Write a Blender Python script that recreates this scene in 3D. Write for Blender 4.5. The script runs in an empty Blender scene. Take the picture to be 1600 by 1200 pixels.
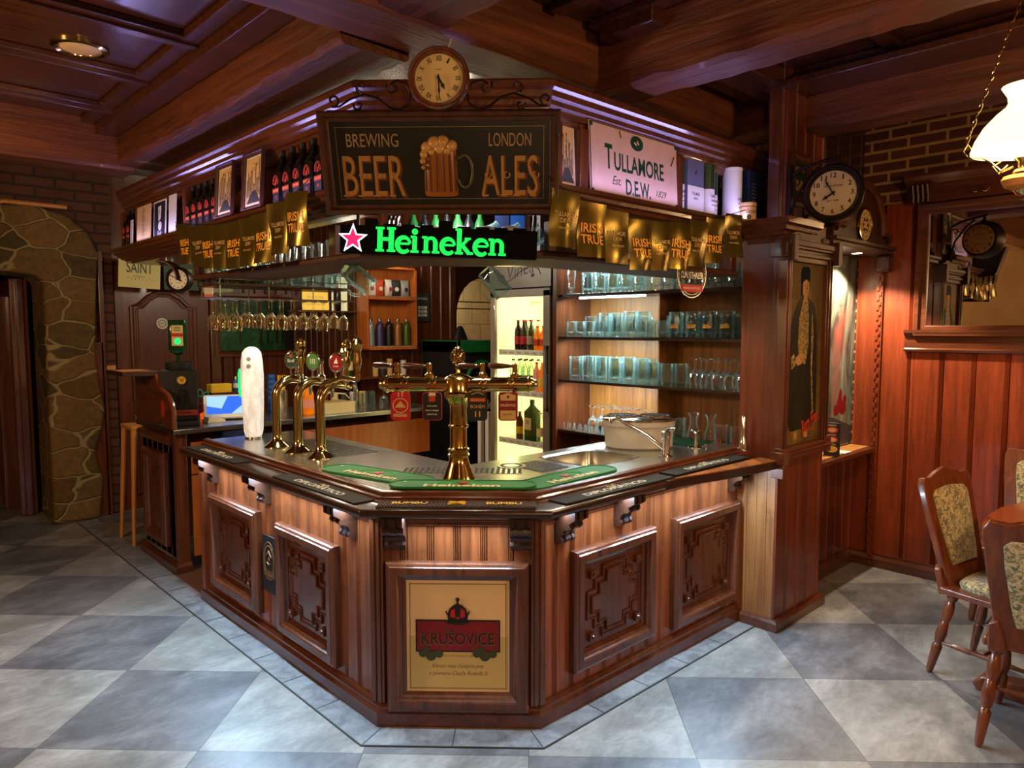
import bpy, math, random
from mathutils import Vector, Matrix
pi = math.pi; sin = math.sin; cos = math.cos; rad = math.radians
rng = random.Random(7)
SC = bpy.context.scene; COL = SC.collection
# ------------------------------------------------------------------ camera, world, exposure, area lights
# world axes: x runs back-right along the right bar wing, y back-left along the left wing, z up (metres)
cam = bpy.data.cameras.new('camera'); camo = bpy.data.objects.new('camera', cam); COL.objects.link(camo)
cam.sensor_width = 36; cam.lens = 36 * 1120 / 1600; cam.clip_start = .05
camo.location = (0, 0, 1.75); camo.rotation_euler = (rad(90 - 4.49), 0, rad(46.5 - 90)); SC.camera = camo
W = bpy.data.worlds.new('world'); SC.world = W; W.use_nodes = True
W.node_tree.nodes['Background'].inputs[0].default_value = (.5, .4, .32, 1)
W.node_tree.nodes['Background'].inputs[1].default_value = .03
SC.view_settings.view_transform = 'Standard'; SC.view_settings.look = 'None'
SC.view_settings.exposure = 0.65; SC.view_settings.gamma = 1; SC.view_settings.use_curve_mapping = False

def light(name, kind, loc, power, color, size=.1, size_y=None, target=None, spot=60, blend=.6, spread=None, direction=None):
    l = bpy.data.lights.new(name, kind); l.energy = power; l.color = color
    o = bpy.data.objects.new(name, l); COL.objects.link(o); o.location = loc
    if kind == 'AREA':
        l.shape = 'RECTANGLE' if size_y else 'SQUARE'; l.size = size
        if size_y: l.size_y = size_y
        if spread: l.spread = rad(spread)
    elif kind == 'SPOT':
        l.spot_size = rad(spot); l.spot_blend = blend; l.shadow_soft_size = size
    else: l.shadow_soft_size = size
    return o
def aim(o, d, along=None):
    z = -Vector(d).normalized()
    x = Vector(along).normalized() if along else z.orthogonal().normalized()
    x = (x - z * x.dot(z)).normalized(); y = z.cross(x)
    o.rotation_euler = Matrix((x, y, z)).transposed().to_euler(); return o
S2 = 2 ** .5
WARM = (1, .62, .30); NEUT = (1, .84, .62); COOL = (.48, .74, 1); PURP = (.42, .38, 1)
# cool LED strips under the counter ledge (left wing, front, right wing)
aim(light('ledge_strip_left', 'AREA', (1.62, 3.60, .953), 60, COOL, 1.96, .02), (-.8, 0, -1), (0, 1, 0))
aim(light('ledge_strip_front', 'AREA', (1.88, 2.32, .953), 19, COOL, .62, .02), (-.56, -.56, -1), (1, -1, 0))
aim(light('ledge_strip_right', 'AREA', (3.00, 2.06, .953), 42, COOL, 1.56, .02), (0, -.8, -1), (1, 0, 0))
# violet LED strips lying on the front lip of the display shelf
aim(light('violet_strip_left', 'AREA', (1.62, 4.25, 2.37), 4.6, PURP, 3.1, .015), (-.1, 0, 1), (0, 1, 0))
aim(light('violet_strip_right', 'AREA', (3.1, 2.09, 2.37), 3.2, PURP, 1.6, .015), (0, -.1, 1), (1, 0, 0))
# downlights in the underside of the bar canopy
for q, (x, y, p) in enumerate([(1.95, 4.0, 16), (1.95, 3.2, 14), (2.15, 2.55, 14), (2.9, 2.36, 12), (3.5, 2.4, 14)]):
    light('canopy_downlight', 'SPOT', (x, y, 2.035), p * 1.1, NEUT, .03, spot=130, blend=.5)
light('end_downlight', 'SPOT', (1.85, 5.75, 2.2), 9, NEUT, .02, spot=120)
# strip over the glass shelves, fridge lamp, back counter lamp, niche spot
aim(light('shelf_strip', 'AREA', (4.04, 3.32, 1.965), 7, (.72, .95, 1), .62, .02), (.25, 0, -1), (0, 1, 0))
aim(light('shelf_strip', 'AREA', (4.04, 3.32, 1.655), 6, (.72, .95, 1), .62, .02), (.25, 0, -1), (0, 1, 0))
aim(light('shelf_strip', 'AREA', (4.04, 3.32, 1.33), 6, (.78, .95, 1), .62, .02), (.25, 0, -1), (0, 1, 0))
aim(light('shelf_strip', 'AREA', (4.04, 3.32, 2.24), 4, (.78, .95, 1), .62, .02), (.25, 0, -1), (0, 1, 0))
light('back_bar_lamp', 'POINT', (3.0, 5.0, 2.35), 26, NEUT, .12)
light('back_bar_lamp', 'POINT', (4.0, 4.9, 2.5), 8, NEUT, .12)
light('niche_spot', 'SPOT', (5.12, 1.95, 2.235), 85, (1, .86, .66), .02, spot=125, blend=.4)
light('hall_lamp', 'POINT', (5.6, 7.3, 2.2), 16, (1, .85, .6), .1)
# warm pendant lamps of the room behind the photographer
light('room_pendant', 'POINT', (-.4, -1.0, 2.3), 70, WARM, .16)
light('room_pendant', 'POINT', (2.4, -1.3, 2.3), 85, WARM, .16)
light('room_pendant', 'POINT', (-.7, 3.8, 2.3), 95, WARM, .16)

# ------------------------------------------------------------------ materials
def srgb(h):
    if isinstance(h, str):
        h = h.lstrip('#'); c = [int(h[i:i + 2], 16) / 255 for i in (0, 2, 4)]
    else: c = h
    return tuple((x / 12.92 if x <= .04045 else ((x + .055) / 1.055) ** 2.4) for x in c) + (1,)
MATS = {}
class NT:
    def __init__(s, name):
        s.m = bpy.data.materials.new(name); s.m.use_nodes = True; s.t = s.m.node_tree; s.t.nodes.clear()
        s.out = s.n('ShaderNodeOutputMaterial')
    def n(s, t, **k):
        x = s.t.nodes.new(t)
        for a, b in k.items(): setattr(x, a, b)
        return x
    def l(s, a, b): s.t.links.new(a, b)
    def put(s, sock, v):
        if hasattr(v, 'is_linked') or isinstance(v, bpy.types.NodeSocket): s.l(v, sock)
        else: sock.default_value = v
    def math(s, op, a, b=0, c=None):
        x = s.n('ShaderNodeMath', operation=op); s.put(x.inputs[0], a); s.put(x.inputs[1], b)
        if c is not None: s.put(x.inputs[2], c)
        return x.outputs[0]
    def mix(s, f, a, b, mode='MIX'):
        x = s.n('ShaderNodeMix', data_type='RGBA', blend_type=mode)
        s.put(x.inputs[0], f); s.put(x.inputs[6], a); s.put(x.inputs[7], b); return x.outputs[2]
    def ramp(s, f, stops):
        x = s.n('ShaderNodeValToRGB'); s.put(x.inputs[0], f); e = x.color_ramp.elements
        while len(e) < len(stops): e.new(.5)
        for i, (p, c) in enumerate(stops): e[i].position = p; e[i].color = c
        return x.outputs[0]
    def coord(s, scale=(1, 1, 1), rot=(0, 0, 0), kind='Object', loc=(0, 0, 0)):
        c = s.n('ShaderNodeTexCoord'); m = s.n('ShaderNodeMapping'); s.l(c.outputs[kind], m.inputs[0])
        m.inputs[1].default_value = loc; m.inputs[2].default_value = rot; m.inputs[3].default_value = scale; return m.outputs[0]
    def noise(s, v, scale=5, detail=4, rough=.55, dist=0):
        x = s.n('ShaderNodeTexNoise'); s.l(v, x.inputs['Vector']); x.inputs['Scale'].default_value = scale
        x.inputs['Detail'].default_value = detail; x.inputs['Roughness'].default_value = rough; x.inputs['Distortion'].default_value = dist
        return x.outputs[0]
    def bsdf(s, col, rough=.5, metal=0, bump=None, bs=.2, bd=.01, spec=.5, coat=0, emit=None, es=0, trans=0, ior=1.45, alpha=None, sheen=0):
        b = s.n('ShaderNodeBsdfPrincipled'); s.put(b.inputs['Base Color'], col); s.put(b.inputs['Roughness'], rough)
        b.inputs['Metallic'].default_value = metal; b.inputs['Specular IOR Level'].default_value = spec; b.inputs['IOR'].default_value = ior
        b.inputs['Coat Weight'].default_value = coat; b.inputs['Coat Roughness'].default_value = .12
        b.inputs['Transmission Weight'].default_value = trans; b.inputs['Sheen Weight'].default_value = sheen
        if emit: s.put(b.inputs['Emission Color'], emit); b.inputs['Emission Strength'].default_value = es
        if bump is not None:
            u = s.n('ShaderNodeBump'); u.inputs['Strength'].default_value = bs; u.inputs['Distance'].default_value = bd
            s.l(bump, u.inputs['Height']); s.l(u.outputs[0], b.inputs['Normal'])
        return b
    def done(s, b): s.l(b.outputs[0], s.out.inputs[0]); return s.m

def wood(name, light_c, dark_c, grain='z', rough=.36, board=None, coat=.25, gs=1.0, wear=.0, bump=.25, bd=.004):
    n = NT(name); st = {'z': (26, 26, 1.6), 'x': (1.6, 26, 26), 'y': (26, 1.6, 26)}[grain]
    v = n.coord(tuple(a * gs for a in st))
    f = n.noise(v, 1, 5, .6, .6); f2 = n.noise(n.coord(tuple(a * 4 * gs for a in st)), 1, 2, .5)
    f = n.math('ADD', n.math('MULTIPLY', f, .8), n.math('MULTIPLY', f2, .25))
    c = n.ramp(f, [(.32, srgb(dark_c)), (.52, n_mid(light_c, dark_c)), (.72, srgb(light_c))])
    if board:
        tc = n.n('ShaderNodeTexCoord'); sp = n.n('ShaderNodeSeparateXYZ'); n.l(tc.outputs['Object'], sp.inputs[0])
        if board[0] == 'z': e = sp.outputs[2]
        else: e = n.math('SUBTRACT', sp.outputs[0], sp.outputs[1])
        e = n.math('FLOOR', n.math('DIVIDE', e, board[1])); wn = n.n('ShaderNodeTexWhiteNoise', noise_dimensions='1D'); n.l(e, wn.inputs['W'])
        k = n.math('ADD', n.math('MULTIPLY', wn.outputs[0], .5), .72)
        c = n.mix(1, c, k, 'MULTIPLY')
    if wear:
        w = n.noise(n.coord((5, 5, 5)), 1, 6, .7); w = n.ramp(w, [(.56, (0, 0, 0, 1)), (.66, (wear, wear, wear, 1))])
        c = n.mix(w, c, srgb('#2a150c'))
    return n.done(n.bsdf(c, rough, bump=f, bs=bump, bd=bd, coat=coat))
def n_mid(a, b):
    a, b = srgb(a), srgb(b); return tuple((x + y) / 2 for x, y in zip(a, b))

def plain(name, c, rough=.5, metal=0, var=.12, sc=9, coat=0, bump=0, spec=.5, emit=0, sheen=0):
    n = NT(name); f = n.noise(n.coord((sc, sc, sc)), 1, 3); c = srgb(c)
    lo = tuple(x * (1 - var) for x in c[:3]) + (1,); hi = tuple(min(1, x * (1 + var)) for x in c[:3]) + (1,)
    col = n.ramp(f, [(.3, lo), (.7, hi)])
    return n.done(n.bsdf(col, rough, metal, bump=f if bump else None, bs=bump, coat=coat, spec=spec, emit=col if emit else None, es=emit, sheen=sheen))
def emis(name, c, s):
    n = NT(name); e = n.n('ShaderNodeEmission'); e.inputs[0].default_value = srgb(c); e.inputs[1].default_value = s
    return n.done(e)
def glass(name, tint='#ffffff', edge='#e8f4f4', op=.16, rough=.03, bump=.5):
    n = NT(name); f = n.noise(n.coord((55, 55, 30)), 1, 3)
    u = n.n('ShaderNodeBump'); u.inputs['Strength'].default_value = bump; u.inputs['Distance'].default_value = .006; n.l(f, u.inputs['Height'])
    lw = n.n('ShaderNodeLayerWeight'); lw.inputs[0].default_value = .25; n.l(u.outputs[0], lw.inputs['Normal'])
    t = n.n('ShaderNodeBsdfTransparent'); t.inputs[0].default_value = srgb(tint)
    g = n.n('ShaderNodeBsdfGlossy'); g.inputs[0].default_value = srgb(edge); g.inputs[1].default_value = rough; n.l(u.outputs[0], g.inputs['Normal'])
    d = n.n('ShaderNodeBsdfTranslucent'); d.inputs[0].default_value = srgb(edge)
    ad = n.n('ShaderNodeMixShader'); ad.inputs[0].default_value = .12; n.l(g.outputs[0], ad.inputs[1]); n.l(d.outputs[0], ad.inputs[2])
    w = n.math('POWER', f, 3.0)
    fr_ = n.math('MINIMUM', 1, n.math('ADD', n.math('MULTIPLY', lw.outputs['Fresnel'], .9), n.math('MULTIPLY', w, op)))
    m = n.n('ShaderNodeMixShader'); n.l(fr_, m.inputs[0]); n.l(t.outputs[0], m.inputs[1]); n.l(ad.outputs[0], m.inputs[2])
    return n.done(m)
def pane(name):
    n = NT(name); t = n.n('ShaderNodeBsdfTransparent'); g = n.n('ShaderNodeBsdfGlossy'); g.inputs[1].default_value = .02; f = n.noise(n.coord((2, 2, 2)), 1, 1)
    m = n.n('ShaderNodeMixShader'); n.l(n.math('ADD', n.math('MULTIPLY', f, .02), .04), m.inputs[0]); n.l(t.outputs[0], m.inputs[1]); n.l(g.outputs[0], m.inputs[2]); return n.done(m)
def chrome(name, c, rough=.12, metal=1.0):
    n = NT(name); f = n.noise(n.coord((14, 14, 14)), 1, 3); r = n.math('ADD', n.math('MULTIPLY', f, .1), rough - .05)
    return n.done(n.bsdf(srgb(c), r, metal))

M = {}
M['panel'] = wood('bar_panel_wood', '#8f4c26', '#552812', 'z', .38, ('h', .116), wear=.35)
M['panel_r'] = wood('pillar_panel_wood', '#7c381c', '#4c1f0e', 'z', .36, ('h', .13))
M['wallp'] = wood('wall_panel_wood', '#9a4220', '#652810', 'z', .36, ('h', .17), wear=.15)
M['bleach'] = wood('worn_pine', '#b0713c', '#7c4520', 'z', .45, ('h', .12), wear=.3)
M['mah_z'] = wood('mahogany_upright', '#69361d', '#381a0d', 'z', .28, coat=.5)
M['mah_x'] = wood('mahogany_along_x', '#69361d', '#381a0d', 'x', .28, coat=.5)
M['mah_y'] = wood('mahogany_along_y', '#69361d', '#381a0d', 'y', .28, coat=.5)
M['dark'] = wood('dark_stained_wood', '#3d1f12', '#200e07', 'x', .32, coat=.3)
M['frame'] = wood('walnut_frame', '#4d2917', '#2a150c', 'z', .42, coat=.05)
M['beam_x'] = wood('hewn_beam_x', '#7a4122', '#3a1a0d', 'x', .55, coat=.1, gs=.5, bump=.8, bd=.02)
M['beam_y'] = wood('hewn_beam_y', '#70391c', '#35170b', 'y', .55, coat=.1, gs=.5, bump=.8, bd=.02)
M['ceil'] = wood('ceiling_boards', '#522b1a', '#2c150d', 'x', .25, coat=.3, bump=.12)
M['orange'] = wood('orange_beech', '#bb6a2a', '#9a4f1c', 'z', .4)
M['shelfback'] = wood('shelf_back_oak', '#a56c2e', '#6c3e19', 'z', .45, coat=0)
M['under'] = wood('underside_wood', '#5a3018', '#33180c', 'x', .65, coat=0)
M['lightwood'] = wood('light_wood', '#c98c4c', '#a3642c', 'z', .4)
M['tabletop'] = wood('table_wood', '#9c4a22', '#74300f', 'y', .25, coat=.6)
M['chairw'] = wood('chair_wood', '#7d4124', '#4a2212', 'z', .28, coat=.5)
M['steel'] = chrome('brushed_steel', '#b9bab4', .25)
M['chrome'] = chrome('chrome_metal', '#dedede', .1)
M['brass'] = chrome('polished_brass', '#c9aa6c', .15)
M['goldp'] = chrome('pale_gold', '#d2bd86', .12)
M['iron'] = plain('wrought_iron', '#2c201a', .42, .7)
M['black'] = plain('black_gloss', '#0b0b0c', .25)
M['mblack'] = plain('matt_black', '#161515', .6); M['vblack'] = plain('deep_black', '#050505', .8, spec=.1)
M['rubber'] = plain('black_rubber', '#131311', .75, bump=.2)
M['green'] = plain('green_rubber', '#0f6a2a', .55)
M['dgreen'] = plain('dark_green', '#0c3a20', .5)
M['red'] = plain('red_paint', '#b3202a', .4)
M['dred'] = plain('dark_red', '#7a0d12', .4)
M['white'] = plain('white_paint', '#dcdcd6', .4, var=.04)
M['cream'] = plain('cream_card', '#d8c48c', .5, var=.05)
M['ivory'] = plain('ivory_dial', '#cdb27c', .45, var=.06)
M['grey'] = plain('grey_plastic', '#8f8d86', .4)
M['dgrey'] = plain('dark_grey', '#3b3937', .45)
M['goldink'] = plain('gold_ink', '#f2a638', .4)
M['signgold'] = plain('sign_gold', '#9c6d33', .5)
M['signlight'] = plain('sign_tan', '#8f7250', .5)
M['yellow'] = plain('yellow_ink', '#e0b420', .5)
M['navy'] = plain('navy_card', '#1b2a55', .5)
M['blue'] = plain('blue_plastic', '#1d4f9a', .4)
M['orangep'] = plain('orange_label', '#b43a1e', .45)
M['tan'] = plain('tan_card', '#c9a56a', .5)
M['paper'] = plain('white_paper', '#cfc9bb', .6, var=.04)
M['glass'] = glass('clear_glass')
M['glassb'] = glass('thick_mug_glass', '#f2fbfb', '#e6f6f6', .16, bump=.9)
M['wineg'] = glass('wine_glass', '#fffaf0', '#fff4e0', .14)
M['pane'] = pane('pane_glass')
# ------------------------------------------------------------------ mesh helpers
def basis(o):
    m = Matrix.LocRotScale(o.location, o.rotation_euler, o.scale)
    return basis(o.parent) @ m if o.parent else m
def fr(o, ang, tilt=0, roll=0):
    """frame on a surface: local x = viewer's right, y = up, z = outward normal (angle of the normal in the floor plane)"""
    n = Vector((cos(rad(ang)), sin(rad(ang)), 0)); u = Vector((0, 0, 1)); r = (-n).cross(u)
    m = Matrix((r, u, n)).transposed().to_4x4(); m.translation = Vector(o)
    return m @ Matrix.Rotation(rad(tilt), 4, 'X') @ Matrix.Rotation(rad(roll), 4, 'Z')
TXT = {}
def textgeo(s, bold=0, shear=0):
    k = (s, bold, shear)
    if k in TXT: return TXT[k]
    cu = bpy.data.curves.new('t', 'FONT'); cu.body = s; cu.offset = bold; cu.shear = shear; cu.resolution_u = 3; cu.fill_mode = 'FRONT'
    ob = bpy.data.objects.new('t', cu); COL.objects.link(ob); dg = bpy.context.evaluated_depsgraph_get()
    me = bpy.data.meshes.new_from_object(ob.evaluated_get(dg))
    vs = [v.co.copy() for v in me.vertices]; fs = [tuple(p.vertices) for p in me.polygons]
    bpy.data.objects.remove(ob); bpy.data.curves.remove(cu); bpy.data.meshes.remove(me)
    TXT[k] = (vs, fs); return vs, fs
class MB:
    def __init__(s, T=None, m=0): s.v = []; s.f = []; s.mi = []; s.m = m; s.T = T or Matrix()
    def add(s, vs, fs):
        o = len(s.v); s.v += [s.T @ Vector(v) for v in vs]; s.f += [tuple(i + o for i in f) for f in fs]; s.mi += [s.m] * len(fs); return s
    def box(s, a, b):
        x0, y0, z0 = a; x1, y1, z1 = b
        if x0 > x1: x0, x1 = x1, x0
        if y0 > y1: y0, y1 = y1, y0
        if z0 > z1: z0, z1 = z1, z0
        return s.add([(x0, y0, z0), (x1, y0, z0), (x1, y1, z0), (x0, y1, z0), (x0, y0, z1), (x1, y0, z1), (x1, y1, z1), (x0, y1, z1)],
                     [(0, 3, 2, 1), (4, 5, 6, 7), (0, 1, 5, 4), (1, 2, 6, 5), (2, 3, 7, 6), (3, 0, 4, 7)])
    def prism(s, poly, z0, z1, ax='z'):
        n = len(poly); f = {'z': lambda a, b, c: (a, b, c), 'y': lambda a, b, c: (a, c, b), 'x': lambda a, b, c: (c, a, b)}[ax]
        vs = [f(p[0], p[1], z0) for p in poly] + [f(p[0], p[1], z1) for p in poly]
        return s.add(vs, [tuple(range(n))[::-1], tuple(range(n, 2 * n))] + [(i, (i + 1) % n, n + (i + 1) % n, n + i) for i in range(n)])
    def lathe(s, prof, n=20, c=(0, 0, 0), sx=1, sy=1, cap=True):
        vs = []; fs = []; k = len(prof)
        for r, z in prof:
            for i in range(n):
                a = 2 * pi * i / n; vs.append((c[0] + r * cos(a) * sx, c[1] + r * sin(a) * sy, c[2] + z))
        for j in range(k - 1):
            for i in range(n):
                i2 = (i + 1) % n; fs.append((j * n + i, j * n + i2, (j + 1) * n + i2, (j + 1) * n + i))
        if cap:
            if prof[0][0] > 1e-4: fs.append(tuple(range(n))[::-1])
            if prof[-1][0] > 1e-4: fs.append(tuple(range((k - 1) * n, k * n)))
        return s.add(vs, fs)
    def loft(s, secs, n=24, p=4):
        """sections (z, hx, hy[, cx, cy]) with a superellipse outline of power p"""
        vs = []; fs = []
        for q in secs:
            z, hx, hy = q[:3]; cx, cy = (q[3:5] if len(q) > 4 else (0, 0))
            for i in range(n):
                a = 2 * pi * i / n; ca, sa = cos(a), sin(a)
                vs.append((cx + hx * math.copysign(abs(ca) ** (2 / p), ca), cy + hy * math.copysign(abs(sa) ** (2 / p), sa), z))
        for j in range(len(secs) - 1):
            for i in range(n):
                i2 = (i + 1) % n; fs.append((j * n + i, j * n + i2, (j + 1) * n + i2, (j + 1) * n + i))
        fs.append(tuple(range(n))[::-1]); fs.append(tuple(range((len(secs) - 1) * n, len(secs) * n)))
        return s.add(vs, fs)
    def tube(s, pts, r, n=8, closed=False):
        P = [Vector(p) for p in pts]; k = len(P); vs = []; fs = []; R_ = r if isinstance(r, (list, tuple)) else [r] * k; up = None
        for i in range(k):
            a = P[(i - 1) % k] if (closed or i > 0) else P[i]; b = P[(i + 1) % k] if (closed or i < k - 1) else P[i]
            t = (b - a).normalized()
            if up is None: up = t.orthogonal().normalized()
            up = (up - t * up.dot(t)); up = up.normalized() if up.length > 1e-6 else t.orthogonal().normalized()
            w = t.cross(up)
            for j in range(n):
                a2 = 2 * pi * j / n; vs.append(P[i] + (up * cos(a2) + w * sin(a2)) * R_[i])
        for i in range(k if closed else k - 1):
            i2 = (i + 1) % k
            for j in range(n):
                j2 = (j + 1) % n; fs.append((i * n + j, i * n + j2, i2 * n + j2, i2 * n + j))
        if not closed: fs.append(tuple(range(n))[::-1]); fs.append(tuple(range((k - 1) * n, k * n)))
        return s.add(vs, fs)
    def sweep(s, prof, path, closed=False):
        """closed profile (d = outward to the right of travel, z) swept along a plan path with mitred corners"""
        P = [Vector((p[0], p[1])) for p in path]; k = len(P); n = len(prof); vs = []; fs = []
        for i in range(k):
            ds = []
            if closed or i > 0: ds.append((P[i] - P[(i - 1) % k]).normalized())
            if closed or i < k - 1: ds.append((P[(i + 1) % k] - P[i]).normalized())
            ns = [Vector((d.y, -d.x)) for d in ds]; m = ns[0] if len(ns) == 1 else (ns[0] + ns[1]).normalized()
            sc = 1 if len(ns) == 1 else 1 / max(.2, m.dot(ns[0]))
            for d, z in prof: q = P[i] + m * d * sc; vs.append((q.x, q.y, z))
        for i in range(k if closed else k - 1):
            i2 = (i + 1) % k
            for j in range(n):
                j2 = (j + 1) % n; fs.append((i * n + j, i * n + j2, i2 * n + j2, i2 * n + j))
        if not closed: fs.append(tuple(range(n))[::-1]); fs.append(tuple(range((k - 1) * n, k * n)))
        return s.add(vs, fs)
    def text(s, t, w, h, at=(0, 0, 0), bold=0, shear=0, rot=0, keep=False, flip=False):
        vs, fs = textgeo(t, bold, shear)
        x0 = min(v.x for v in vs); x1 = max(v.x for v in vs); y0 = min(v.y for v in vs); y1 = max(v.y for v in vs)
        sx = w / (x1 - x0); sy = h / (y1 - y0)
        if keep: sx = sy = min(sx, sy)
        ca, sa = cos(rot), sin(rot); o = []
        for v in vs:
            x = (v.x - (x0 + x1) / 2) * sx; y = (v.y - (y0 + y1) / 2) * sy
            o.append((at[0] + x * ca - y * sa, at[1] + x * sa + y * ca, at[2]))
        return s.add(o, fs)
    def disc(s, c, r, n=24, ry=None):
        ry = ry or r; return s.add([(c[0] + r * cos(2 * pi * i / n), c[1] + ry * sin(2 * pi * i / n), c[2]) for i in range(n)], [tuple(range(n))])
    def poly(s, pts, z): return s.add([(p[0], p[1], z) for p in pts], [tuple(range(len(pts)))])
    def ring(s, c, r0, r1, z0, z1, n=32, sx=1, sy=1):
        return s.lathe([(r0, z0), (r1, z0), (r1, z1), (r0, z1), (r0, z0)], n, c, sx, sy, cap=False)
    def build(s, name, mats, parent=None, keep=False, smooth=35, bev=0, seg=2, solid=0):
        if not isinstance(mats, (list, tuple)): mats = [mats]
        me = bpy.data.meshes.new(name); loc = Vector((0, 0, 0)); vs = s.v
        if parent is not None: inv = basis(parent).inverted(); vs = [inv @ v for v in vs]
        elif not keep:
            xs = [v.x for v in vs]; ys = [v.y for v in vs]; zs = [v.z for v in vs]
            loc = Vector(((min(xs) + max(xs)) / 2, (min(ys) + max(ys)) / 2, min(zs))); vs = [v - loc for v in vs]
        me.from_pydata([tuple(v) for v in vs], [], s.f); 
        for m in mats: me.materials.append(M[m] if isinstance(m, str) else m)
        if len(mats) > 1: me.polygons.foreach_set('material_index', s.mi)
        if smooth: me.polygons.foreach_set('use_smooth', [True] * len(s.f)); me.set_sharp_from_angle(angle=rad(smooth))
        me.update(); o = bpy.data.objects.new(name, me); COL.objects.link(o); o.location = loc
        if parent is not None: o.parent = parent
        if bev:
            b = o.modifiers.new('bevel', 'BEVEL'); b.width = bev; b.segments = seg; b.limit_method = 'ANGLE'; b.angle_limit = rad(40)
        if solid: q = o.modifiers.new('solid', 'SOLIDIFY'); q.thickness = solid
        return o
def tag(o, label=None, cat=None, group=None, kind=None):
    if label: o['label'] = label
    if cat: o['category'] = cat
    if group: o['group'] = group
    if kind: o['kind'] = kind
    return o
def thing(name, label, cat, loc=(0, 0, 0), rz=0, group=None):
    o = bpy.data.objects.new(name, None); COL.objects.link(o); o.location = loc; o.rotation_euler = (0, 0, rz); o.empty_display_size = .1
    return tag(o, label, cat, group)
def struct(mb, name, mats, **k): o = mb.build(name, mats, keep=True, **k); o['kind'] = 'structure'; return o
def kids(o): return [c for c in o.children]
def dup(root, loc, rz=None, label=None, group=None):
    r = root.copy(); COL.objects.link(r); r.location = loc
    if rz is not None: r.rotation_euler = (0, 0, rz)
    if label: r['label'] = label
    if group: r['group'] = group
    for ch in root.children:
        c = ch.copy(); COL.objects.link(c); c.parent = r
        for g in ch.children:
            d = g.copy(); COL.objects.link(d); d.parent = c
    return r
def arc(cx, cy, r, a0, a1, n, ry=None):
    ry = ry or r
    return [(cx + r * cos(rad(a0 + (a1 - a0) * i / n)), cy + ry * sin(rad(a0 + (a1 - a0) * i / n))) for i in range(n + 1)]
def rrect(w, h, r, n=4):
    o = []
    for cx, cy, a in ((w / 2 - r, h / 2 - r, 0), (-w / 2 + r, h / 2 - r, 90), (-w / 2 + r, -h / 2 + r, 180), (w / 2 - r, -h / 2 + r, 270)): o += arc(cx, cy, r, a, a + 90, n)
    return o
def moulding(mb, w, h, prof, at=(0, 0)):
    """picture-frame moulding in the local x-y plane around the inner opening w x h; prof = closed (d outward, z)"""
    n = len(prof); vs = []; fs = []
    for sx, sy in ((-1, -1), (1, -1), (1, 1), (-1, 1)):
        for d, z in prof: vs.append((at[0] + sx * (w / 2 + d), at[1] + sy * (h / 2 + d), z))
    for i in range(4):
        i2 = (i + 1) % 4
        for j in range(n): j2 = (j + 1) % n; fs.append((i * n + j, i2 * n + j, i2 * n + j2, i * n + j2))
    return mb.add(vs, fs)
def boards(mb, L, H, w=.116, t=.02, reeds=3, z0=0, x0=0):
    """tongue-and-groove boarding with bead clusters, in the local x-y plane from x0 to x0+L"""
    pts = [(x0, 0)]; x = x0; g = .009
    while x < x0 + L - w * .6:
        xe = min(x + w, x0 + L); fl = xe - reeds * g - .004
        pts += [(x + .002, t), (fl - .001, t), (fl, t - .010)]
        for i in range(reeds): a = fl + i * g; pts += [(a + .002, t - .001), (a + g * .5, t + .002), (a + g - .002, t - .001), (a + g, t - .010)]
        x = xe
    if x < x0 + L: pts += [(x + .002, t), (x0 + L, t)]
    n = len(pts); vs = [(p[0], z0, p[1]) for p in pts] + [(p[0], z0 + H, p[1]) for p in pts]
    return mb.add(vs, [(i, i + 1, n + i + 1, n + i) for i in range(n - 1)])
# ------------------------------------------------------------------ setting: floor, ceiling, beams, walls
def floor_mat():
    n = NT('checker_floor_tiles'); tc = n.n('ShaderNodeTexCoord'); sp = n.n('ShaderNodeSeparateXYZ'); n.l(tc.outputs['Object'], sp.inputs[0])
    x, y = sp.outputs[0], sp.outputs[1]; P = .685
    a = n.math('DIVIDE', n.math('ADD', n.math('MULTIPLY', n.math('SUBTRACT', x, y), 1 / S2), 2.06 + 20 * P), P)
    b = n.math('DIVIDE', n.math('ADD', n.math('MULTIPLY', n.math('ADD', x, y), 1 / S2), -3.495 + 20 * P), P)
    i = n.math('FLOOR', a); j = n.math('FLOOR', b); par = n.math('MODULO', n.math('ADD', i, j), 2)
    fa = n.math('ABSOLUTE', n.math('SUBTRACT', n.math('FRACT', a), .5)); fb = n.math('ABSOLUTE', n.math('SUBTRACT', n.math('FRACT', b), .5))
    seam = n.math('GREATER_THAN', n.math('MAXIMUM', fa, fb), .4975)
    r45 = (0, 0, rad(-45))
    f = n.noise(n.coord((2.2, 3.6, 2), r45), 1, 8, .72, .3); f2 = n.noise(n.coord((14, 34, 9), r45), 1, 4, .7)
    f = n.math('ADD', n.math('MULTIPLY', f, .8), n.math('MULTIPLY', f2, .22))
    cl = n.ramp(f, [(.34, srgb('#5f5b56')), (.5, srgb('#7d7973')), (.70, srgb('#a8a39b'))])
    cd = n.ramp(f, [(.34, srgb('#403e3e')), (.5, srgb('#5d5b5b')), (.72, srgb('#858281'))])
    c = n.mix(par, cl, cd); c = n.mix(seam, c, srgb('#45413d'))
    return n.done(n.bsdf(c, n.math('ADD', n.math('MULTIPLY', f, .3), .22), bump=f, bs=.12, bd=.003, spec=.5))
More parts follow.
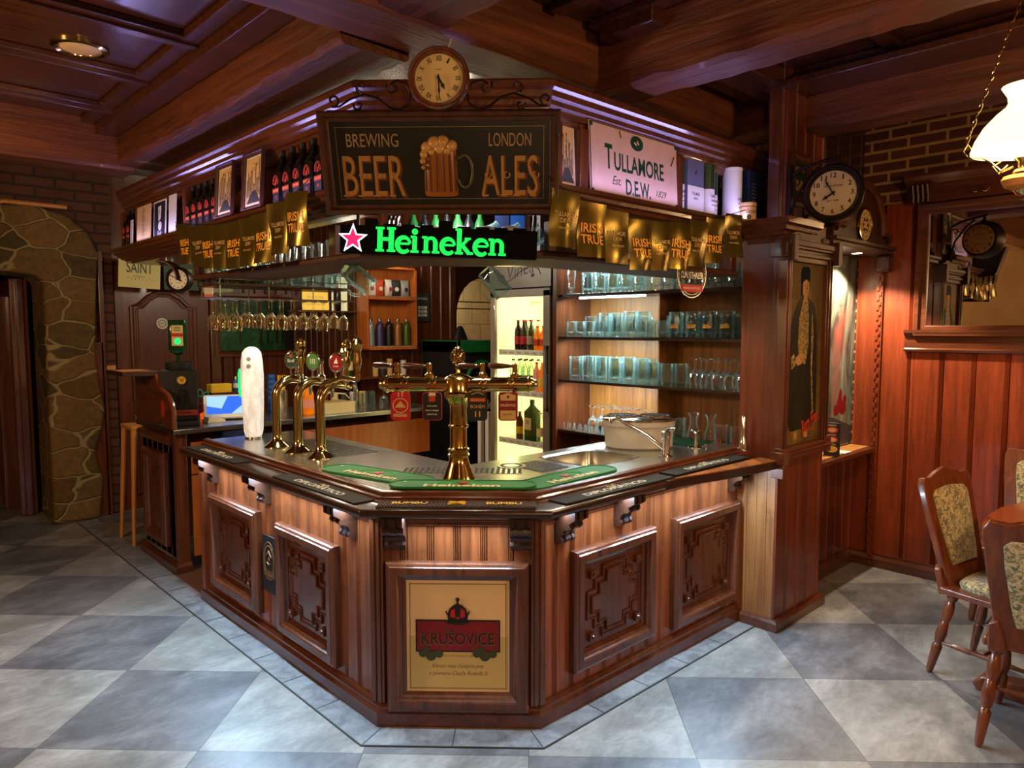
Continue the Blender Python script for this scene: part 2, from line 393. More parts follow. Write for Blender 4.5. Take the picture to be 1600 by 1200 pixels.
def strip_mat():
    n = NT('border_stone_tiles'); f = n.noise(n.coord((9, 9, 9)), 1, 8, .7, .8)
    v = n.n('ShaderNodeTexNoise'); n.l(n.coord((16, 16, 16)), v.inputs['Vector']); v.inputs['Distortion'].default_value = 3; v.inputs['Detail'].default_value = 6
    c = n.ramp(f, [(.3, srgb('#4f4d4e')), (.52, srgb('#7d7c7c')), (.75, srgb('#9d9a95'))])
    c = n.mix(n.ramp(v.outputs[0], [(.47, (0, 0, 0, 1)), (.5, (.5, .5, .5, 1)), (.53, (0, 0, 0, 1))]), c, srgb('#3a3536'))
    return n.done(n.bsdf(c, .38, bump=v.outputs[0], bs=.25, bd=.004))
def brick_mat(name, c1, c2, mortar, sc=1, bw=.24, rh=.075, ax='x', ms=.012, rough=.75):
    n = NT(name); tc = n.n('ShaderNodeTexCoord'); sp = n.n('ShaderNodeSeparateXYZ'); n.l(tc.outputs['Object'], sp.inputs[0])
    cb = n.n('ShaderNodeCombineXYZ'); n.l(sp.outputs[0 if ax == 'x' else 1], cb.inputs[0]); n.l(sp.outputs[2], cb.inputs[1])
    b = n.n('ShaderNodeTexBrick'); n.l(cb.outputs[0], b.inputs['Vector']); b.inputs['Scale'].default_value = 1
    b.inputs['Brick Width'].default_value = bw; b.inputs['Row Height'].default_value = rh; b.inputs['Mortar Size'].default_value = ms
    b.inputs['Mortar Smooth'].default_value = .3
    b.inputs['Color1'].default_value = srgb(c1); b.inputs['Color2'].default_value = srgb(c2); b.inputs['Mortar'].default_value = srgb(mortar)
    f = n.noise(n.coord((12, 12, 12)), 1, 5, .7); c = n.mix(.35, b.outputs[0], n.ramp(f, [(.3, srgb('#1c0c06')), (.8, srgb('#c99a6a'))]), 'OVERLAY')
    h = n.math('SUBTRACT', n.math('MULTIPLY', f, .4), b.outputs['Fac'])
    return n.done(n.bsdf(c, rough, bump=h, bs=.6, bd=.01))
def stone_mat():
    n = NT('rubble_stone'); w = n.n('ShaderNodeTexNoise'); cv = n.coord((2.1, 2.1, 3.6)); n.l(cv, w.inputs['Vector']); w.inputs['Scale'].default_value = 1.2
    mx = n.mix(.22, cv, w.outputs['Color'], 'LINEAR_LIGHT')
    d = n.n('ShaderNodeTexVoronoi', feature='DISTANCE_TO_EDGE'); n.l(mx, d.inputs['Vector']); d.inputs['Scale'].default_value = 1.25; d.inputs['Randomness'].default_value = .8
    q = n.n('ShaderNodeTexVoronoi'); n.l(mx, q.inputs['Vector']); q.inputs['Scale'].default_value = 1.25; q.inputs['Randomness'].default_value = .8
    f = n.noise(n.coord((22, 22, 22)), 1, 7, .75)
    hue = n.ramp(q.outputs['Color'], [(.2, srgb('#6b4e22')), (.5, srgb('#7c6238')), (.8, srgb('#54452a'))])
    st = n.mix(.5, hue, n.ramp(f, [(.36, srgb('#1e160a')), (.66, srgb('#c0a468'))]), 'OVERLAY')
    e = n.ramp(d.outputs['Distance'], [(.018, (0, 0, 0, 1)), (.045, (1, 1, 1, 1))])
    c = n.mix(e, srgb('#8d7a52'), st); h = n.math('ADD', n.math('MULTIPLY', e, .8), n.math('MULTIPLY', f, .5))
    return n.done(n.bsdf(c, .85, bump=h, bs=.9, bd=.03))
M['floor'] = floor_mat(); M['strip'] = strip_mat(); M['stone'] = stone_mat()
M['brick_r'] = brick_mat('painted_brick', '#48200f', '#562814', '#a07c48', ax='y')
M['brick_l'] = brick_mat('stained_brick', '#4a2410', '#58301a', '#2c160b', ax='x', bw=.3, rh=.09)
M['tileorange'] = brick_mat('clay_floor_tile', '#a5662c', '#94551f', '#5d3a1e', ax='x')
M['plaster'] = plain('dark_plaster', '#3a2516', .8, sc=3, bump=.2)
M['plasterb'] = plain('beige_plaster', '#8a6a44', .8, sc=3)
M['hallwall'] = brick_mat('cream_tiles', '#d8c9a0', '#d0c096', '#a8986c', bw=.3, rh=.3, ms=.006)

mb = MB(); mb.box((-3, -3, -.05), (8, 10, 0)); struct(mb, 'floor', 'floor', smooth=0)
# border of stone tiles round the bar, with its metal edge
mb = MB(); path = [(1.66, 7.3), (1.66, 2.58), (2.12, 2.12), (3.84, 2.12)]
prof0 = lambda d0, d1, z: [(d0, 0), (d1, 0), (d1, z), (d0, z)]
lens = [4.72, .65, 1.72]
def lerp(a, b, t): return (a[0] + (b[0] - a[0]) * t, a[1] + (b[1] - a[1]) * t)
mb.sweep(prof0(-.02, .135, .003), path); 
struct(mb, 'trim_1', 'strip', smooth=0)
mb = MB()
mb.sweep(prof0(.135, .141, .006), path)
for k in range(3):
    a, b = path[k], path[k + 1]; n_ = max(2, round(lens[k] / .34)); d = Vector((b[0] - a[0], b[1] - a[1])).normalized(); nn = Vector((d.y, -d.x))
    for i in range(1 if k else 0, n_):
        p = Vector(lerp(a, b, i / n_)); mb.box((0, 0, 0), (0, 0, 0)) if False else None
        q = [p - d * .0025, p + d * .0025, p + d * .0025 + nn * .135, p - d * .0025 + nn * .135]
        mb.prism([(v.x, v.y) for v in q], .003, .0042)
for c, o in (((1.66, 2.58), (-.135, -.056)), ((2.12, 2.12), (-.056, -.135))):
    d = Vector(o).normalized(); nn = Vector((d.y, -d.x)) * .0025; p = Vector(c); q = p + Vector(o) * 1.0
    mb.prism([tuple(p - nn), tuple(p + nn), tuple(q + nn), tuple(q - nn)][::-1], .003, .0042)
struct(mb, 'trim_2', 'dgrey', smooth=0)
mb = MB(); mb.box((1.66, 4.66, 0), (2.3, 5.3, .002)); mb.box((2.3, 2.8, 0), (5, 5.3, .002)); struct(mb, 'trim_3', 'tileorange', smooth=0)

# ceiling with raised battens
mb = MB(); mb.box((-3, -3, 3.2), (8, 10, 3.3)); struct(mb, 'ceiling', 'ceil', smooth=0)
mb = MB()
for y in (-1.5, -.75, 0, .75, 1.5, 3.05, 3.80, 4.55, 5.32):
    mb.box((-3, y - .07, 3.165), (1.45, y + .07, 3.2)); mb.box((-3, y - .03, 3.145), (1.45, y + .03, 3.17))
mb.box((1.33, -3, 3.16), (1.5, 6, 3.2)); mb.box((1.42, -3, 3.10), (1.56, 6, 3.2))
for x in (2.05, 2.45, 2.72): mb.box((x - .04, -3, 3.16), (x + .04, 2.3, 3.2))
for x in (3.2, 4.06): mb.box((x - .05, -3, 3.15), (x + .05, 2.0, 3.2))
for y in (-.4, .5, 1.4): mb.box((3.2, y - .04, 3.17), (4.06, y + .04, 3.2))
for x in (4.6, 5.0): mb.box((x - .03, -3, 3.16), (x + .03, 2.0, 3.2))
mb.box((3.9, -3, 3.08), (4.2, 2.05, 3.12)); mb.box((2.7, 1.95, 3.1), (4.2, 2.25, 3.2))
struct(mb, 'trim_4', 'ceil', bev=.006)
def beam(a, b, ax, seed, name, w=.006):
    """hewn beam: box with wavering edges"""
    r = random.Random(seed); mb = MB(); n_ = 60; i0 = 0 if ax == 'x' else 1; L0, L1 = a[i0], b[i0]; j0 = 1 - i0; secs = []
    vs = []; fs = []
    for i in range(n_ + 1):
        t = L0 + (L1 - L0) * i / n_; c = .022 + r.uniform(-.006, .008)
        y0, y1, z0, z1 = a[j0] + r.uniform(-w, w), b[j0] + r.uniform(-w, w), a[2] + r.uniform(-w, w) * .6, b[2]
        for (p, q) in ((y0, z1), (y0, z0 + c), (y0 + c, z0), (y1 - c, z0), (y1, z0 + c), (y1, z1)): vs.append((t, p, q) if ax == 'x' else (p, t, q))
    for i in range(n_):
        for j in range(6): j2 = (j + 1) % 6; f = (i * 6 + j, (i + 1) * 6 + j, (i + 1) * 6 + j2, i * 6 + j2); fs.append(f if ax == 'y' else f[::-1])
    fs.append(tuple(range(6))); fs.append(tuple(range(n_ * 6, n_ * 6 + 6))[::-1]); mb.add(vs, fs)
    return struct(mb, name, 'beam_' + ax, smooth=22)
beam((1.56, 2.66, 2.905), (1.90, 6.0, 3.2), 'y', 1, 'trim_5')
beam((-3, 2.34, 2.93), (4.15, 2.64, 3.2), 'x', 2, 'trim_6')
beam((1.52, -3, 2.95), (1.88, 2.36, 3.2), 'y', 3, 'trim_7')
beam((2.80, -3, 2.88), (3.02, 2.36, 3.2), 'y', 4, 'trim_8')
beam((4.18, -3, 2.89), (4.42, 2.4, 3.2), 'y', 5, 'trim_9')
beam((-3, 5.72, 2.88), (1.68, 6.1, 3.2), 'x', 6, 'trim_10')
# wall right, with boarding, brick above
mb = MB(); mb.box((5.51, -3, 0), (5.7, 2.3, 3.2)); struct(mb, 'wall_right', 'brick_r', smooth=0)
mb = MB(fr((5.51, 1.70, 0), 180)); boards(mb, 4.7, 1.62, .19, .02, 3); struct(mb, 'trim_11', 'wallp', smooth=0)
mb = MB(fr((5.51, 2.10, 0), 180)); boards(mb, .17, 2.30, .17, .02, 2); boards(mb, .22, 2.62, .2, .02, 2, x0=.18)
struct(mb, 'trim_12', 'wallp', smooth=0)
mb = MB(fr((5.475, 1.935, 0), 180))            # carved bead strip
mb.box((-.022, 0, 0), (.022, 2.3, .016))
for i in range(64): mb.box((-.016 if i % 2 else -.002, .02 + i * .035, .016), (.002 if i % 2 else .016, .045 + i * .035, .028))
struct(mb, 'trim_13', 'wallp', smooth=0)
mb = MB(); mb.sweep([(0, 0), (.035, 0), (.035, .06), (.02, .085), (.02, .1), (0, .1)], [(4.48, 2.09), (5.49, 2.09), (5.49, -3)]); struct(mb, 'baseboard_right', 'mah_y', smooth=0)
# niche wall
mb = MB(); mb.box((4.3, 2.13, 0), (5.7, 2.3, 3.2)); struct(mb, 'wall_niche', 'panel_r', smooth=0)
mb = MB(fr((4.44, 2.11, 0), -90)); boards(mb, 1.06, .84, .13, .018, 2); struct(mb, 'trim_14', 'panel_r', smooth=0)
# recess above the hood
mb = MB(fr((4.46, 2.11, 2.6), -90)); boards(mb, 1.05, .6, .2, .018, 2); struct(mb, 'trim_15', 'dark', smooth=0)
# wall behind the glass shelves and the corridor beyond
mb = MB(); mb.box((4.36, 2.3, 0), (4.44, 3.74, 3.2)); mb.box((4.44, 3.70, 0), (6.1, 3.74, 3.2)); mb.box((6.0, 3.7, 0), (6.1, 6.4, 3.2)); struct(mb, 'wall_east', 'dark', smooth=0)
# wall at the back, with an arched opening
mb = MB(); op = [(5.12, 0)] + [(x, z) for x, z in arc(5.52, 1.9, .40, 180, 0, 12, .42)] + [(5.92, 0)]
poly = [(3.85, 0)] + [(3.85, 3.2), (6.1, 3.2), (6.1, 0)] + op[::-1]
mb.prism(poly[::-1], 6.3, 6.4, 'y'); mb.box((3.85, 6.3, 0), (3.93, 7.6, 3.2)); struct(mb, 'wall_inner', 'dark', smooth=0)
mb = MB(fr((3.86, 6.3, 0), -90)); boards(mb, 1.24, 3.2, .13, .012, 2); mb.T = fr((3.85, 7.5, 0), 180); boards(mb, 1.2, 3.2, .13, .012, 2); struct(mb, 'trim_16', 'mah_z', smooth=0)
mb = MB(); mb.box((4.6, 7.6, 0), (6.9, 7.7, 3.2)); mb.box((6.8, 6.3, 0), (6.9, 7.7, 3.2)); struct(mb, 'wall_hall', 'hallwall', smooth=0)
mb = MB(); mb.box((1.72, 7.5, 0), (3.93, 7.6, 3.2)); struct(mb, 'wall_back', 'mah_z', smooth=0)
mb = MB(fr((2.84, 7.5, 0), -90)); boards(mb, 1.02, 3.2, .12, .015, 2); struct(mb, 'trim_17', 'mah_z', smooth=0)
# left wall of rubble stone with its doorway
sp_ = [(1.72, 0), (1.76, .35), (1.70, .6), (1.77, .85), (1.80, 1.0), (1.76, 1.25), (1.74, 1.5), (1.76, 1.9), (1.78, 2.2), (1.80, 2.42), (1.72, 2.6), (1.56, 2.74), (1.3, 2.80), (.9, 2.76), (.3, 2.6), (-.3, 2.3), (-.6, 0), (-.3, 0), (-.25, 1.9), (.2, 2.15), (.8, 2.26), (1.30, 2.20), (1.36, 2.15), (1.355, 0)]
mb = MB(); mb.prism(sp_[::-1], 7.33, 7.85, 'y'); struct(mb, 'wall_stone', 'stone', smooth=0, bev=.03, seg=3)
mb = MB(); mb.prism([(1.93, 0), (1.93, 3.2), (-3, 3.2), (-3, 0), (-.45, 0), (-.45, 2.2), (.3, 2.5), (.9, 2.6), (1.4, 2.6), (1.6, 2.4), (1.6, 0)], 7.42, 7.8, 'y'); struct(mb, 'wall_left_back', 'brick_l', smooth=0)
mb = MB(); mb.box((1.66, 7.38, 0), (1.82, 7.43, 1.62)); mb.box((1.80, 7.38, 0), (1.84, 7.44, 2.45)); struct(mb, 'trim_20', 'mah_z', smooth=0, bev=.004)
mb = MB(); mb.tube([(.6, 7.3, 2.62), (1.1, 7.3, 2.80), (1.56, 7.31, 2.80)], .02, 6); struct(mb, 'trim_18', 'lightwood')
mb = MB(); mb.box((1.24, 7.86, 0), (1.30, 8.9, 2.2)); mb.box((1.2, 7.9, 0), (1.34, 8.0, 2.2)); mb.box((1.14, 8.3, 0), (1.3, 8.36, 2.05)); mb.box((1.14, 8.6, 0), (1.3, 8.66, 2.05)); struct(mb, 'door_2', 'mah_z', smooth=0, bev=.01)
mb = MB(); mb.box((-1, 9.6, 0), (2, 9.7, 3.2)); mb.box((1.6, 7.8, 0), (1.7, 9.7, 3.2)); mb.box((-1, 7.8, 0), (-.9, 9.7, 3.2)); struct(mb, 'wall_passage', 'plaster', smooth=0)
mb = MB(); mb.box((-3, -3, 0), (-2.9, 10, 3.2)); struct(mb, 'wall_left', 'plasterb', smooth=0)
mb = MB(); mb.box((-3, -3, 0), (5.7, -2.9, 3.2)); struct(mb, 'wall_front', 'plasterb', smooth=0)
mb = MB(); mb.box((-3, 9.9, 0), (8, 10, 3.2)); mb.box((7.9, -3, 0), (8, 10, 3.2)); struct(mb, 'wall_far', 'plaster', smooth=0)
# the back room door: arched raised panel, frame, round sticker
M['doorw'] = wood('door_oak', '#6a3418', '#3f1a0c', 'z', .32, gs=.6)
mb = MB(fr((2.38, 7.5, 0), -90)); mb.box((-.43, 0, 0), (.43, 2.33, .035)); o = struct(mb, 'door_1', 'doorw', smooth=0)
d1 = o
mb = MB(fr((2.38, 7.465, 0), -90))
top = [(-.30, 1.90)] + [(x, z) for x, z in arc(0, 1.90, .30, 180, 0, 14, .17)]
inner = [(-.29, 1.05)] + [(-.29, 1.95)] + [(-.22, 1.97), (-.15, 2.04), (-.06, 2.09), (.06, 2.09), (.15, 2.04), (.22, 1.97), (.29, 1.95), (.29, 1.05)]
mb.tube([(x, z, .004) for x, z in inner], .022, 8, True); mb.tube([(x * .84, 1.1 + (z - 1.05) * .92, .002) for x, z in inner], .012, 8, True)
inner2 = [(-.29, .15), (-.29, .9), (.29, .9), (.29, .15)]; mb.tube([(x, z, .004) for x, z in inner2], .022, 8, True); mb.tube([(x * .84, .525 + (z - .525) * .85, .002) for x, z in inner2], .012, 8, True)
tag(mb.build('door_moulding', 'doorw', d1), kind='structure')
mb = MB(fr((2.36, 7.458, 1.79), -90)); mb.lathe([(.055, 0), (.055, .006), (.047, .006)], 28); mb.m = 1; mb.ring((0, 0, 0), .030, .036, .006, .008); mb.text('WC', .034, .018, (0, 0, .0085), .02)
q = mb.build('door_sign', ['paper', 'dgrey'], d1)
mb = MB(); mb.box((1.80, 7.44, 0), (1.93, 7.5, 2.4)); mb.box((2.82, 7.44, 0), (2.92, 7.5, 2.4)); mb.box((1.80, 7.44, 2.36), (2.92, 7.5, 2.46)); struct(mb, 'trim_19', 'mah_z', bev=.01)
# ------------------------------------------------------------------ the bar
bar = thing('bar_counter', 'octagonal panelled wooden bar counter with steel top in the middle of the room', 'bar counter', (2.6, 3.2, 0))
FL = fr((1.70, 4.64, 0), 180); FF = fr((1.70, 2.62, 0), 225); FR = fr((2.18, 2.14, 0), -90)
LL, LF, LR = 2.02, .68, 1.72
for nm, T, L in (('side_panelling', FL, LL), ('front_panelling', FF, LF), ('side_panelling', FR, LR)):
    mb = MB(T); boards(mb, L, .86, .116, .012, 3, z0=.10); mb.build(nm, 'panel', bar, smooth=0)
# carcass: closed wall behind the boards
mb = MB(); mb.sweep([(0, 0), (0, .96), (-.04, .96), (-.04, 0)], [(1.70, 4.64), (1.70, 2.62), (2.18, 2.14), (3.9, 2.14)]); mb.box((1.70, 4.60, 0), (2.34, 4.64, .96)); mb.box((1.66, 4.60, 0), (1.78, 4.655, .97))
mb.build('carcass', 'panel', bar, smooth=0)
for px, py, sz in ((1.69, 2.63, .02), (2.17, 2.13, .02)):
    mb = MB(fr((px, py, 0), 202.5 if px < 2 else 247.5)); mb.box((-.035, .1, 0), (.035, .93, .02)); mb.box((-.02, .1, .02), (-.006, .93, .026)); mb.box((.006, .1, .02), (.02, .93, .026)); mb.build('corner_strip', 'mah_z', bar, bev=.002)
PATH = [(1.70, 4.66), (1.70, 2.62), (2.18, 2.14), (3.90, 2.14)]
mb = MB(); mb.sweep([(0, 0), (.05, 0), (.05, .062), (.036, .075), (.036, .085), (.022, .1), (0, .1)], PATH); mb.build('skirting', 'mah_y', bar, smooth=0)
mb = MB(); mb.sweep([(0, .895), (.02, .895), (.02, .91), (.045, .925), (.045, .955), (0, .955)], PATH); mb.build('frieze_moulding', 'mah_y', bar, smooth=0)
# outer ledge under the mats, flaring out at the pillar end
OUT = [(1.70, 4.68), (1.70, 2.62), (2.18, 2.14), (2.95, 2.14)]
mb = MB(); mb.sweep([(-.02, .955), (.13, .955), (.145, .965), (.15, .978), (.145, .992), (.13, 1.0), (-.02, 1.0)], OUT)
fl = [(2.95, 1.99), (3.1, 1.975), (3.3, 1.93), (3.5, 1.90), (3.7, 1.875), (3.88, 1.86)]
mb.prism([(2.95, 2.16)] + fl + [(3.88, 2.16)], .955, 1.0)
mb.build('ledge', 'dark', bar, bev=.004)
mb = MB(); mb.prism([(3.02, 1.995), (3.2, 1.958), (3.5, 1.907), (3.86, 1.868), (3.86, 1.985), (3.02, 2.0)], 1.0, 1.004); mb.build('worn_armrest', M['bleach'], bar, smooth=0)
mb = MB(); mb.sweep([(-.03, .99), (.03, .99), (.03, 1.004), (.018, 1.008), (.018, 1.018), (.006, 1.024), (.004, 1.038), (-.012, 1.043), (-.03, 1.04)], PATH); mb.build('counter_nosing', 'mah_y', bar, smooth=50)
# brackets
def corbel(T):
    mb = MB(T); z = [(0, .80), (.022, .797), (.042, .806), (.046, .820), (.036, .834), (.042, .852), (.064, .868), (.084, .873), (.094, .886), (.088, .900), (.106, .912), (.122, .922), (.122, .955), (0, .955)]
    mb.T = T @ Matrix.Rotation(pi / 2, 4, 'Y') @ Matrix.Identity(4)
    mb.T = T
    pr_ = [(q[0], q[1]) for q in z]
    for x0, x1, s in ((-.045, -.029, 1), (-.029, -.014, .9), (-.014, .014, 1), (.014, .029, .9), (.029, .045, 1)):
        vs = [(x0, b, a * s) for a, b in pr_] + [(x1, b, a * s) for a, b in pr_]; n_ = len(pr_)
        mb.add(vs, [tuple(range(n_)), tuple(range(n_, 2 * n_))[::-1]] + [(i, n_ + i, n_ + (i + 1) % n_, (i + 1) % n_) for i in range(n_)])
    return mb.build('corbel', 'dark', bar, smooth=30)
for x in (.20, .92, 1.80): corbel(FL @ Matrix.Translation((x, 0, .012)))
for x in (.07, .61): corbel(FF @ Matrix.Translation((x, 0, .012)))
for x in (.14, .56, 1.62): corbel(FR @ Matrix.Translation((x, 0, .012)))
# raised panels
FPROF = [(0, 0), (0, .010), (.014, .016), (.018, .030), (.026, .034), (.030, .046), (.036, .050), (.066, .050), (.070, .044), (.080, .040), (.085, .030), (.085, 0)]
def raised(T, w, h, cx, cz):
    T2 = T @ Matrix.Translation((cx, cz, .012)); mb = MB(T2); wi, hi = w - .17, h - .17
    moulding(mb, wi, hi, FPROF); f = mb.build('panel_frame', 'mah_z', bar, smooth=15)
    mb = MB(T2); mb.box((-wi / 2, -hi / 2, 0), (wi / 2, hi / 2, .006))
    def cross(k, z0, z1):        # stepped-corner raised field
        a, b, s = wi / 2 - k, hi / 2 - k, .052
        pts = []
        for sx, sy in ((1, 1), (-1, 1), (-1, -1), (1, -1)):
            cs = [(a, b - 2 * s), (a - s, b - 2 * s), (a - s, b - s), (a - 2 * s, b - s), (a - 2 * s, b)]
            cs = [(x * sx, y * sy) for x, y in cs]; pts += cs if sx * sy > 0 else cs[::-1]
        mb.prism(pts, z0, z1)
        mb.tube([(q[0], q[1], z1) for q in pts], .0075, 6, True)
    cross(.030, .006, .012); cross(.056, .012, .018)
    a, b = wi / 2 - .05, hi / 2 - .05
    for sx in (-1, 1):
        for sy in (-1, 1): mb.box((sx * a - .018, sy * b - .018, .006), (sx * a + .018, sy * b + .018, .030)); mb.lathe([(.011, .030), (.008, .038), (.001, .040)], 10, (sx * a, sy * b, 0))
    mb.build('carved_panel', 'mah_z', f, smooth=40)
raised(FL, .67, .58, 4.64 - 4.14, .44); raised(FL, .60, .59, 4.64 - 3.26, .43)
raised(FR, .62, .57, 2.69 - 2.18, .455); raised(FR, .66, .60, 3.51 - 2.18, .44)
# steel worktop as one angled sheet with sink opening
mb = MB(); poly = [(1.70, 4.64), (1.70, 2.62), (2.18, 2.14), (3.98, 2.14), (3.98, 2.34), (3.70, 2.34), (3.10, 2.34), (3.10, 2.74), (3.62, 2.74), (3.62, 2.34), (3.98, 2.34), (3.98, 2.84), (2.36, 2.84), (2.36, 4.64)]
poly = [(1.70, 4.64), (1.70, 2.62), (2.18, 2.14), (2.74, 2.14), (2.74, 2.84), (2.36, 2.84), (2.36, 4.64)]
mb.prism(poly, .985, 1.036); sx0, sx1, sy0, sy1 = 2.74, 3.30, 2.36, 2.74
mb.box((2.74, 2.14, .985), (3.98, 2.36, 1.036)); mb.box((2.74, 2.74, .985), (3.98, 2.84, 1.036)); mb.box((3.22, 2.36, .985), (3.98, 2.74, 1.036)); mb.box((2.74, 2.36, .985), (2.80, 2.74, 1.036))
wt = mb.build('steel_worktop', 'steel', bar, smooth=0)
mb = MB(); cx, cy = 3.01, 2.55; mb.loft([(1.038, .222, .2), (1.03, .205, .182), (.9, .195, .175), (.86, .17, .15)][::1], 40, 6)
for i in range(len(mb.v)): mb.v[i] = mb.v[i] + Vector((cx, cy, 0))
mb.f.pop(-2); mb.f = mb.f
del mb.mi[-1]; mb.build('sink_bowl', 'steel', wt, smooth=40)
mb = MB(); mb.box((2.34, 2.88 - .04, .3), (2.36, 4.64, .985)); mb.box((2.36, 2.82, .3), (3.98, 2.84, .985)); mb.build('inner_panel', 'dark', bar, smooth=0)
# perforated drip trays let into the steel
def drip(T, w, h, nx, ny, name='drip_tray'):
    mb = MB(T); mb.box((-w / 2, -h / 2, 0), (w / 2, h / 2, .002)); mb.m = 1
    for i in range(nx):
        for j in range(ny):
            x = -w / 2 + w * (i + .5) / nx; y = -h / 2 + h * (j + .5) / ny; a = w / nx * .28; b = h / ny * .36
            mb.box((x - a, y - b, .002), (x + a, y + b, .0032))
    return mb.build(name, ['steel', 'mblack'], wt, smooth=0)
drip(Matrix.Translation((2.26, 2.74, 1.036)) @ Matrix.Rotation(rad(-45), 4, 'Z'), .60, .13, 22, 3)
drip(Matrix.Translation((2.12, 3.85, 1.036)), .28, .70, 9, 24)
drip(Matrix.Translation((2.62, 2.56, 1.0365)), .2, .24, 8, 8)
mb = MB(Matrix.Translation((2.52, 2.66, 1.037))); mb.lathe([(.075, 0), (.075, .003), (.06, .003)], 28); mb.m = 1
for a in range(24): mb.box((.05 * cos(a * pi / 12) - .006, .05 * sin(a * pi / 12) - .006, .003), (.05 * cos(a * pi / 12) + .006, .05 * sin(a * pi / 12) + .006, .004))
mb.build('glass_rinser', ['steel', 'mblack'], wt, smooth=0)

# brewery poster framed on the front facet
T = FF @ Matrix.Translation((LF / 2 - .005, .405, .014)); w_, h_ = .45, .50
ps = thing('framed_poster', 'cream brewery poster with red banner and crown in a mahogany frame on the bar front', 'poster', tuple(T.translation))
mb = MB(T); moulding(mb, w_, h_, FPROF); mb.build('frame', 'mah_z', ps, smooth=15)
mb = MB(T); mb.box((-w_ / 2, -h_ / 2, .0), (w_ / 2, h_ / 2, .01)); mb.m = 1
mb.box((-w_ / 2 + .008, -h_ / 2 + .008, .01), (w_ / 2 - .008, .0, .011))
mb.m = 2
for a in (-1, 1): mb.box((a * (w_ / 2 - .014), -h_ / 2 + .012, .011), (a * (w_ / 2 - .017), h_ / 2 - .012, .0115)); mb.box((-w_ / 2 + .014, a * (h_ / 2 - .014), .011), (w_ / 2 - .014, a * (h_ / 2 - .017), .0115))
mb.m = 3; mb.box((-.185, -.07, .011), (.185, .075, .013)); mb.m = 4; mb.box((-.178, -.063, .013), (.178, .068, .0135)); mb.m = 2
mb.text('KRUŠOVICE', .325, .072, (0, -.004, .0143), .02); mb.m = 5; mb.text('KRUŠOVICE', .318, .066, (0, -.002, .0147), .0)
mb.m = 3; K = [(-.04, .062), (-.046, .1), (-.036, .125), (-.02, .14), (-.004, .148), (-.004, .160), (.004, .160), (.004, .148), (.02, .14), (.036, .125), (.046, .1), (.04, .062)]
mb.prism(K, .0135, .0165); mb.lathe([(.007, 0), (.009, .004), (.005, .006)], 10, (0, .168, .0135)); mb.tube([(-.045, .066, .016), (0, .060, .017), (.045, .066, .016)], .006, 6)
for sx in (-1, 1): mb.tube([(sx * .046, .1, .015), (sx * .052, .115, .015)], .003, 5)
mb.m = 6
for sx in (-1, 1): mb.poly([(sx * .010, .085), (sx * .032, .09), (sx * .030, .118), (sx * .014, .128)][::sx], .0168)
mb.disc((0, .085, .017), .006); mb.m = 7
for sx in (-1, 1):
    for dx, dy, r in ((-.035, 0, .020), (0, -.012, .024), (.035, -.004, .018), (-.018, .018, .014)): mb.lathe([(r, 0), (r * .9, .003), (r * .6, .004)], 12, (sx * .118 + dx, -.075 + dy, .0135))
mb.m = 2; mb.text('GOLD MEDAL PRAGUE 1891', .13, .009, (0, -.088, .0115)); mb.text('Klenot mezi českými pivy', .23, .026, (0, -.135, .0115), 0, .4); mb.text('z pivovaru Císaře Rudolfa II.', .26, .026, (0, -.168, .0115), 0, .4)
M['posterp'] = plain('poster_peach', '#e6c590', .35, var=.03); M['posterg'] = plain('poster_olive', '#c9b06a', .35, var=.03)
M['olive'] = plain('olive_ink', '#3a4420', .5)
M['olived'] = plain('letter_olive', '#6e5a24', .5)
mb.build('print', ['posterp', 'posterg', 'olived', 'mblack', 'dred', 'mblack', 'red', 'olive'], ps, smooth=0)
# stout badge between the left panels
T = FL @ Matrix.Translation((4.64 - 3.675, .465, .0285)); mb = MB(T); mb.prism(rrect(.155, .315, .01), 0, .006); mb.m = 1
mb.ring((0, .02, 0), .052, .056, .006, .0075, 32, 1, 1.55); mb.ring((0, .02, 0), .066, .068, .006, .0075, 32, 1, 1.55)
mb.tube([(-.03, .045, .008), (0, .075, .008), (.03, .045, .008)], .004, 6); mb.lathe([(.012, 0), (.008, .003)], 12, (0, .03, .006)); mb.tube([(-.025, .01, .008), (0, 0, .008), (.025, .01, .008)], .004, 6)
mb.text("O'HARA'S", .13, .04, (0, -.05, .0075), .03); mb.text('IRISH STOUT', .07, .012, (0, -.08, .0075), .01)
tag(mb.build('beer_badge', ['mblack', 'signlight'], smooth=0), 'black rectangular badge with round white brewery emblem between the two left bar panels', 'sign')

# bar mats on the ledge
def barmat(T, L, txt, label, name='bar_mat', wd=.105, mats=('rubber', 'paper')):
    mb = MB(T); mb.prism(rrect(L, wd, .006), 0, .008); mb.m = 1
    mb.text(txt, L * .56, wd * .46, (0, 0, .0085), .02)
    for s in (-1, 1): mb.tube([(s * .0, wd * .1, .0088), (s * .02, wd * .36, .0088), (s * .03, wd * .2, .0088)], .003, 5)
    return tag(mb.build(name, list(mats), smooth=0), label, 'bar mat', 'rubber rum mats along the ledge')
tf = lambda x, y, a, z=1.0: Matrix.Translation((x, y, z)) @ Matrix.Rotation(rad(a), 4, 'Z')
barmat(tf(1.625, 4.25, -90), .74, 'DIPLOMÁTICO', 'black rubber rum mat at the far end of the left ledge')
barmat(tf(1.625, 3.02, -90), .78, 'DIPLOMÁTICO', 'black rubber rum mat on the left ledge nearest the front corner')
barmat(tf(2.62, 2.06, 0), .80, 'DIPLOMÁTICO', 'black rubber rum mat on the right ledge nearest the front corner')
barmat(tf(3.42, 2.065, 0, 1.004), .74, 'DIPLOMÁTICO', 'black rubber rum mat on the right ledge beside the pillar')
M['brownrub'] = plain('brown_rubber', '#3a2620', .7)
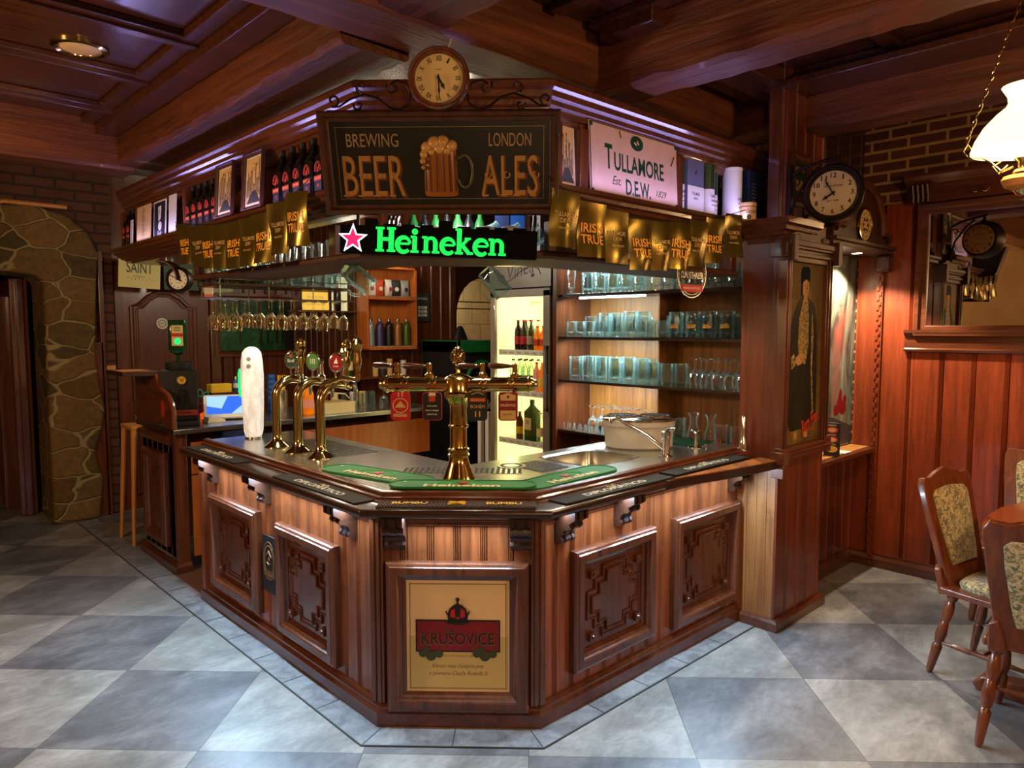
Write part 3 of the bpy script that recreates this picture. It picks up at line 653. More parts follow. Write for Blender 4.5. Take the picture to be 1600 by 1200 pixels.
mb = MB(tf((1.66 + 2.14) / 2 - .016, (2.58 + 2.10) / 2 - .016, -45)); mb.box((-.335, -.052, 0), (.335, .052, .007))
for i in range(58): x = -.33 + i * .0115; mb.box((x, -.048, .007), (x + .005, .048, .011))
mb.m = 1
for x in (-.2, .2): mb.text('BUMBU', .15, .036, (x, 0, .0118), .03)
for a in (35, -35): c_, s_ = cos(rad(a)) * .036, sin(rad(a)) * .026; mb.tube([(-c_, -s_, .012), (c_, s_, .012)], .006, 6); mb.lathe([(.009, 0), (.006, .004)], 8, (c_, s_, .01)); mb.lathe([(.009, 0), (.006, .004)], 8, (-c_, -s_, .01))
tag(mb.build('drip_mat', ['brownrub', 'yellow'], smooth=0), 'brown ribbed rum mat with yellow lettering along the front ledge', 'bar mat')
# green beer mats on the steel
def star(mb, c, r, z, h=.001):
    pts = [(c[0] + (r if i % 2 == 0 else r * .42) * sin(pi * i / 5), c[1] + (r if i % 2 == 0 else r * .42) * cos(pi * i / 5)) for i in range(10)][::-1]; mb.prism(pts, z, z + h)
def greenmat(x, y, a, label, sx=.62, sy=.17, z=1.0365):
    mb = MB(tf(x, y, a, z)); mb.prism([(px * sx / 2, py) for px, py in [(p[0], p[1]) for p in [(q[0] / (sx / 2), q[1]) for q in rrect(sx, sy, sy * .49, 8)]]], 0, .006)
    rim = rrect(sx - .008, sy - .008, sy * .47, 8); mb.tube([(p[0], p[1], .007) for p in rim], .003, 5, True)
    mb.m = 1; star(mb, (0, .014), .034, .0085); mb.m = 2; mb.text('Heineken', .34, .05, (0, -.038, .0088), .03)
    mb.m = 3; mb.tube([(p[0], p[1], .007) for p in arc(0, -.03, .12, 20, 160, 14, .1)], .003, 5)
    mb.m = 2; mb.disc((-sx * .4, .03, .0105), .008)
    return tag(mb.build('beer_mat', ['green', 'red', 'cream', M['greenl']], smooth=0), label, 'bar mat', 'green rubber beer mats on the steel')
M['greenl'] = plain('light_green_rubber', '#3c9a34', .5)
greenmat(1.89, 2.95, -90 + 12, 'green rounded beer mat lying on the steel left of the brass column', .68, .20)
greenmat(2.02, 2.45, -45, 'green rounded beer mat in front of the brass column, middle of three', .66, .16, 1.0455)
greenmat(2.52, 2.27, 3, 'green rounded beer mat lying on the steel right of the brass column', .68, .18)
# ------------------------------------------------------------------ overhead canopy following the bar
can = thing('bar_canopy', 'mahogany display canopy with stepped cornices hanging over the octagonal bar', 'canopy', (2.0, 3.0, 2.05))
B = [(1.74, 6.20), (1.74, 2.77), (2.30, 2.21), (4.25, 2.21)]
mb = MB(); mb.sweep([(-.03, 2.79), (-.03, 2.62), (0, 2.62), (.006, 2.645), (.016, 2.65), (.02, 2.665), (.03, 2.668), (.034, 2.69), (.048, 2.70), (.05, 2.72), (.064, 2.73), (.066, 2.755), (.08, 2.765), (.08, 2.79), (.072, 2.80), (-.03, 2.80)], B); mb.build('top_cornice', 'mah_y', can, smooth=20)
mb = MB(); mb.sweep([(-.32, 2.78), (-.01, 2.78), (-.01, 2.80), (-.32, 2.80)], B); mb.build('top_board', 'mah_y', can, smooth=0)
mb = MB(); mb.sweep([(-.02, 2.262), (.03, 2.262), (.035, 2.272), (.06, 2.276), (.065, 2.286), (.088, 2.290), (.092, 2.305), (.118, 2.312), (.12, 2.328), (.14, 2.334), (.14, 2.352), (-.02, 2.352)], B); mb.build('shelf_cornice', 'mah_y', can, smooth=20)
mb = MB(); mb.sweep([(-.32, 2.325), (.0, 2.325), (.0, 2.3505), (-.32, 2.3505)], B); mb.build('display_shelf', 'mah_y', can, smooth=0)
mb = MB(); mb.sweep([(-.33, 2.33), (-.31, 2.33), (-.31, 2.80), (-.33, 2.80)], B[:2]); mb.sweep([(-.33, 2.33), (-.31, 2.33), (-.31, 2.80), (-.33, 2.80)], [(2.45, 2.21), (4.25, 2.21)]); mb.build('back_panel', 'shelfback', can, smooth=0)
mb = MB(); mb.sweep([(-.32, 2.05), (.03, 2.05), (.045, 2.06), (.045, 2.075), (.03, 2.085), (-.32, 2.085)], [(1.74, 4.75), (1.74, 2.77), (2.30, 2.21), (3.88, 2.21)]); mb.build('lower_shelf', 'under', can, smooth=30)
for y in (6.17, 5.80, 4.82, 3.91, 2.88):
    mb = MB(); mb.box((1.70, y - .02, 2.35), (2.05, y + .02, 2.64)); mb.box((1.685, y - .03, 2.35), (1.72, y + .03, 2.64)); mb.build('upright', 'mah_z', can, bev=.003)
for x in (2.33, 2.505, 3.265, 4.22):
    mb = MB(); mb.box((x - .02, 2.18, 2.35), (x + .02, 2.52, 2.64)); mb.box((x - .03, 2.165, 2.35), (x + .03, 2.19, 2.64)); mb.build('upright', 'mah_z', can, bev=.003)
for y in (4.7, 3.0): 
    mb = MB(); mb.box((1.70, y - .03, 2.08), (1.76, y + .03, 2.22)); mb.build('lower_post', 'mah_z', can, bev=.003)
for x in (2.36, 3.84):
    mb = MB(); mb.box((x - .03, 2.17, 2.08), (x + .03, 2.25, 2.22)); mb.build('lower_post', 'mah_z', can, bev=.003)
mb = MB(); mb.box((1.74, 4.75, 2.25), (2.06, 6.19, 2.325)); mb.build('end_box', 'mah_x', can, bev=.01)
mb = MB(); mb.lathe([(.045, 0), (.045, -.012), (.034, -.012)], 20, (1.88, 5.75, 2.25), cap=False); mb.m = 1; mb.lathe([(.033, 0), (.033, -.008)], 20, (1.88, 5.75, 2.25)); tag(mb.build('recessed_spotlight', ['chrome', emis('spot_glow', '#fff0d0', 12)]), 'small round glowing spotlight under the far left end of the canopy', 'spotlight')
# decorative black scrolled brackets under the sign (curved reed bundles)
for x, y, s in ((1.78, 2.60, 1), (2.20, 2.20, 1)):
    mb = MB(fr((x, y, 2.20), 225))
    for k in (-.018, 0, .018): mb.tube([(k + .0, .02, .02), (k, .0, .06), (k - .004, -.035, .07), (k - .01, -.07, .05), (k - .012, -.10, .02)], .007, 6)
    mb.build('scroll_bracket', 'dark', can)

# --- signboard: leaning forward from the facet
a45 = lambda a, s: ((s / S2 + a) / S2, (s / S2 - a) / S2)     # (along-facet, u+v) -> x, y
cx, cy = a45(-.358, 4.09)
tilt = math.degrees(math.asin(.12 / .36)) 
ST = fr((cx, cy, 2.40), 225, tilt=19)
sg = thing('pub_sign', 'black framed pub sign with painted beer mug and gold BEER ALES lettering', 'sign', (cx, cy, 2.22))
w_, h_ = .86, .315
mb = MB(ST); moulding(mb, w_, h_, [(0, 0), (0, .010), (.008, .016), (.014, .016), (.02, .03), (.034, .034), (.04, .026), (.04, 0)]); mb.build('frame', 'frame', sg, smooth=40)
M['signblk'] = plain('sign_black', '#15120e', .4); M['beer'] = plain('painted_beer', '#8a4c12', .35); M['beerd'] = plain('painted_beer_dark', '#5d2f0c', .35); M['foam'] = plain('painted_foam', '#b98a4a', .35); M['hand'] = plain('painted_handle', '#4a4630', .35)
mb = MB(ST); mb.box((-w_ / 2, -h_ / 2, -.01), (w_ / 2, h_ / 2, .006)); mb.m = 1
for a in (-1, 1): mb.box((a * (w_ / 2 - .022), -h_ / 2 + .02, .006), (a * (w_ / 2 - .0235), h_ / 2 - .02, .0066)); mb.box((-w_ / 2 + .02, a * (h_ / 2 - .02), .006), (w_ / 2 - .02, a * (h_ / 2 - .0215), .0066))
mb.m = 2; mb.text('BREWING', .205, .05, (-.265, .088, .007), 0); mb.text('LONDON', .165, .05, (.275, .088, .007), 0)
mb.m = 3; mb.text('BEER', .255, .165, (-.262, -.052, .007), .015); mb.text('ALES', .235, .165, (.278, -.052, .007), .015)
mb.m = 4; mb.text('BEER', .245, .155, (-.268, -.048, .0076), .0); mb.text('ALES', .225, .155, (.272, -.048, .0076), .0)
for x in (-.385, -.325, -.262, -.198, .175, .25, .30, .365): mb.m = 4; mb.box((x - .013, -.128, .0078), (x + .013, -.121, .0082)); mb.tube([(p[0], p[1], .008) for p in arc(x + .012, -.045, .012, 90, 400, 10)], .0026, 5)
mb.build('painted_board', ['signblk', 'signlight', 'signlight', M['beerd'], 'signgold'], sg, smooth=0)
mb = MB(ST @ Matrix.Translation((.0, -.01, .006)))
mb.add([(x, y, z) for y, k in ((-.115, .93), (-.105, 1), (.055, .93), (.06, .9)) for x, z in [(.068 * k * cos(rad(t)), .03 * sin(rad(t))) for t in range(0, 181, 15)]],
       [(j * 13 + i, j * 13 + i + 1, (j + 1) * 13 + i + 1, (j + 1) * 13 + i)[::-1] for j in range(3) for i in range(12)])
mb.m = 1
for t in range(25, 156, 26): mb.tube([(.0655 * cos(rad(t)), -.095, .031 * sin(rad(t))), (.061 * cos(rad(t)), .045, .029 * sin(rad(t)))], .005, 6)
mb.m = 2
for x, y, r in ((-.05, .07, .024), (-.02, .085, .028), (.012, .09, .026), (.045, .075, .024), (.0, .065, .03), (-.062, .045, .018), (-.068, .02, .013), (-.067, -.004, .009), (.028, .06, .02), (-.03, .055, .018)): mb.lathe([(r, 0), (r * .95, .014), (r * .7, .026), (r * .3, .033), (.001, .035)], 12, (x, y, .0))
mb.m = 3; mb.tube([(p[0], p[1], .012) for p in [(.066, .03)] + arc(.095, -.02, .032, 120, -150, 16, .062)], .0065, 8)
mb.build('beer_mug_relief', ['beer', 'beerd', 'foam', 'hand'], sg, smooth=50)
# --- scrolled iron on top of the sign
SI = fr((*a45(-.358, 4.03), 2.59), 225)
sc = MB(SI)
def spiral(cx_, cy_, r0, r1, a0, a1, n_=18): return [(cx_ + (r0 + (r1 - r0) * i / n_) * cos(rad(a0 + (a1 - a0) * i / n_)), cy_ + (r0 + (r1 - r0) * i / n_) * sin(rad(a0 + (a1 - a0) * i / n_)), 0) for i in range(n_ + 1)]
for sx in (-1, 1):
    f = lambda L: [(sx * x, y, z) for x, y, z in L]
    sc.tube(f(spiral(.415, .042, .006, .026, -80, 260) ), .0045, 6)
    sc.tube(f([(.42, .018, 0), (.39, .018, 0), (.35, .045, 0), (.29, .065, 0), (.24, .05, 0), (.19, .012, 0), (.15, .006, 0), (.115, .03, 0), (.11, .07, 0), (.13, .105, 0), (.165, .115, 0), (.19, .10, 0)]), .0045, 6)
    sc.tube(f(spiral(.18, .09, .03, .006, 40, -260)), .004, 6)
    sc.tube(f(spiral(.30, .09, .006, .026, 200, -60)), .004, 6); sc.tube(f([(.32, .09, 0), (.30, .062, 0)]), .004, 6)
    sc.tube(f(spiral(.315, .022, .005, .020, 60, 380)), .0045, 6)
sc.tube([(-.44, .003, 0), (.44, .003, 0)], .003, 6)
tag(sc.build('scroll_ironwork', 'iron'), 'black wrought iron scrolls standing on top of the pub sign around the clock', 'ironwork')
# --- wall clock above the sign
def clock(T, r, label, roman=True, hm=(5, 27), depth=.045, name='wall_clock', rimmat='mah_z', both=False, flat=.0):
    ck = thing(name, label, 'clock', tuple(T.translation))
    mb = MB(T); mb.lathe([(r * .3, -depth), (r * .86, -depth), (r * .98, -depth * .5), (r, 0), (r * .985, .008), (r * .93, .016), (r * .88, .013), (r * .83, .015), (r * .77, .006), (r * .76, -.004)], 48); mb.build('case', rimmat, ck, smooth=40)
    mb = MB(T); mb.disc((0, 0, 0), r * .77, 40); mb.m = 1; R_ = r * .62
    num = ['XII', 'I', 'II', 'III', 'IIII', 'V', 'VI', 'VII', 'VIII', 'IX', 'X', 'XI'] if roman else ['12', '1', '2', '3', '4', '5', '6', '7', '8', '9', '10', '11']
    for i, t in enumerate(num):
        a = rad(i * 30); w = r * (.02 + sum(.034 if c_ == 'I' else .085 for c_ in t)) if roman else r * (.045 if t == '1' else .10 * len(t))
        mb.text(t, w, r * (.17 if roman else .17), (R_ * sin(a), R_ * cos(a), .001), .02 if not roman else .01, 0, -a if roman else 0)
    for i in range(60): a = rad(i * 6); mb.box((r * .745 * sin(a) - r * .004, r * .745 * cos(a) - r * .004, .0005), (r * .745 * sin(a) + r * .004, r * .745 * cos(a) + r * .004, .001))
    if not roman: mb.text('GRAND CENTRAL', r * .62, r * .06, (0, r * .25, .001), .01); mb.text('NEW YORK', r * .4, r * .06, (0, -r * .26, .001), .01)
    else: mb.text('LONDON', r * .2, r * .035, (0, r * .28, .001))
    mb.build('dial', ['ivory', 'mblack'], ck, smooth=0)
    if both:
        o2 = ck.children[-1].copy(); COL.objects.link(o2); o2.parent = ck; o2.matrix_basis = basis(ck).inverted() @ T @ Matrix.Rotation(pi, 4, 'Y') @ Matrix.Translation((0, 0, depth + .002)) @ T.inverted() @ basis(ck); o2.name = 'rear_dial'
    h, m = hm
    for nm, ang, L, wd, z in (('hour_hand', h * 30 + m * .5, .42, .035, .004), ('minute_hand', m * 6, .62, .022, .007)):
        a = rad(ang); d = Vector((sin(a), cos(a), 0)); p = Vector((cos(a), -sin(a), 0)); L *= r; wd *= r
        pts = [-d * L * .18 - p * wd, -d * L * .18 + p * wd, d * L * .5 + p * wd, d * L * .62 + p * wd * 2, d * L * .74 + p * wd, d * L, d * L * .74 - p * wd, d * L * .62 - p * wd * 2, d * L * .5 - p * wd]
        mb = MB(T); mb.prism([(q.x, q.y) for q in pts][::-1], z, z + .0015); mb.lathe([(r * .05, z), (r * .04, z + .003)], 12); mb.build(nm, 'mblack', ck, smooth=0)
    return ck
clock(fr((*a45(-.352, 4.0), 2.695), 225) @ Matrix.Translation((0, 0, .03)), .119, 'round mahogany clock with roman numerals standing on top of the pub sign', True, (4.51, 29.6))
mb = MB(); p0 = Vector((*a45(-.44, 4.3), 2.80)); mb.tube([p0, p0 + Vector((.03, -.01, .02)), p0 + Vector((.06, -.06, .06)), p0 + Vector((.07, -.09, .13))], .004, 6); tag(mb.build('power_cable', 'grey'), 'thin white cable running from the ceiling beam down behind the clock', 'cable')
# --- lit sign with custom slab letters
HS = fr((*a45(-.375, 4.13), 2.095), 225, roll=-2.2)
hs = thing('illuminated_sign', 'lit green brewery name sign with a red star hanging under the pub sign', 'sign', (*a45(-.375, 4.13), 2.03))
mb = MB(HS); mb.prism(rrect(.80, .115, .008), -.03, 0); 
for i in range(9): mb.box((-.30 + i * .075, .04, -.03), (-.245 + i * .075, .066 + (.02 if i in (0, 4) else 0), 0))
mb.build('sign_box', 'vblack', hs, smooth=0, bev=.004)
M['hgreen'] = emis('sign_green_glow', '#1fe84a', 1.15); M['hedge'] = emis('sign_letter_edge', '#8cffa8', 1.3); M['hred'] = emis('star_red_glow', '#f0245a', 1.1); M['hwhite'] = emis('star_white_glow', '#ffffff', 1.6)
def stroke(mb, pts, w, z, h=.006, cap=0):
    P = [Vector((p[0], p[1])) for p in pts]; k = len(P); L = []; R_ = []
    for i in range(k):
        d = ((P[min(i + 1, k - 1)] - P[max(i - 1, 0)])).normalized(); nn = Vector((-d.y, d.x)); ww = (w[i] if isinstance(w, list) else w) / 2
        L.append(P[i] + nn * ww); R_.append(P[i] - nn * ww)
    vs = [(p.x, p.y, z + h) for p in L] + [(p.x, p.y, z + h) for p in R_] + [(p.x, p.y, z) for p in L] + [(p.x, p.y, z) for p in R_]
    fs = []
    for i in range(k - 1): fs += [(i, k + i, k + i + 1, i + 1), (2 * k + i, i, i + 1, 2 * k + i + 1), (k + i, 3 * k + i, 3 * k + i + 1, k + i + 1)]
    mb.add(vs, fs)
def slab(mb, x, y, w=.034, h=.009): mb.box((x - w / 2, y - h / 2, .001), (x + w / 2, y + h / 2, .007))
def let(mb, c, x):
    s = .017
    if c == 'H':
        for q in (0, .046): stroke(mb, [(x + q, -.045), (x + q, .05)], .020, .001); slab(mb, x + q, -.042); slab(mb, x + q, .047)
        stroke(mb, [(x, .004), (x + .046, .004)], .014, .001); return .083
    if c == 'e':
        A = arc(x + .014, -.016, .026, 8, 318, 26, .029); ws = [.008 + .011 * abs(sin(rad((8 + 310 * i / 26) / 2 + 0))) for i in range(27)]
        stroke(mb, A, ws, .001); stroke(mb, [(x - .008, -.012), (x + .038, -.012)], .008, .001); return .058
    if c == 'i': stroke(mb, [(x, -.045), (x, .018)], .017, .001); slab(mb, x, -.042, .032); slab(mb, x - .006, .016, .02); mb.lathe([(.012, .001), (.012, .007), (.001, .0075)], 14, (x, .037, 0)); return .046
    if c == 'n':
        stroke(mb, [(x, -.045), (x, .018)], .017, .001); slab(mb, x, -.042, .03); slab(mb, x - .006, .016, .02)
        stroke(mb, [(x + .003, .0)] + arc(x + .02, -.006, .018, 140, 0, 8, .02) + [(x + .038, -.045)], [.008] + [.01 + .001 * i for i in range(9)] + [.017], .001); slab(mb, x + .040, -.042, .03); return .076
    if c == 'k':
        stroke(mb, [(x, -.045), (x, .055)], .018, .001); slab(mb, x, -.042, .032); slab(mb, x - .006, .052, .02)
        stroke(mb, [(x + .004, -.018), (x + .036, .016)], .011, .001); stroke(mb, [(x + .012, -.010), (x + .042, -.044)], .016, .001); slab(mb, x + .034, .016, .024, .008); slab(mb, x + .044, -.042, .026); return .076
x = -.235; mb = MB(HS); mb2 = MB(HS @ Matrix.Translation((0, 0, -.0005)))
for c in 'Heineken': x += let(mb, c, x)
mb.build('letters', 'hgreen', hs, smooth=0)
SX = -.345
mb = MB(HS); star(mb, (SX, .0), .062, .001, .003); mb.m = 1; star(mb, (SX, .0), .046, .004, .004); mb.build('star', ['hwhite', 'hred'], hs, smooth=0)
for sx_ in (-.33, .36):
    mb = MB(HS); mb.box((sx_ - .006, .05, -.02), (sx_ + .006, .17, -.012)); mb.build('hanger', 'iron', hs)
lo = light('sign_glow', 'AREA', tuple(HS @ Vector((0, 0, .03))), .35, (.2, 1, .3), .55, .08); aim(lo, (-1, -1, -.2), (1, -1, 0))

# --- things on the display shelf, left wing
def jager():
    r = thing('liqueur_bottle', 'x', 'bottle'); mb = MB()
    mb.loft([(0, .036, .036), (.004, .04, .04), (.165, .04, .04), (.18, .037, .037), (.20, .026, .026), (.215, .016, .016), (.225, .0135, .0135), (.262, .0135, .0135)], 24, 5); mb.build('body', 'black', r)
    mb = MB(); mb.lathe([(.0155, .255), (.0155, .285), (.012, .288)], 16); mb.build('cap', 'mblack', r)
    mb = MB(fr((-.0405, 0, .085), 180)); mb.m = 0; mb.box((-.032, -.058, 0), (.032, -.010, .001)); mb.m = 1; mb.box((-.033, -.012, .001), (.033, .010, .002)); mb.tube([(p[0], p[1], .001) for p in arc(0, .042, .027, -20, 200, 18, .032)], .0022, 4)
    mb.tube([(p[0], p[1], .001) for p in arc(0, .042, .020, -30, 210, 18, .024)], .0014, 4); mb.tube([(-.014, .058, .001), (0, .028, .001), (.014, .058, .001)], .003, 4); mb.tube([(-.01, .03, .001), (0, .045, .001), (.01, .03, .001)], .002, 4)
    mb.m = 2; mb.text('Jägermeister', .058, .011, (0, -.001, .0024), .02); mb.m = 1; mb.text('35', .02, .016, (0, -.034, .0014), .02)
    mb.build('label', ['mblack', 'orangep', 'tan'], r, smooth=0); return r
jb = jager(); jd = False
def put_jager(x, y, lab, g):
    global jd
    if not jd: jb.location = (x, y, 2.3505); jb['label'] = lab; jb['group'] = g; jd = True
    else: dup(jb, (x, y, 2.3505), 0, lab, g)
for i in range(5): put_jager(1.70, 3.04 + i * .107, 'black liqueur bottle with orange label in the row right of the two framed prints', 'liqueur bottles right of the prints')
for i in range(5): put_jager(1.71, 4.30 + i * .106, 'black liqueur bottle with orange label in the row left of the two framed prints', 'liqueur bottles left of the prints')
for i in range(2): put_jager(1.70, 5.93 + i * .11, 'black liqueur bottle at the far left end of the canopy shelf', 'liqueur bottles at the far left end')
def print_frame(T, w, h, lab, art, fm='frame', name='framed_print', cat='picture', fw=.022):
    r = thing(name, lab, cat, tuple(T.translation)); mb = MB(T); moulding(mb, w, h, [(0, 0), (0, .008), (fw * .35, .012), (fw * .6, .02), (fw, .018), (fw, 0)]); mb.build('frame', fm, r, smooth=30)
    mb = MB(T); mb.box((-w / 2, -h / 2, -.002), (w / 2, h / 2, .002)); art(mb, w, h); mb.build('print', ['paper', 'dgrey', 'tan', 'navy'], r, smooth=0)
    return r
def art_street(seed):
    def f(mb, w, h):
        r = random.Random(seed); mb.m = 2; mb.box((-w / 2 + .008, -h / 2 + .008, .002), (w / 2 - .008, h / 2 - .008, .0025)); mb.m = 1
        for i in range(12):
            x = -w / 2 + .014 + i * (w - .028) / 12; hh = h * r.uniform(.2, .68); mb.box((x, -h / 2 + .05, .0025), (x + w * .035, -h / 2 + .05 + hh, .003)); mb.poly([(x - .002, -h / 2 + .05 + hh), (x + w * .05, -h / 2 + .05 + hh), (x + w * .02, -h / 2 + .068 + hh)], .003)
        for i in range(16): x = r.uniform(-w * .4, w * .3); y = r.uniform(-h * .3, h * .4); mb.box((x, y, .003), (x + w * .14, y + .002, .0033))
        mb.m = 1; mb.poly([(-w * .42, -h * .44), (w * .42, -h * .44), (w * .12, -h * .2), (-w * .1, -h * .2)], .0032)
    return f
print_frame(fr((1.665, 3.725, 2.52), 180, tilt=-4), .20, .26, 'dark framed street print with violet glow, nearer the pub sign of the two', art_street(3))
print_frame(fr((1.665, 4.10, 2.52), 180, tilt=-4), .20, .26, 'dark framed street print standing left of the other print', art_street(5))
def flatcard(T, w, h, lab, name, cat, build, mats, t=.006, r=.002):
    mb = MB(T); mb.prism(rrect(w, h, r, 2), -t, 0); build(mb); return tag(mb.build(name, mats, smooth=0), lab, cat)
def menu(mb):
    mb.m = 1
    for i in range(14): mb.box((-.035, .09 - i * .013, .0), (.035 - (i * 7 % 5) * .006, .0935 - i * .013, .0006))
    mb.box((-.006, .10, 0), (.006, .118, .0006))
flatcard(fr((1.66, 5.56, 2.485), 180, -3), .30, .26, 'pale menu board with small text in a wooden edge on the left display shelf', 'menu_board', 'menu board', menu, ['tan', 'dgrey'])
def lady(mb):
    mb.m = 1; mb.prism(rrect(.22, .23, .008), 0, .0004); mb.m = 2; mb.prism([(-.02, -.01), (.022, .0), (.034, .09), (-.028, .085)], .0004, .001); mb.disc((.01, -.045, .001), .036, 20, .03); mb.text('Frida', .09, .035, (0, -.095, .001), .0, .4)
    mb.m = 1; mb.text('ALE', .03, .012, (.0, .045, .0015), .02, 0, 1.4)
flatcard(fr((1.655, 5.20, 2.48), 180, -3), .24, .25, 'dark drink advert card showing a pale tall glass beside the menu board', 'advert_card', 'card', lady, ['paper', 'mblack', 'paper'])
flatcard(fr((1.66, 4.97, 2.485), 180, -3), .13, .26, 'plain pale board leaning on the display shelf beside the drink advert card', 'blank_board', 'board', lambda mb: None, ['paper'])
flatcard(fr((1.66, 5.85, 2.45), 180, -3), .05, .19, 'narrow white card next to the far left liqueur bottles', 'white_card', 'card', lambda mb: None, ['paper'])
# --- right wing of the display shelf
print_frame(fr((2.42, 2.20, 2.515), -90, -3), .11, .27, 'tall framed sepia print right behind the pub sign', art_street(9), name='framed_print')
M['tinsign'] = plain('whiskey_sign_enamel', '#c9a68c', .22, var=.06, coat=.6)
def tdew(mb):
    mb.m = 1; mb.lathe([(.042, 0), (.042, .001)], 32, (.005, .115, 0), 1.2, .85); mb.m = 2; mb.tube([(-.015, .118, .0015), (.0, .105, .0015), (.008, .128, .0015), (.02, .111, .0015)], .003, 5); mb.m = 1
    mb.text('T', .055, .115, (-.215, .020, .0006), .02); mb.text('ULLAMORE', .40, .085, (.025, .005, .0006), .02); mb.text('D.E.W.', .20, .075, (.01, -.105, .0006), .02); mb.text('Est.', .065, .04, (-.16, -.085, .0006), 0, .4); mb.text('1829', .09, .032, (.20, -.105, .0006), 0, .4)
    for sx in (-1, 1): 
        for sy in (-1, 1): mb.lathe([(.012, 0), (.008, .003)], 8, (sx * .335, sy * .15, 0))
    mb.m = 3; mb.tube([(-.13, .15, .001), (-.12, .12, .001)], .004, 5); mb.tube([(.29, .05, .001), (.32, .10, .001)], .003, 5)
    for sx in (-1, 1): mb.box((sx * .343, -.16, 0), (sx * .347, .16, .002)); mb.box((-.345, sx * .158, 0), (.345, sx * .162, .002))
flatcard(fr((2.885, 2.16, 2.525), -90, -3), .70, .33, 'pale enamel whiskey sign with dark lettering leaning on the right display shelf', 'enamel_sign', 'sign', tdew, ['tinsign', 'dgreen', 'tan', M['frame']])
M['tubeg'] = plain('green_tube', '#2e4220', .3, .3); M['boxgrey'] = plain('slate_box', '#5c5e70', .4)
def tube_can(x, y, r, h, lab, top, low, txt, lid=None):
    root = thing('whiskey_tube', lab, 'gift tube', (x, y, 2.3505)); mb = MB(Matrix.Translation((x, y, 2.3505))); mb.lathe([(r, 0), (r, h * .55)], 28); mb.build('lower_sleeve', low, root)
    mb = MB(Matrix.Translation((x, y, 2.3505))); mb.lathe([(r * 1.005, h * .55), (r * 1.005, h * .96), (r * 1.03, h * .965), (r * 1.03, h), (r * .9, h * 1.005)], 28); mb.build('upper_sleeve', top, root)
    mb = MB(fr((x, y - r - .001, 2.3505 + h * .42), -90)); mb.text(txt[0], r * 1.3, .016, (0, 0, 0), .01); mb.text(txt[1], r * .8, .012, (0, -.025, 0), .01); mb.box((-r * .3, -.05, -.0005), (r * .3, -.046, 0)); mb.build('lettering', 'dgrey', root, smooth=0)
tube_can(3.33, 2.22, .034, .29, 'green whiskey tube half hidden left of the slate gift box', 'tubeg', 'paper', ('TULLAMORE', 'DEW'))
tube_can(3.595, 2.21, .044, .30, 'green whiskey tube standing right beside the slate gift box', 'tubeg', 'paper', ('TULLAMORE', 'DEW'))
tube_can(3.69, 2.24, .038, .27, 'slimmer green whiskey tube between the wide green and the white one', 'tubeg', 'paper', ('TULLAMORE', 'DEW'))
tube_can(3.82, 2.18, .055, .31, 'white whisky tube with dark lettering on the right display shelf', 'white', 'white', ('LAPHROAIG', '10'))
r = thing('gift_box', 'slate grey gift box with a white lower label among the whiskey tubes', 'box', (3.455, 2.24, 2.3505)); mb = MB(); mb.box((3.375, 2.19, 2.3505), (3.535, 2.30, 2.66)); mb.build('box', M['boxgrey'], r, smooth=0, bev=.002)
mb = MB(fr((3.455, 2.189, 2.43), -90)); mb.box((-.08, -.079, 0), (.08, .085, .001)); mb.m = 1; mb.text('TULLAMORE', .075, .017, (0, .045, .0015), .01); mb.text('DEW', .04, .014, (0, .02, .0015), .01); mb.tube([(-.01, .15, .001), (.004, .16, .001), (-.002, .172, .001)], .003, 5); mb.build('label', ['paper', 'dgrey'], r, smooth=0)
r = thing('gift_box', 'navy blue whisky box at the pillar end of the right display shelf', 'box', (3.99, 2.18, 2.3505)); mb = MB(); mb.box((3.92, 2.13, 2.3505), (4.07, 2.24, 2.665)); mb.build('box', 'navy', r, smooth=0, bev=.002)
mb = MB(fr((3.99, 2.129, 2.52), -90)); 
for i in range(7): mb.box((-.035, .07 - i * .02, 0), (.03 - (i % 3) * .01, .073 - i * .02, .0005))
mb.build('lettering', 'grey', r, smooth=0)
r = thing('coffee_tin', 'cream tin lettered Colonial at the corner of the right cornice', 'tin', (3.84, 2.08, 2.352)); mb = MB(Matrix.Translation((3.86, 2.105, 2.352))); mb.lathe([(.05, 0), (.05, .09), (.052, .092), (.052, .108), (.046, .11)], 30); mb.m = 1; mb.ring((0, 0, 0), .0505, .0512, .084, .088); mb.build('tin', ['tan', 'dred'], r)
mb = MB(fr((3.83, 2.063, 2.40), 235)); mb.text('Colonial', .06, .02, (0, .01, 0), .01, .2); mb.disc((-.012, -.022, 0), .014); mb.build('label', 'dgrey', r, smooth=0)

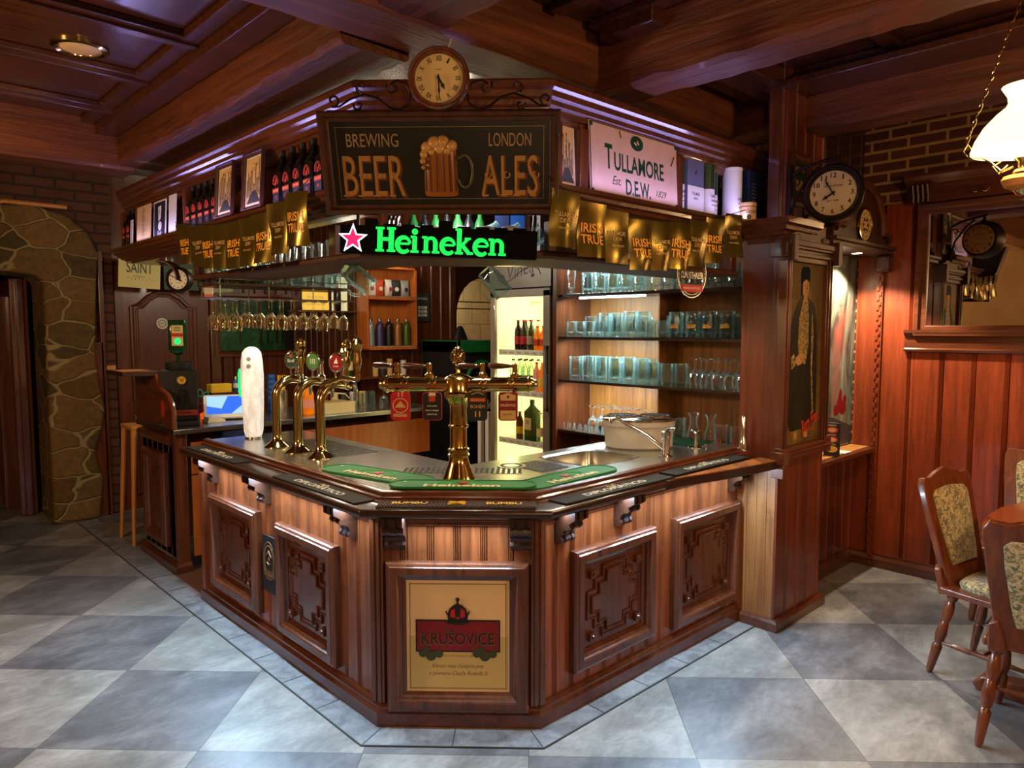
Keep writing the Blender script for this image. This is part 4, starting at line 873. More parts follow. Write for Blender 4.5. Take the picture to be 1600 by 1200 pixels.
# --- golden foil flags on their strings
M['foil'] = chrome('gold_foil', '#6e5e26', .24, .75)
FLG = {}
def flag(T, kind, w, h, seed, lab, grp):
    r = random.Random(seed); nx, ny = 14, 16; mb = MB(T); vs = []; b1 = r.uniform(-.5, .5); b2 = r.uniform(.6, 1.2)
    for j in range(ny + 1):
        t = j / ny
        for i in range(nx + 1):
            s = i / nx - .5; z = .008 + .014 * b2 * sin(3.6 * s + b1 + 1.2 * t) * (.3 + t) + .006 * sin(5 * t + seed) ; vs.append((s * w * (1 - .04 * sin(pi * t)), -h * t, z))
    mb.add(vs, [(j * (nx + 1) + i, (j + 1) * (nx + 1) + i, (j + 1) * (nx + 1) + i + 1, j * (nx + 1) + i + 1) for j in range(ny) for i in range(nx)])
    def zat(x, y):
        s = x / w; t = -y / h; return .008 + .014 * b2 * sin(3.6 * s + b1 + 1.2 * t) * (.3 + t) + .006 * sin(5 * t + seed) + .002
    o0 = len(mb.v); mb.m = 1
    if kind: 
        mb.text('IRISH', w * .72, h * .17, (0, -h * .46, 0), .02); mb.text('TRUE', w * .72, h * .17, (0, -h * .67, 0), .02)
    else:
        mb.text('TULLAMORE', w * .72, h * .085, (0, -h * .42, 0), .01); mb.text('DEW', w * .34, h * .08, (0, -h * .53, 0), .01); mb.text('IRISH WHISKEY', w * .5, h * .04, (0, -h * .66, 0), .01)
    Ti = T.inverted()
    for i in range(o0, len(mb.v)): q = Ti @ mb.v[i]; q.z = zat(q.x, q.y); mb.v[i] = T @ q
    o = mb.build('foil_pennant', ['foil', 'goldink' if kind else 'tan'], smooth=60); return tag(o, lab, 'pennant', grp)
ordn = ['first', 'second', 'third', 'fourth', 'fifth', 'sixth', 'seventh', 'eighth', 'ninth']
# left string: nine pennants, the nearest one beside the pub sign
ys = [3.051, 3.242, 3.416, 3.578, 3.76, 3.929, 4.09, 4.261, 4.473]
zt = [2.36, 2.335, 2.305, 2.30, 2.30, 2.308, 2.318, 2.335, 2.364]
for i, y in enumerate(ys):
    k = i % 2 == 0; flag(fr((1.565, y, zt[i]), 194, roll=(-2 + (i * 37 % 5))), k, .16, .240, i, '%s foil pennant from the pub sign on the left string, %s' % (ordn[i], 'lettered IRISH TRUE' if k else 'whiskey name'), 'gold foil pennants on the left wing')
mb = MB(); mb.tube([(1.56, y, z + .004) for y, z in [(2.92, 2.40)] + list(zip(ys, zt)) + [(4.62, 2.385)]], .0025, 5); tag(mb.build('pennant_string', 'mblack'), 'black string carrying the pennants on the left wing', 'string')
xs = [2.177, 2.348, 2.511, 2.683, 2.831, 2.999, 3.156, 3.31, 3.499]
zt = [2.30, 2.272, 2.256, 2.238, 2.244, 2.258, 2.28, 2.305, 2.348]
for i, x in enumerate(xs):
    k = i % 2 == 1; flag(fr((x, 1.99, zt[i]), -90, roll=((i * 31 % 5) - 2)), k, .16, .228, i + 20, '%s foil pennant from the pub sign on the right string, %s' % (ordn[i], 'lettered IRISH TRUE' if k else 'whiskey name'), 'gold foil pennants on the right wing')
mb = MB(); mb.tube([(x, 1.985, z + .004) for x, z in [(2.08, 2.34)] + list(zip(xs, zt)) + [(3.62, 2.38)]], .0025, 5); tag(mb.build('pennant_string', 'mblack'), 'black string carrying the pennants on the right wing', 'string')
# ------------------------------------------------------------------ pillar with portrait, hanging clock, niche, mirror
pil = thing('wooden_pillar', 'square mahogany pillar with panelled sides at the right end of the bar', 'pillar', (4.16, 2.0, 0))
mb = MB(); mb.box((3.90, 1.90, 0), (4.45, 2.13, 2.36)); mb.build('core', 'panel_r', pil, smooth=0)
mb = MB(fr((3.885, 2.13, 0), 180)); mb.box((0, 0, 0), (.245, .945, .012)); 
for x in (.06, .12, .18): mb.box((x, 0, .012), (x + .006, .945, .016))
mb.build('worn_panel', 'bleach', pil, smooth=0)
mb = MB(fr((3.885, 2.13, 1.0), 180)); mb.box((0, 0, 0), (.25, 1.30, .012)); mb.box((.20, 0, .012), (.25, 1.3, .03)); mb.build('upper_panel', 'panel_r', pil, smooth=0, bev=.002)
mb = MB(fr((3.87, 1.895, 0), -90)); boards(mb, .59, 1.03, .14, .014, 2); mb.build('lower_panel', 'panel_r', pil, smooth=0)
mb = MB(); mb.sweep([(0, 0), (.03, 0), (.03, .05), (.018, .065), (0, .065)], [(3.872, 2.1), (3.872, 1.88), (4.47, 1.88), (4.47, 2.1)]); mb.build('skirting', 'mah_x', pil, smooth=0)
# clock-case style surround of the portrait
for x0, x1 in ((3.845, 3.895), (4.365, 4.43)):
    mb = MB(); mb.box((x0 + (0 if x0 < 4 else 0), 1.845, 1.07), (x1, 1.90, 2.15)); mb.box((x0 + .012, 1.835, 1.07), (x0 + .02, 1.845, 2.15)); mb.box((x1 - .02, 1.835, 1.07), (x1 - .012, 1.845, 2.15)); mb.build('side_post', 'mah_z', pil, bev=.003)
mb = MB()
for k, (d, z0, z1) in enumerate(((0, 1.0, 1.03), (.012, 1.03, 1.045), (.0, 1.045, 1.07))): mb.box((3.84 - d, 1.85 - d - .015, z0), (4.44 + d, 1.90, z1))
mb.box((3.82, 1.82, .98), (3.88, 1.9, 1.05)); mb.box((3.83, 1.83, .90), (3.88, 1.9, .98)); mb.box((4.40, 1.83, .99), (4.46, 1.9, 1.09))
mb.build('base_moulding', 'mah_x', pil, bev=.003)
mb = MB()
for d, z0, z1 in ((0, 2.12, 2.15), (.014, 2.15, 2.17), (.0, 2.17, 2.19), (.02, 2.19, 2.205), (.03, 2.205, 2.235)): mb.box((3.85 - d, 1.845 - d, z0), (4.42 + d, 1.90, z1))
for x in (3.83, 4.41): mb.box((x, 1.80, 2.12), (x + .05, 1.9, 2.26))
mb.box((3.80, 1.83, 2.14), (3.84, 1.93, 2.22))
mb.build('capital_moulding', 'frame', pil, bev=.003)
pp = [(3.88, 2.235), (3.88, 2.27), (3.93, 2.28), (3.96, 2.30)] + [(x, z) for x, z in arc(4.13, 2.30, .085, 180, 0, 10, .10)] + [(4.30, 2.30), (4.33, 2.28), (4.39, 2.27), (4.39, 2.235)]
mb = MB(); mb.prism(pp[::-1], 1.85, 1.88, 'y'); 
for x in (3.97, 4.29): mb.T = fr((x, 1.85, 2.26), -90); mb.lathe([(.016, 0), (.013, .008), (.001, .01)], 14)
mb.build('crest', 'frame', pil, bev=.002); mb = MB(fr((4.13, 1.848, 2.325), -90)); mb.lathe([(.034, 0), (.032, .006), (.022, .007), (.020, .003)], 24, sy=1.25); 
for i in range(8): mb.lathe([(.006, .004), (.001, .01)], 8, (.012 * cos(i * pi / 4), .015 * sin(i * pi / 4), 0))
mb.build('crest_medallion', 'brass', pil)
# stepped cornice wrapping the pillar, continuing the canopy
mb = MB(); mb.sweep([(-.03, 2.22), (0, 2.22), (.02, 2.235), (.025, 2.255), (.05, 2.262), (.055, 2.28), (.08, 2.29), (.085, 2.31), (.11, 2.32), (.115, 2.352), (-.03, 2.352)], [(3.88, 2.10), (3.88, 1.92), (4.20, 1.92)]); mb.build('stepped_cornice', 'mah_x', pil, smooth=20)
mb = MB(); mb.box((3.96, 1.94, 2.352), (4.45, 2.03, 3.2)); mb.build('upper_block', 'panel_r', pil, smooth=0)
mb = MB(fr((3.96, 1.94, 2.352), -90)); boards(mb, .49, .85, .12, .014, 2); mb.build('upper_boards', 'panel_r', pil, smooth=0)
mb = MB(fr((3.96, 2.03, 2.352), 180)); boards(mb, .09, .85, .09, .012, 2); mb.build('upper_boards', 'mah_z', pil, smooth=0)
# painted portrait panel: figure in a dark cloak with lace front and tall cap
def portrait():
    T = fr((4.13, 1.872, 1.60), -90); r = thing('portrait_painting', 'tall oil painting of a person in a dark cloak and tall cap on the pillar', 'painting', tuple(T.translation))
    n = NT('oil_background'); f = n.noise(n.coord((3, 3, 2.2)), 1, 6, .7, .6); c = n.ramp(f, [(.3, srgb('#33260f')), (.5, srgb('#5d4619')), (.72, srgb('#8a6a2c'))]); M['oilbg'] = n.done(n.bsdf(c, .6))
    n = NT('oil_cloak'); f = n.noise(n.coord((9, 9, 2)), 1, 6, .7, 1); c = n.ramp(f, [(.35, srgb('#0c0c0a')), (.7, srgb('#2c2a20'))]); M['cloak'] = n.done(n.bsdf(c, .6, spec=.25))
    n = NT('oil_lace'); f = n.noise(n.coord((60, 60, 40)), 1, 6, .8, 1); c = n.ramp(f, [(.42, srgb('#2a2110')), (.6, srgb('#b89a5a'))]); M['lace'] = n.done(n.bsdf(c, .6))
    M['skin'] = plain('oil_skin', '#a87c4c', .7); M['capb'] = plain('oil_cap', '#10131f', .7, spec=.15)
    mb = MB(T); mb.box((-.24, -.53, -.012), (.24, .53, 0)); z = .0005
    mb.m = 1; mb.poly([(-.03, .34), (-.10, .29), (-.16, .20), (-.20, .02), (-.21, -.05), (-.18, -.1), (-.19, -.40), (-.14, -.45), (.14, -.44), (.19, -.38), (.185, 0), (.165, .18), (.12, .29), (.03, .33)], z)
    mb.m = 2; mb.poly([(-.02, .32), (-.07, .20), (-.075, .05), (-.05, -.05), (.03, -.06), (.06, .05), (.055, .20), (.04, .31)], z * 2); mb.poly([(.10, .26), (.125, .1), (.12, -.1), (.155, -.36), (.135, -.36), (.10, -.1), (.095, .1)], z * 2); mb.poly([(-.16, -.02), (-.12, .0), (-.10, -.07), (-.15, -.09)], z * 2.2)
    mb.m = 3; mb.lathe([(.044, z * 3), (.04, z * 5)], 20, (.0, .385, 0), 1, 1.25); mb.poly([(-.02, .30), (.028, .30), (.024, .35), (-.018, .35)], z * 3); mb.poly([(-.10, -.02), (-.03, .005), (.0, -.02), (-.02, -.06), (-.07, -.07), (-.11, -.05)], z * 3)
    for i in range(4): mb.tube([(-.045 + i * .012, -.02 - i * .006, z * 5), (-.01 + i * .006, -.045 - i * .006, z * 5)], .005, 5)
    mb.m = 4; mb.poly([(-.06, .40), (-.062, .47), (-.045, .50), (.03, .505), (.055, .48), (.052, .415), (.0, .43)], z * 6); mb.poly([(-.06, .33), (-.05, .42), (-.035, .42), (-.04, .34)], z * 5)
    mb.m = 1
    for x in (-.006, .022): mb.disc((x, .392, z * 7), .005, 8)
    mb.tube([(.010, .385, z * 8), (.014, .37, z * 8)], .002, 4); mb.tube([(.0, .355, z * 8), (.02, .356, z * 8)], .002, 4)
    mb.m = 2; mb.box((-.235, -.5, z), (-.20, -.12, z * 2)); mb.m = 3; mb.box((-.10, -.50, z), (-.06, -.46, z * 3)); mb.box((.03, -.50, z), (.08, -.465, z * 3))
    mb.m = 5; mb.text('Born Free', .22, .085, (.10, -.405, z * 9), .03, .3, .35); mb.box((.03, -.462, z * 9), (.17, -.455, z * 10))
    mb.build('canvas', ['oilbg', 'cloak', 'lace', 'skin', 'capb', 'orangep'], r, smooth=0)
    mb = MB(T); moulding(mb, .475, 1.055, [(0, 0), (0, .006), (.012, .014), (.022, .01), (.022, 0)]); mb.build('frame', 'frame', r, smooth=30)
portrait()
# green framed advert and the double faced hanging clock
r = print_frame(fr((4.12, 1.925, 2.60), -90), .14, .20, 'small green framed advert behind the hanging station clock', lambda mb, w, h: (setattr(mb, 'm', 3), mb.box((-w / 2, -h / 2, .002), (w / 2, h / 2, .003)), setattr(mb, 'm', 2), mb.text('IRISH PUB', w * .8, .03, (0, h * .3, .0035), .01), mb.box((-w * .3, -h * .3, .003), (w * .3, 0, .0035))), 'mah_z', fw=.05)
r.children[1].data.materials[3] = M['dgreen']
CC = Vector((4.02, 1.665, 2.475))
ck = clock(fr(CC + Vector((-.05, 0, 0)), 192), .155, 'large double faced station clock hanging from an iron bracket on the pillar', False, (7, 55), .10, 'hanging_clock', 'iron', both=True)
mb = MB(); mb.tube([CC + Vector((0, 0, .15)), CC + Vector((0, 0, .19))], .012, 8); mb.box(CC + Vector((-.02, -.02, .14)), CC + Vector((.02, .02, .16))); mb.build('hanging_stem', 'iron', ck)
mb = MB(); b0 = Vector((3.99, 1.92, 2.60)); pt = CC + Vector((0, -.02, .20))
mb.box((3.97, 1.905, 2.30), (4.01, 1.925, 2.66)); mb.tube([b0, b0 + Vector((0, -.08, .04)), b0 + Vector((.01, -.18, .06)), pt], .009, 8)
mb.tube([Vector((3.99, 1.91, 2.36)), Vector((3.99, 1.88, 2.48)), Vector((3.99, 1.80, 2.60)), Vector((4.0, 1.74, 2.645))], .008, 8)
mb.tube([Vector((3.99, 1.88, 2.56) ) + Vector((0, .03 * cos(t * .5), .03 * sin(t * .5))) * (1 - t / 16) for t in range(14)], .005, 6)
tag(mb.build('clock_bracket', 'iron'), 'black scrolled iron bracket on the pillar carrying the station clock', 'bracket')
# ------------------------------------------------------------------ niche: sill, mural, hood with dial, menu stand
mb = MB(); mb.box((4.46, 1.92, .855), (5.505, 2.125, .885)); mb.m = 1; mb.box((4.52, 1.97, .885), (5.46, 2.10, .888)); tag(mb.build('niche_sill', ['mah_x', 'lightwood'], bev=.005, seg=2), 'wooden sill with a pale inlay below the lit mural in the wall niche', 'sill')
n = NT('mural_paint'); f = n.noise(n.coord((5, 5, 1.6)), 1, 6, .65, 1.6); f2 = n.noise(n.coord((2.2, 2.2, 1.2), loc=(3, 1, .3)), 1, 3)
c = n.mix(n.ramp(f2, [(.56, (0, 0, 0, 1)), (.7, (1, 1, 1, 1))]), n.ramp(f, [(.36, srgb('#2f3128')), (.5, srgb('#6a6b59')), (.7, srgb('#98937f'))]), srgb('#a4503c')); M['mural'] = n.done(n.bsdf(c, .5))
mb = MB(fr((5.0, 2.118, .90), -90)); mb.box((-.5, -.01, 0), (.5, 1.40, .006)); mb.m = 1; mb.poly([(-.5, 0), (.5, 0), (.5, .12), (.2, .2), (-.3, .3), (-.5, .33)], .0065)
mb.m = 2
for (x, y, rx, ry) in ((.27, .30, .05, .06), (.33, .27, .06, .05), (.22, .26, .05, .04), (.28, .36, .03, .05), (.36, .33, .035, .03)): mb.disc((x, y, .0068 + x * .0003), rx, 14, ry)
tag(mb.build('niche_mural', ['mural', 'dgrey', 'dred'], smooth=0), 'grey painted mural with a red figure lit by a spotlight in the wall niche', 'mural')
hood = thing('niche_hood', 'arched wooden hood with a brass dial above the lit wall niche', 'hood', (5.0, 1.95, 2.25))
mb = MB(); mb.box((4.47, 1.86, 2.262), (5.50, 2.12, 2.29)); mb.box((4.47, 1.84, 2.29), (5.505, 2.12, 2.315)); mb.box((4.49, 1.90, 2.235), (4.60, 2.1, 2.262)); mb.build('soffit', 'frame', hood, bev=.004)
mb = MB(); mb.box((5.38, 1.85, 2.14), (5.48, 1.95, 2.26)); mb.build('corner_bracket', 'frame', hood, bev=.02)
hp = [(4.56, 2.315)] + [(4.56, 2.38), (4.62, 2.40)] + [(x, z) for x, z in arc(5.02, 2.40, .36, 180, 0, 16, .32)] + [(5.44, 2.385), (5.50, 2.36), (5.50, 2.315)]
mb = MB(); mb.prism(hp[::-1], 1.90, 2.1, 'y'); mb.build('gable', 'frame', hood, bev=.004)
mb = MB()
pts = [Vector((5.50, 1.89, 2.36)), Vector((5.42, 1.89, 2.40))] + [Vector((x, 1.89, z)) for x, z in arc(5.02, 2.40, .33, 0, 180, 18, .29)] + [Vector((4.60, 1.89, 2.40)), Vector((4.56, 1.89, 2.37))]
mb.tube(pts, .022, 8); mb.tube([p + Vector((0, -.012, .012)) for p in pts], .012, 8); mb.build('arch_moulding', 'mah_x', hood)
mb = MB(fr((5.03, 1.895, 2.43), -90)); mb.lathe([(.118, 0), (.115, .012), (.105, .014), (.10, .008)], 36); mb.m = 1; mb.disc((0, 0, .0082), .10); mb.m = 2
for i in range(12): a = i * pi / 6; mb.tube([(.07 * cos(a), .07 * sin(a), .009), (.085 * cos(a), .085 * sin(a), .009)], .004, 4)
for i in range(6): a = i * pi / 3; mb.lathe([(.012, .008), (.004, .014)], 8, (.035 * cos(a), .035 * sin(a), 0))
mb.ring((0, 0, 0), .048, .052, .008, .011); mb.build('dial', ['brass', 'ivory', 'brass'], hood)
mb = MB(fr((5.12, 1.97, 2.263), -90)); mb.T = Matrix.Translation((5.12, 1.97, 2.262)); mb.lathe([(.045, 0), (.045, -.006), (.034, -.006)], 24, cap=False); mb.m = 1; mb.lathe([(.034, -.001), (.034, -.004)], 20)
tag(mb.build('recessed_spotlight', ['chrome', emis('niche_glow', '#fff4dc', 14)]), 'round glowing spotlight in the underside of the niche hood', 'spotlight')
# menu stand: triangular card column
mb = MB(Matrix.Translation((4.89, 2.0, .888)) @ Matrix.Rotation(rad(22), 4, 'Z')); tri = [(.055, 0), (-.03, .05), (-.03, -.05)]; mb.prism(tri, 0, .22); mb.m = 1
st = thing('menu_stand', 'three sided black food menu stand with dish photos on the niche sill', 'menu stand', (4.89, 2.0, .888)); mb.build('card', ['mblack', 'paper'], st, smooth=0)
for ang in (210 + 0, 238):
    pass
T = fr((4.862, 1.958, .998), 210 + 30)
T = Matrix.Translation((4.89, 2.0, .888)) @ Matrix.Rotation(rad(22), 4, 'Z') @ fr((-.0305, 0, .11), 180)
mb = MB(T)
for y, m_ in ((.065, 0), (.0, 1), (-.065, 2)): mb.m = m_; mb.disc((0, y, .001), .036, 20, .022); mb.m = 3; mb.disc((0, y, .0014), .026, 16, .014); mb.m = 4; mb.text('PIZZA', .05, .01, (0, y + .032, .001), .01)
mb.build('dish_photos', ['red', 'orangep', 'yellow', 'tan', 'paper'], st, smooth=0)
mb = MB(); mb.box((4.93, 1.98, .8885), (5.12, 2.06, .8895)); mb.box((4.99, 1.955, .8895), (5.12, 2.03, .891)); tag(mb.build('leaflet', 'paper', smooth=0), 'pale leaflets lying on the niche sill beside the menu stand', 'leaflet')
# ------------------------------------------------------------------ mirror, shelf rail with hooks on the right wall
n = NT('mirror_silver'); f = n.noise(n.coord((3, 3, 3)), 1, 2); M['mirror'] = n.done(n.bsdf(srgb('#d8d2c8'), n.math('ADD', n.math('MULTIPLY', f, .01), .008), 1))
T = fr((5.485, .32, 2.14), 180); mi = thing('wall_mirror', 'wide mirror in a mahogany frame on the panelled right wall', 'mirror', (5.48, .32, 1.76))
mb = MB(T); mb.box((-1.32, -.38, 0), (1.32, .38, .006)); mb.build('glass', 'mirror', mi, smooth=0)
mb = MB(T); moulding(mb, 2.62, .75, [(0, 0), (0, .012), (.012, .02), (.03, .022), (.045, .04), (.07, .045), (.078, .02), (.078, 0)]); mb.build('frame', 'mah_y', mi, smooth=30)
mb = MB(); mb.sweep([(0, 1.585), (.03, 1.585), (.035, 1.60), (.02, 1.61), (.02, 1.69), (.035, 1.70), (.05, 1.715), (.05, 1.735), (0, 1.735)], [(5.49, 1.76), (5.49, -1.2)]); tag(mb.build('wall_ledge', 'mah_y', smooth=0), 'moulded mahogany ledge running under the wide wall mirror', 'ledge')
hr = thing('hook_rail', 'dark wooden hook rail with cornice running above the wall mirror', 'hook rail', (5.46, .4, 2.58))
mb = MB(); mb.sweep([(0, 2.60), (.03, 2.60), (.03, 2.70), (.06, 2.72), (.09, 2.745), (.11, 2.765), (.11, 2.785), (0, 2.785)], [(5.49, 1.78), (5.49, -1.2)]); mb.build('rail', 'mah_y', hr, smooth=0)
for y in (1.68, .86, .1):
    mb = MB(fr((5.44, y, 2.64), 180)); 
    for x in (-.05, -.02, .01, .04): mb.tube([(x, .08, .0), (x, .07, .035), (x, .04, .03), (x, .0, .012), (x, -.04, .012)], .010, 6)
    mb.build('rail_corbel', 'frame', hr)
for y in (1.33, .5):
    mb = MB(fr((5.455, y, 2.645), 180)); mb.lathe([(.014, 0), (.012, .008)], 10)
    for s in (-1, 1): mb.tube([(0, .0, .01), (s * .014, -.016, .03), (s * .034, -.02, .04), (s * .05, -.002, .04)], .0045, 6)
    mb.tube([(0, 0, .01), (0, .02, .04)], .004, 6); mb.build('coat_hook', 'goldp', hr)
# ------------------------------------------------------------------ pendant lamp
LP = Vector((3.47, .70, 2.45)); lamp = thing('pendant_lamp', 'glowing opal glass oil style pendant lamp with brass chain over the table', 'lamp', tuple(LP))
n = NT('opal_glass'); lw = n.n('ShaderNodeLayerWeight'); e = n.n('ShaderNodeEmission'); sp = n.n('ShaderNodeTexCoord'); sz = n.n('ShaderNodeSeparateXYZ'); n.l(sp.outputs['Generated'], sz.inputs[0])
M['opal'] = plain('opal_glass_shade', '#ffe2a0', .25, var=.02, emit=1.6)
mb = MB(Matrix.Translation(LP)); mb.lathe([(.190, 0), (.192, .008), (.178, .05), (.150, .10), (.110, .145), (.078, .172), (.070, .19), (.074, .215), (.095, .25), (.091, .25), (.070, .215), (.066, .19), (.074, .168), (.106, .14), (.145, .096), (.172, .048), (.186, .006)], 48, cap=False); mb.build('shade', 'opal', lamp)
M['bulb'] = emis('lamp_chimney_glow', '#fff2c8', 9)
mb = MB(Matrix.Translation(LP)); mb.lathe([(.03, -.02), (.05, .02), (.052, .06), (.03, .11), (.022, .2), (.024, .27)], 24); mb.build('chimney', 'bulb', lamp)
mb = MB(Matrix.Translation(LP)); mb.lathe([(.034, -.02), (.042, -.03), (.03, -.045), (.028, -.07), (.04, -.075), (.045, -.085), (.02, -.09)], 24); mb.m = 1; mb.lathe([(.02, -.09), (.075, -.10), (.082, -.115), (.07, -.14), (.04, -.155)], 28); mb.m = 0; mb.lathe([(.04, -.155), (.03, -.17), (.012, -.18), (.016, -.19), (.001, -.20)], 20)
mb.build('burner', ['brass', M['lightwood']], lamp)
def chainpts(a, b, n_): return [a + (b - a) * i / n_ for i in range(n_ + 1)]
for k in range(3):
    a = rad(100 + 120 * k); d = Vector((cos(a), sin(a), 0)); w = Vector((0, 0, 1)); mb = MB(Matrix.Translation(LP))
    mb.tube([d * .042 + w * -.06, d * .08 + w * -.075, d * .12 + w * -.03, d * .15 + w * -.01, d * .20 + w * .0, d * .215 + w * .025, d * .20 + w * .05, d * .188 + w * .03], .004, 6)
    mb.tube([d * .06 + w * -.05, d * .09 + w * -.08, d * .11 + w * -.05, d * .085 + w * -.035], .003, 6); mb.build('scroll_arm', 'goldp', lamp)
    A = d * .205 + w * .055; Bp = Vector((0, 0, .72)); L = (Bp - A); nl = 22; mb = MB(Matrix.Translation(LP))
    for i in range(nl):
        c = A + L * (i + .5) / nl; t = L.normalized(); s = (Vector((1, 0, 0)) if i % 2 else Vector((0, 1, 0))); s = (s - t * s.dot(t)).normalized(); hl = L.length / nl * .62
        mb.tube([c + t * hl * cos(q * pi / 4) + s * .006 * sin(q * pi / 4) for q in range(8)], .0016, 5, True)
    mb.build('chain', 'goldp', lamp)
mb = MB(Matrix.Translation(LP)); mb.lathe([(.03, .70), (.05, .73), (.05, .749)], 20); mb.build('ceiling_rose', 'brass', lamp)
light('pendant_bulb', 'POINT', tuple(LP + Vector((0, 0, .08))), 75, WARM, .09)
# ------------------------------------------------------------------ ceiling downlight top left
mb = MB(Matrix.Translation((1.02, 4.33, 3.2))); mb.lathe([(.135, 0), (.135, -.012), (.115, -.018), (.1, -.012), (.098, -.004)], 40, cap=False); mb.m = 1; mb.lathe([(.099, -.003), (.085, -.010), (.05, -.014), (.001, -.015)], 36)
tag(mb.build('ceiling_downlight', ['goldp', 'tan']), 'round brass rimmed ceiling downlight between the ceiling battens top left', 'ceiling light')
# ------------------------------------------------------------------ tapestry chairs and table
n = NT('tapestry'); v = n.coord((38, 38, 38)); f = n.noise(v, 1, 4, .7, 1.5); q = n.n('ShaderNodeTexVoronoi'); n.l(n.coord((17, 17, 17)), q.inputs['Vector'])
c = n.ramp(f, [(.40, srgb('#4a5236')), (.47, srgb('#7f7a50')), (.54, srgb('#b5a67c')), (.66, srgb('#c6b58c'))]); c = n.mix(n.ramp(q.outputs['Distance'], [(.16, (.75, .75, .75, 1)), (.26, (0, 0, 0, 1))]), c, srgb('#9c5a48'))
M['tap'] = n.done(n.bsdf(c, .9, bump=f, bs=.3, bd=.004, sheen=.3))
def leg_prof(s=1): return [(.011, 0), (.017, .02), (.021, .09), (.024, .15), (.016, .165), (.022, .18), (.026, .22), (.021, .27), (.016, .285), (.023, .30), (.025, .34), (.02, .38), (.016, .392), (.024, .41), (.025, .44)]
def turned(mb, a, b, prof=None):
    a = Vector(a); b = Vector(b); L = (b - a).length; z = (b - a).normalized(); x = z.orthogonal().normalized(); y = z.cross(x); T = Matrix((x, y, z)).transposed().to_4x4(); T.translation = a; old = mb.T; mb.T = old @ T
    prof = prof or leg_prof(); k = L / prof[-1][1]; mb.lathe([(r, q * k) for r, q in prof], 16); mb.T = old
def make_chair():
    r = thing('dining_chair', 'x', 'chair', group=None)      # faces +y, origin between the feet
    mb = MB(); mb.prism([(-.235, -.20), (.235, -.20), (.25, .22), (.20, .25), (-.20, .25), (-.25, .22)], .425, .458); mb.build('seat_board', 'chairw', r, bev=.008, seg=3)
    mb = MB(); mb.loft([(.458, .19, .19), (.478, .195, .195), (.495, .18, .18), (.503, .13, .13), (.505, .05, .05)], 32, 4)
    for i in range(len(mb.v)): mb.v[i] = mb.v[i] + Vector((0, .03, 0))
    mb.build('seat_cushion', 'tap', r)
    for sx, sy in ((-1, -1), (1, -1), (-1, 1), (1, 1)):
        mb = MB(); turned(mb, (sx * .225, sy * .20 + .0 + sy * .035, 0), (sx * .185, sy * .17 + .02, .43)); mb.build('leg', 'chairw', r)
    for sx in (-1, 1):
        mb = MB(); P_ = [(.006, 0), (.010, .05), (.014, .12), (.009, .14), (.013, .17), (.009, .2), (.014, .22), (.010, .29), (.006, .34)]; turned(mb, (sx * .213, -.20, .17), (sx * .213, .21, .17), P_); mb.build('stretcher', 'chairw', r)
    mb = MB(); turned(mb, (-.21, 0, .17), (.21, 0, .17), [(.006, 0), (.014, .1), (.009, .17), (.014, .24), (.006, .34)]); mb.build('stretcher', 'chairw', r)
    # back: leaning panel with shaped crest
    T = Matrix.Translation((0, -.185, .44)) @ Matrix.Scale(1.05, 4) @ Matrix.Rotation(rad(14), 4, 'X') @ Matrix.Rotation(pi / 2, 4, 'X'); T = T
    mb = MB(T)      # local x right, y up the back, z toward the rear (-y)
    outer = [(-.17, 0), (-.19, .12), (-.215, .35), (-.225, .50), (-.205, .535), (-.14, .53), (-.08, .552), (0, .570), (.08, .552), (.14, .53), (.205, .535), (.225, .50), (.215, .35), (.19, .12), (.17, 0)]
    inner = [(-.11, .10), (-.125, .16), (-.15, .35), (-.155, .44), (-.13, .465), (-.08, .47), (-.04, .475), (0, .478), (.04, .475), (.08, .47), (.13, .465), (.155, .44), (.15, .35), (.125, .16), (.11, .10)]
    k = len(outer); vs = [(x, y, z) for z in (-.016, .016) for x, y in outer] + [(x, y, z) for z in (-.016, .016) for x, y in inner]; fs = []
    for i in range(k):
        j = (i + 1) % k; fs += [(i, 2 * k + i, 2 * k + j, j), (k + i, k + j, 3 * k + j, 3 * k + i), (i, j, k + j, k + i), (2 * k + i, 3 * k + i, 3 * k + j, 2 * k + j)]
    mb.add(vs, fs); mb.build('back_frame', 'chairw', r, bev=.006, seg=3)
    pad = [(x * 1.02, .10 + (y - .10) * 1.01) for x, y in inner]; mb = MB(T); n_ = len(pad); cxp, cyp = 0, .28
    rings = [(1.0, -.012), (.97, -.024), (.8, -.030), (.4, -.033)]; vs = []; 
    for sgn in (1, -1):
        for sc_, z in rings: vs += [(x * sc_, cyp + (y - cyp) * sc_, z * sgn) for x, y in pad]
    fs = []
    for q in range(2):
        o = q * 4 * n_
        for a in range(3):
            for i in range(n_): j = (i + 1) % n_; f_ = (o + a * n_ + i, o + a * n_ + j, o + (a + 1) * n_ + j, o + (a + 1) * n_ + i); fs.append(f_ if q else f_[::-1])
        f_ = tuple(range(o + 3 * n_, o + 4 * n_)); fs.append(f_ if q else f_[::-1])
    mb.add(vs, fs); mb.build('back_pad', 'tap', r)
    for sx in (-1, 1):
        mb = MB(T); mb.prism([(sx * .14, -.02), (sx * .205, -.02), (sx * .20, .10), (sx * .17, .12), (sx * .15, .04)][::sx], .0, .03); mb.build('back_brace', 'chairw', r, bev=.005)
    mb = MB(T @ Matrix.Rotation(pi, 4, 'Y')); mb.T = T @ Matrix.Translation((0, .52, -.0165)); mb.tube([(-.02, -.02, 0), (-.016, .02, 0), (0, .028, 0), (.016, .02, 0), (.02, -.02, 0)], .0025, 5); mb.tube([(-.008, -.015, 0), (-.006, .012, 0), (.008, .0, 0), (.01, -.015, 0)], .002, 5); mb.build('carved_motif', 'chairw', r)
    return r
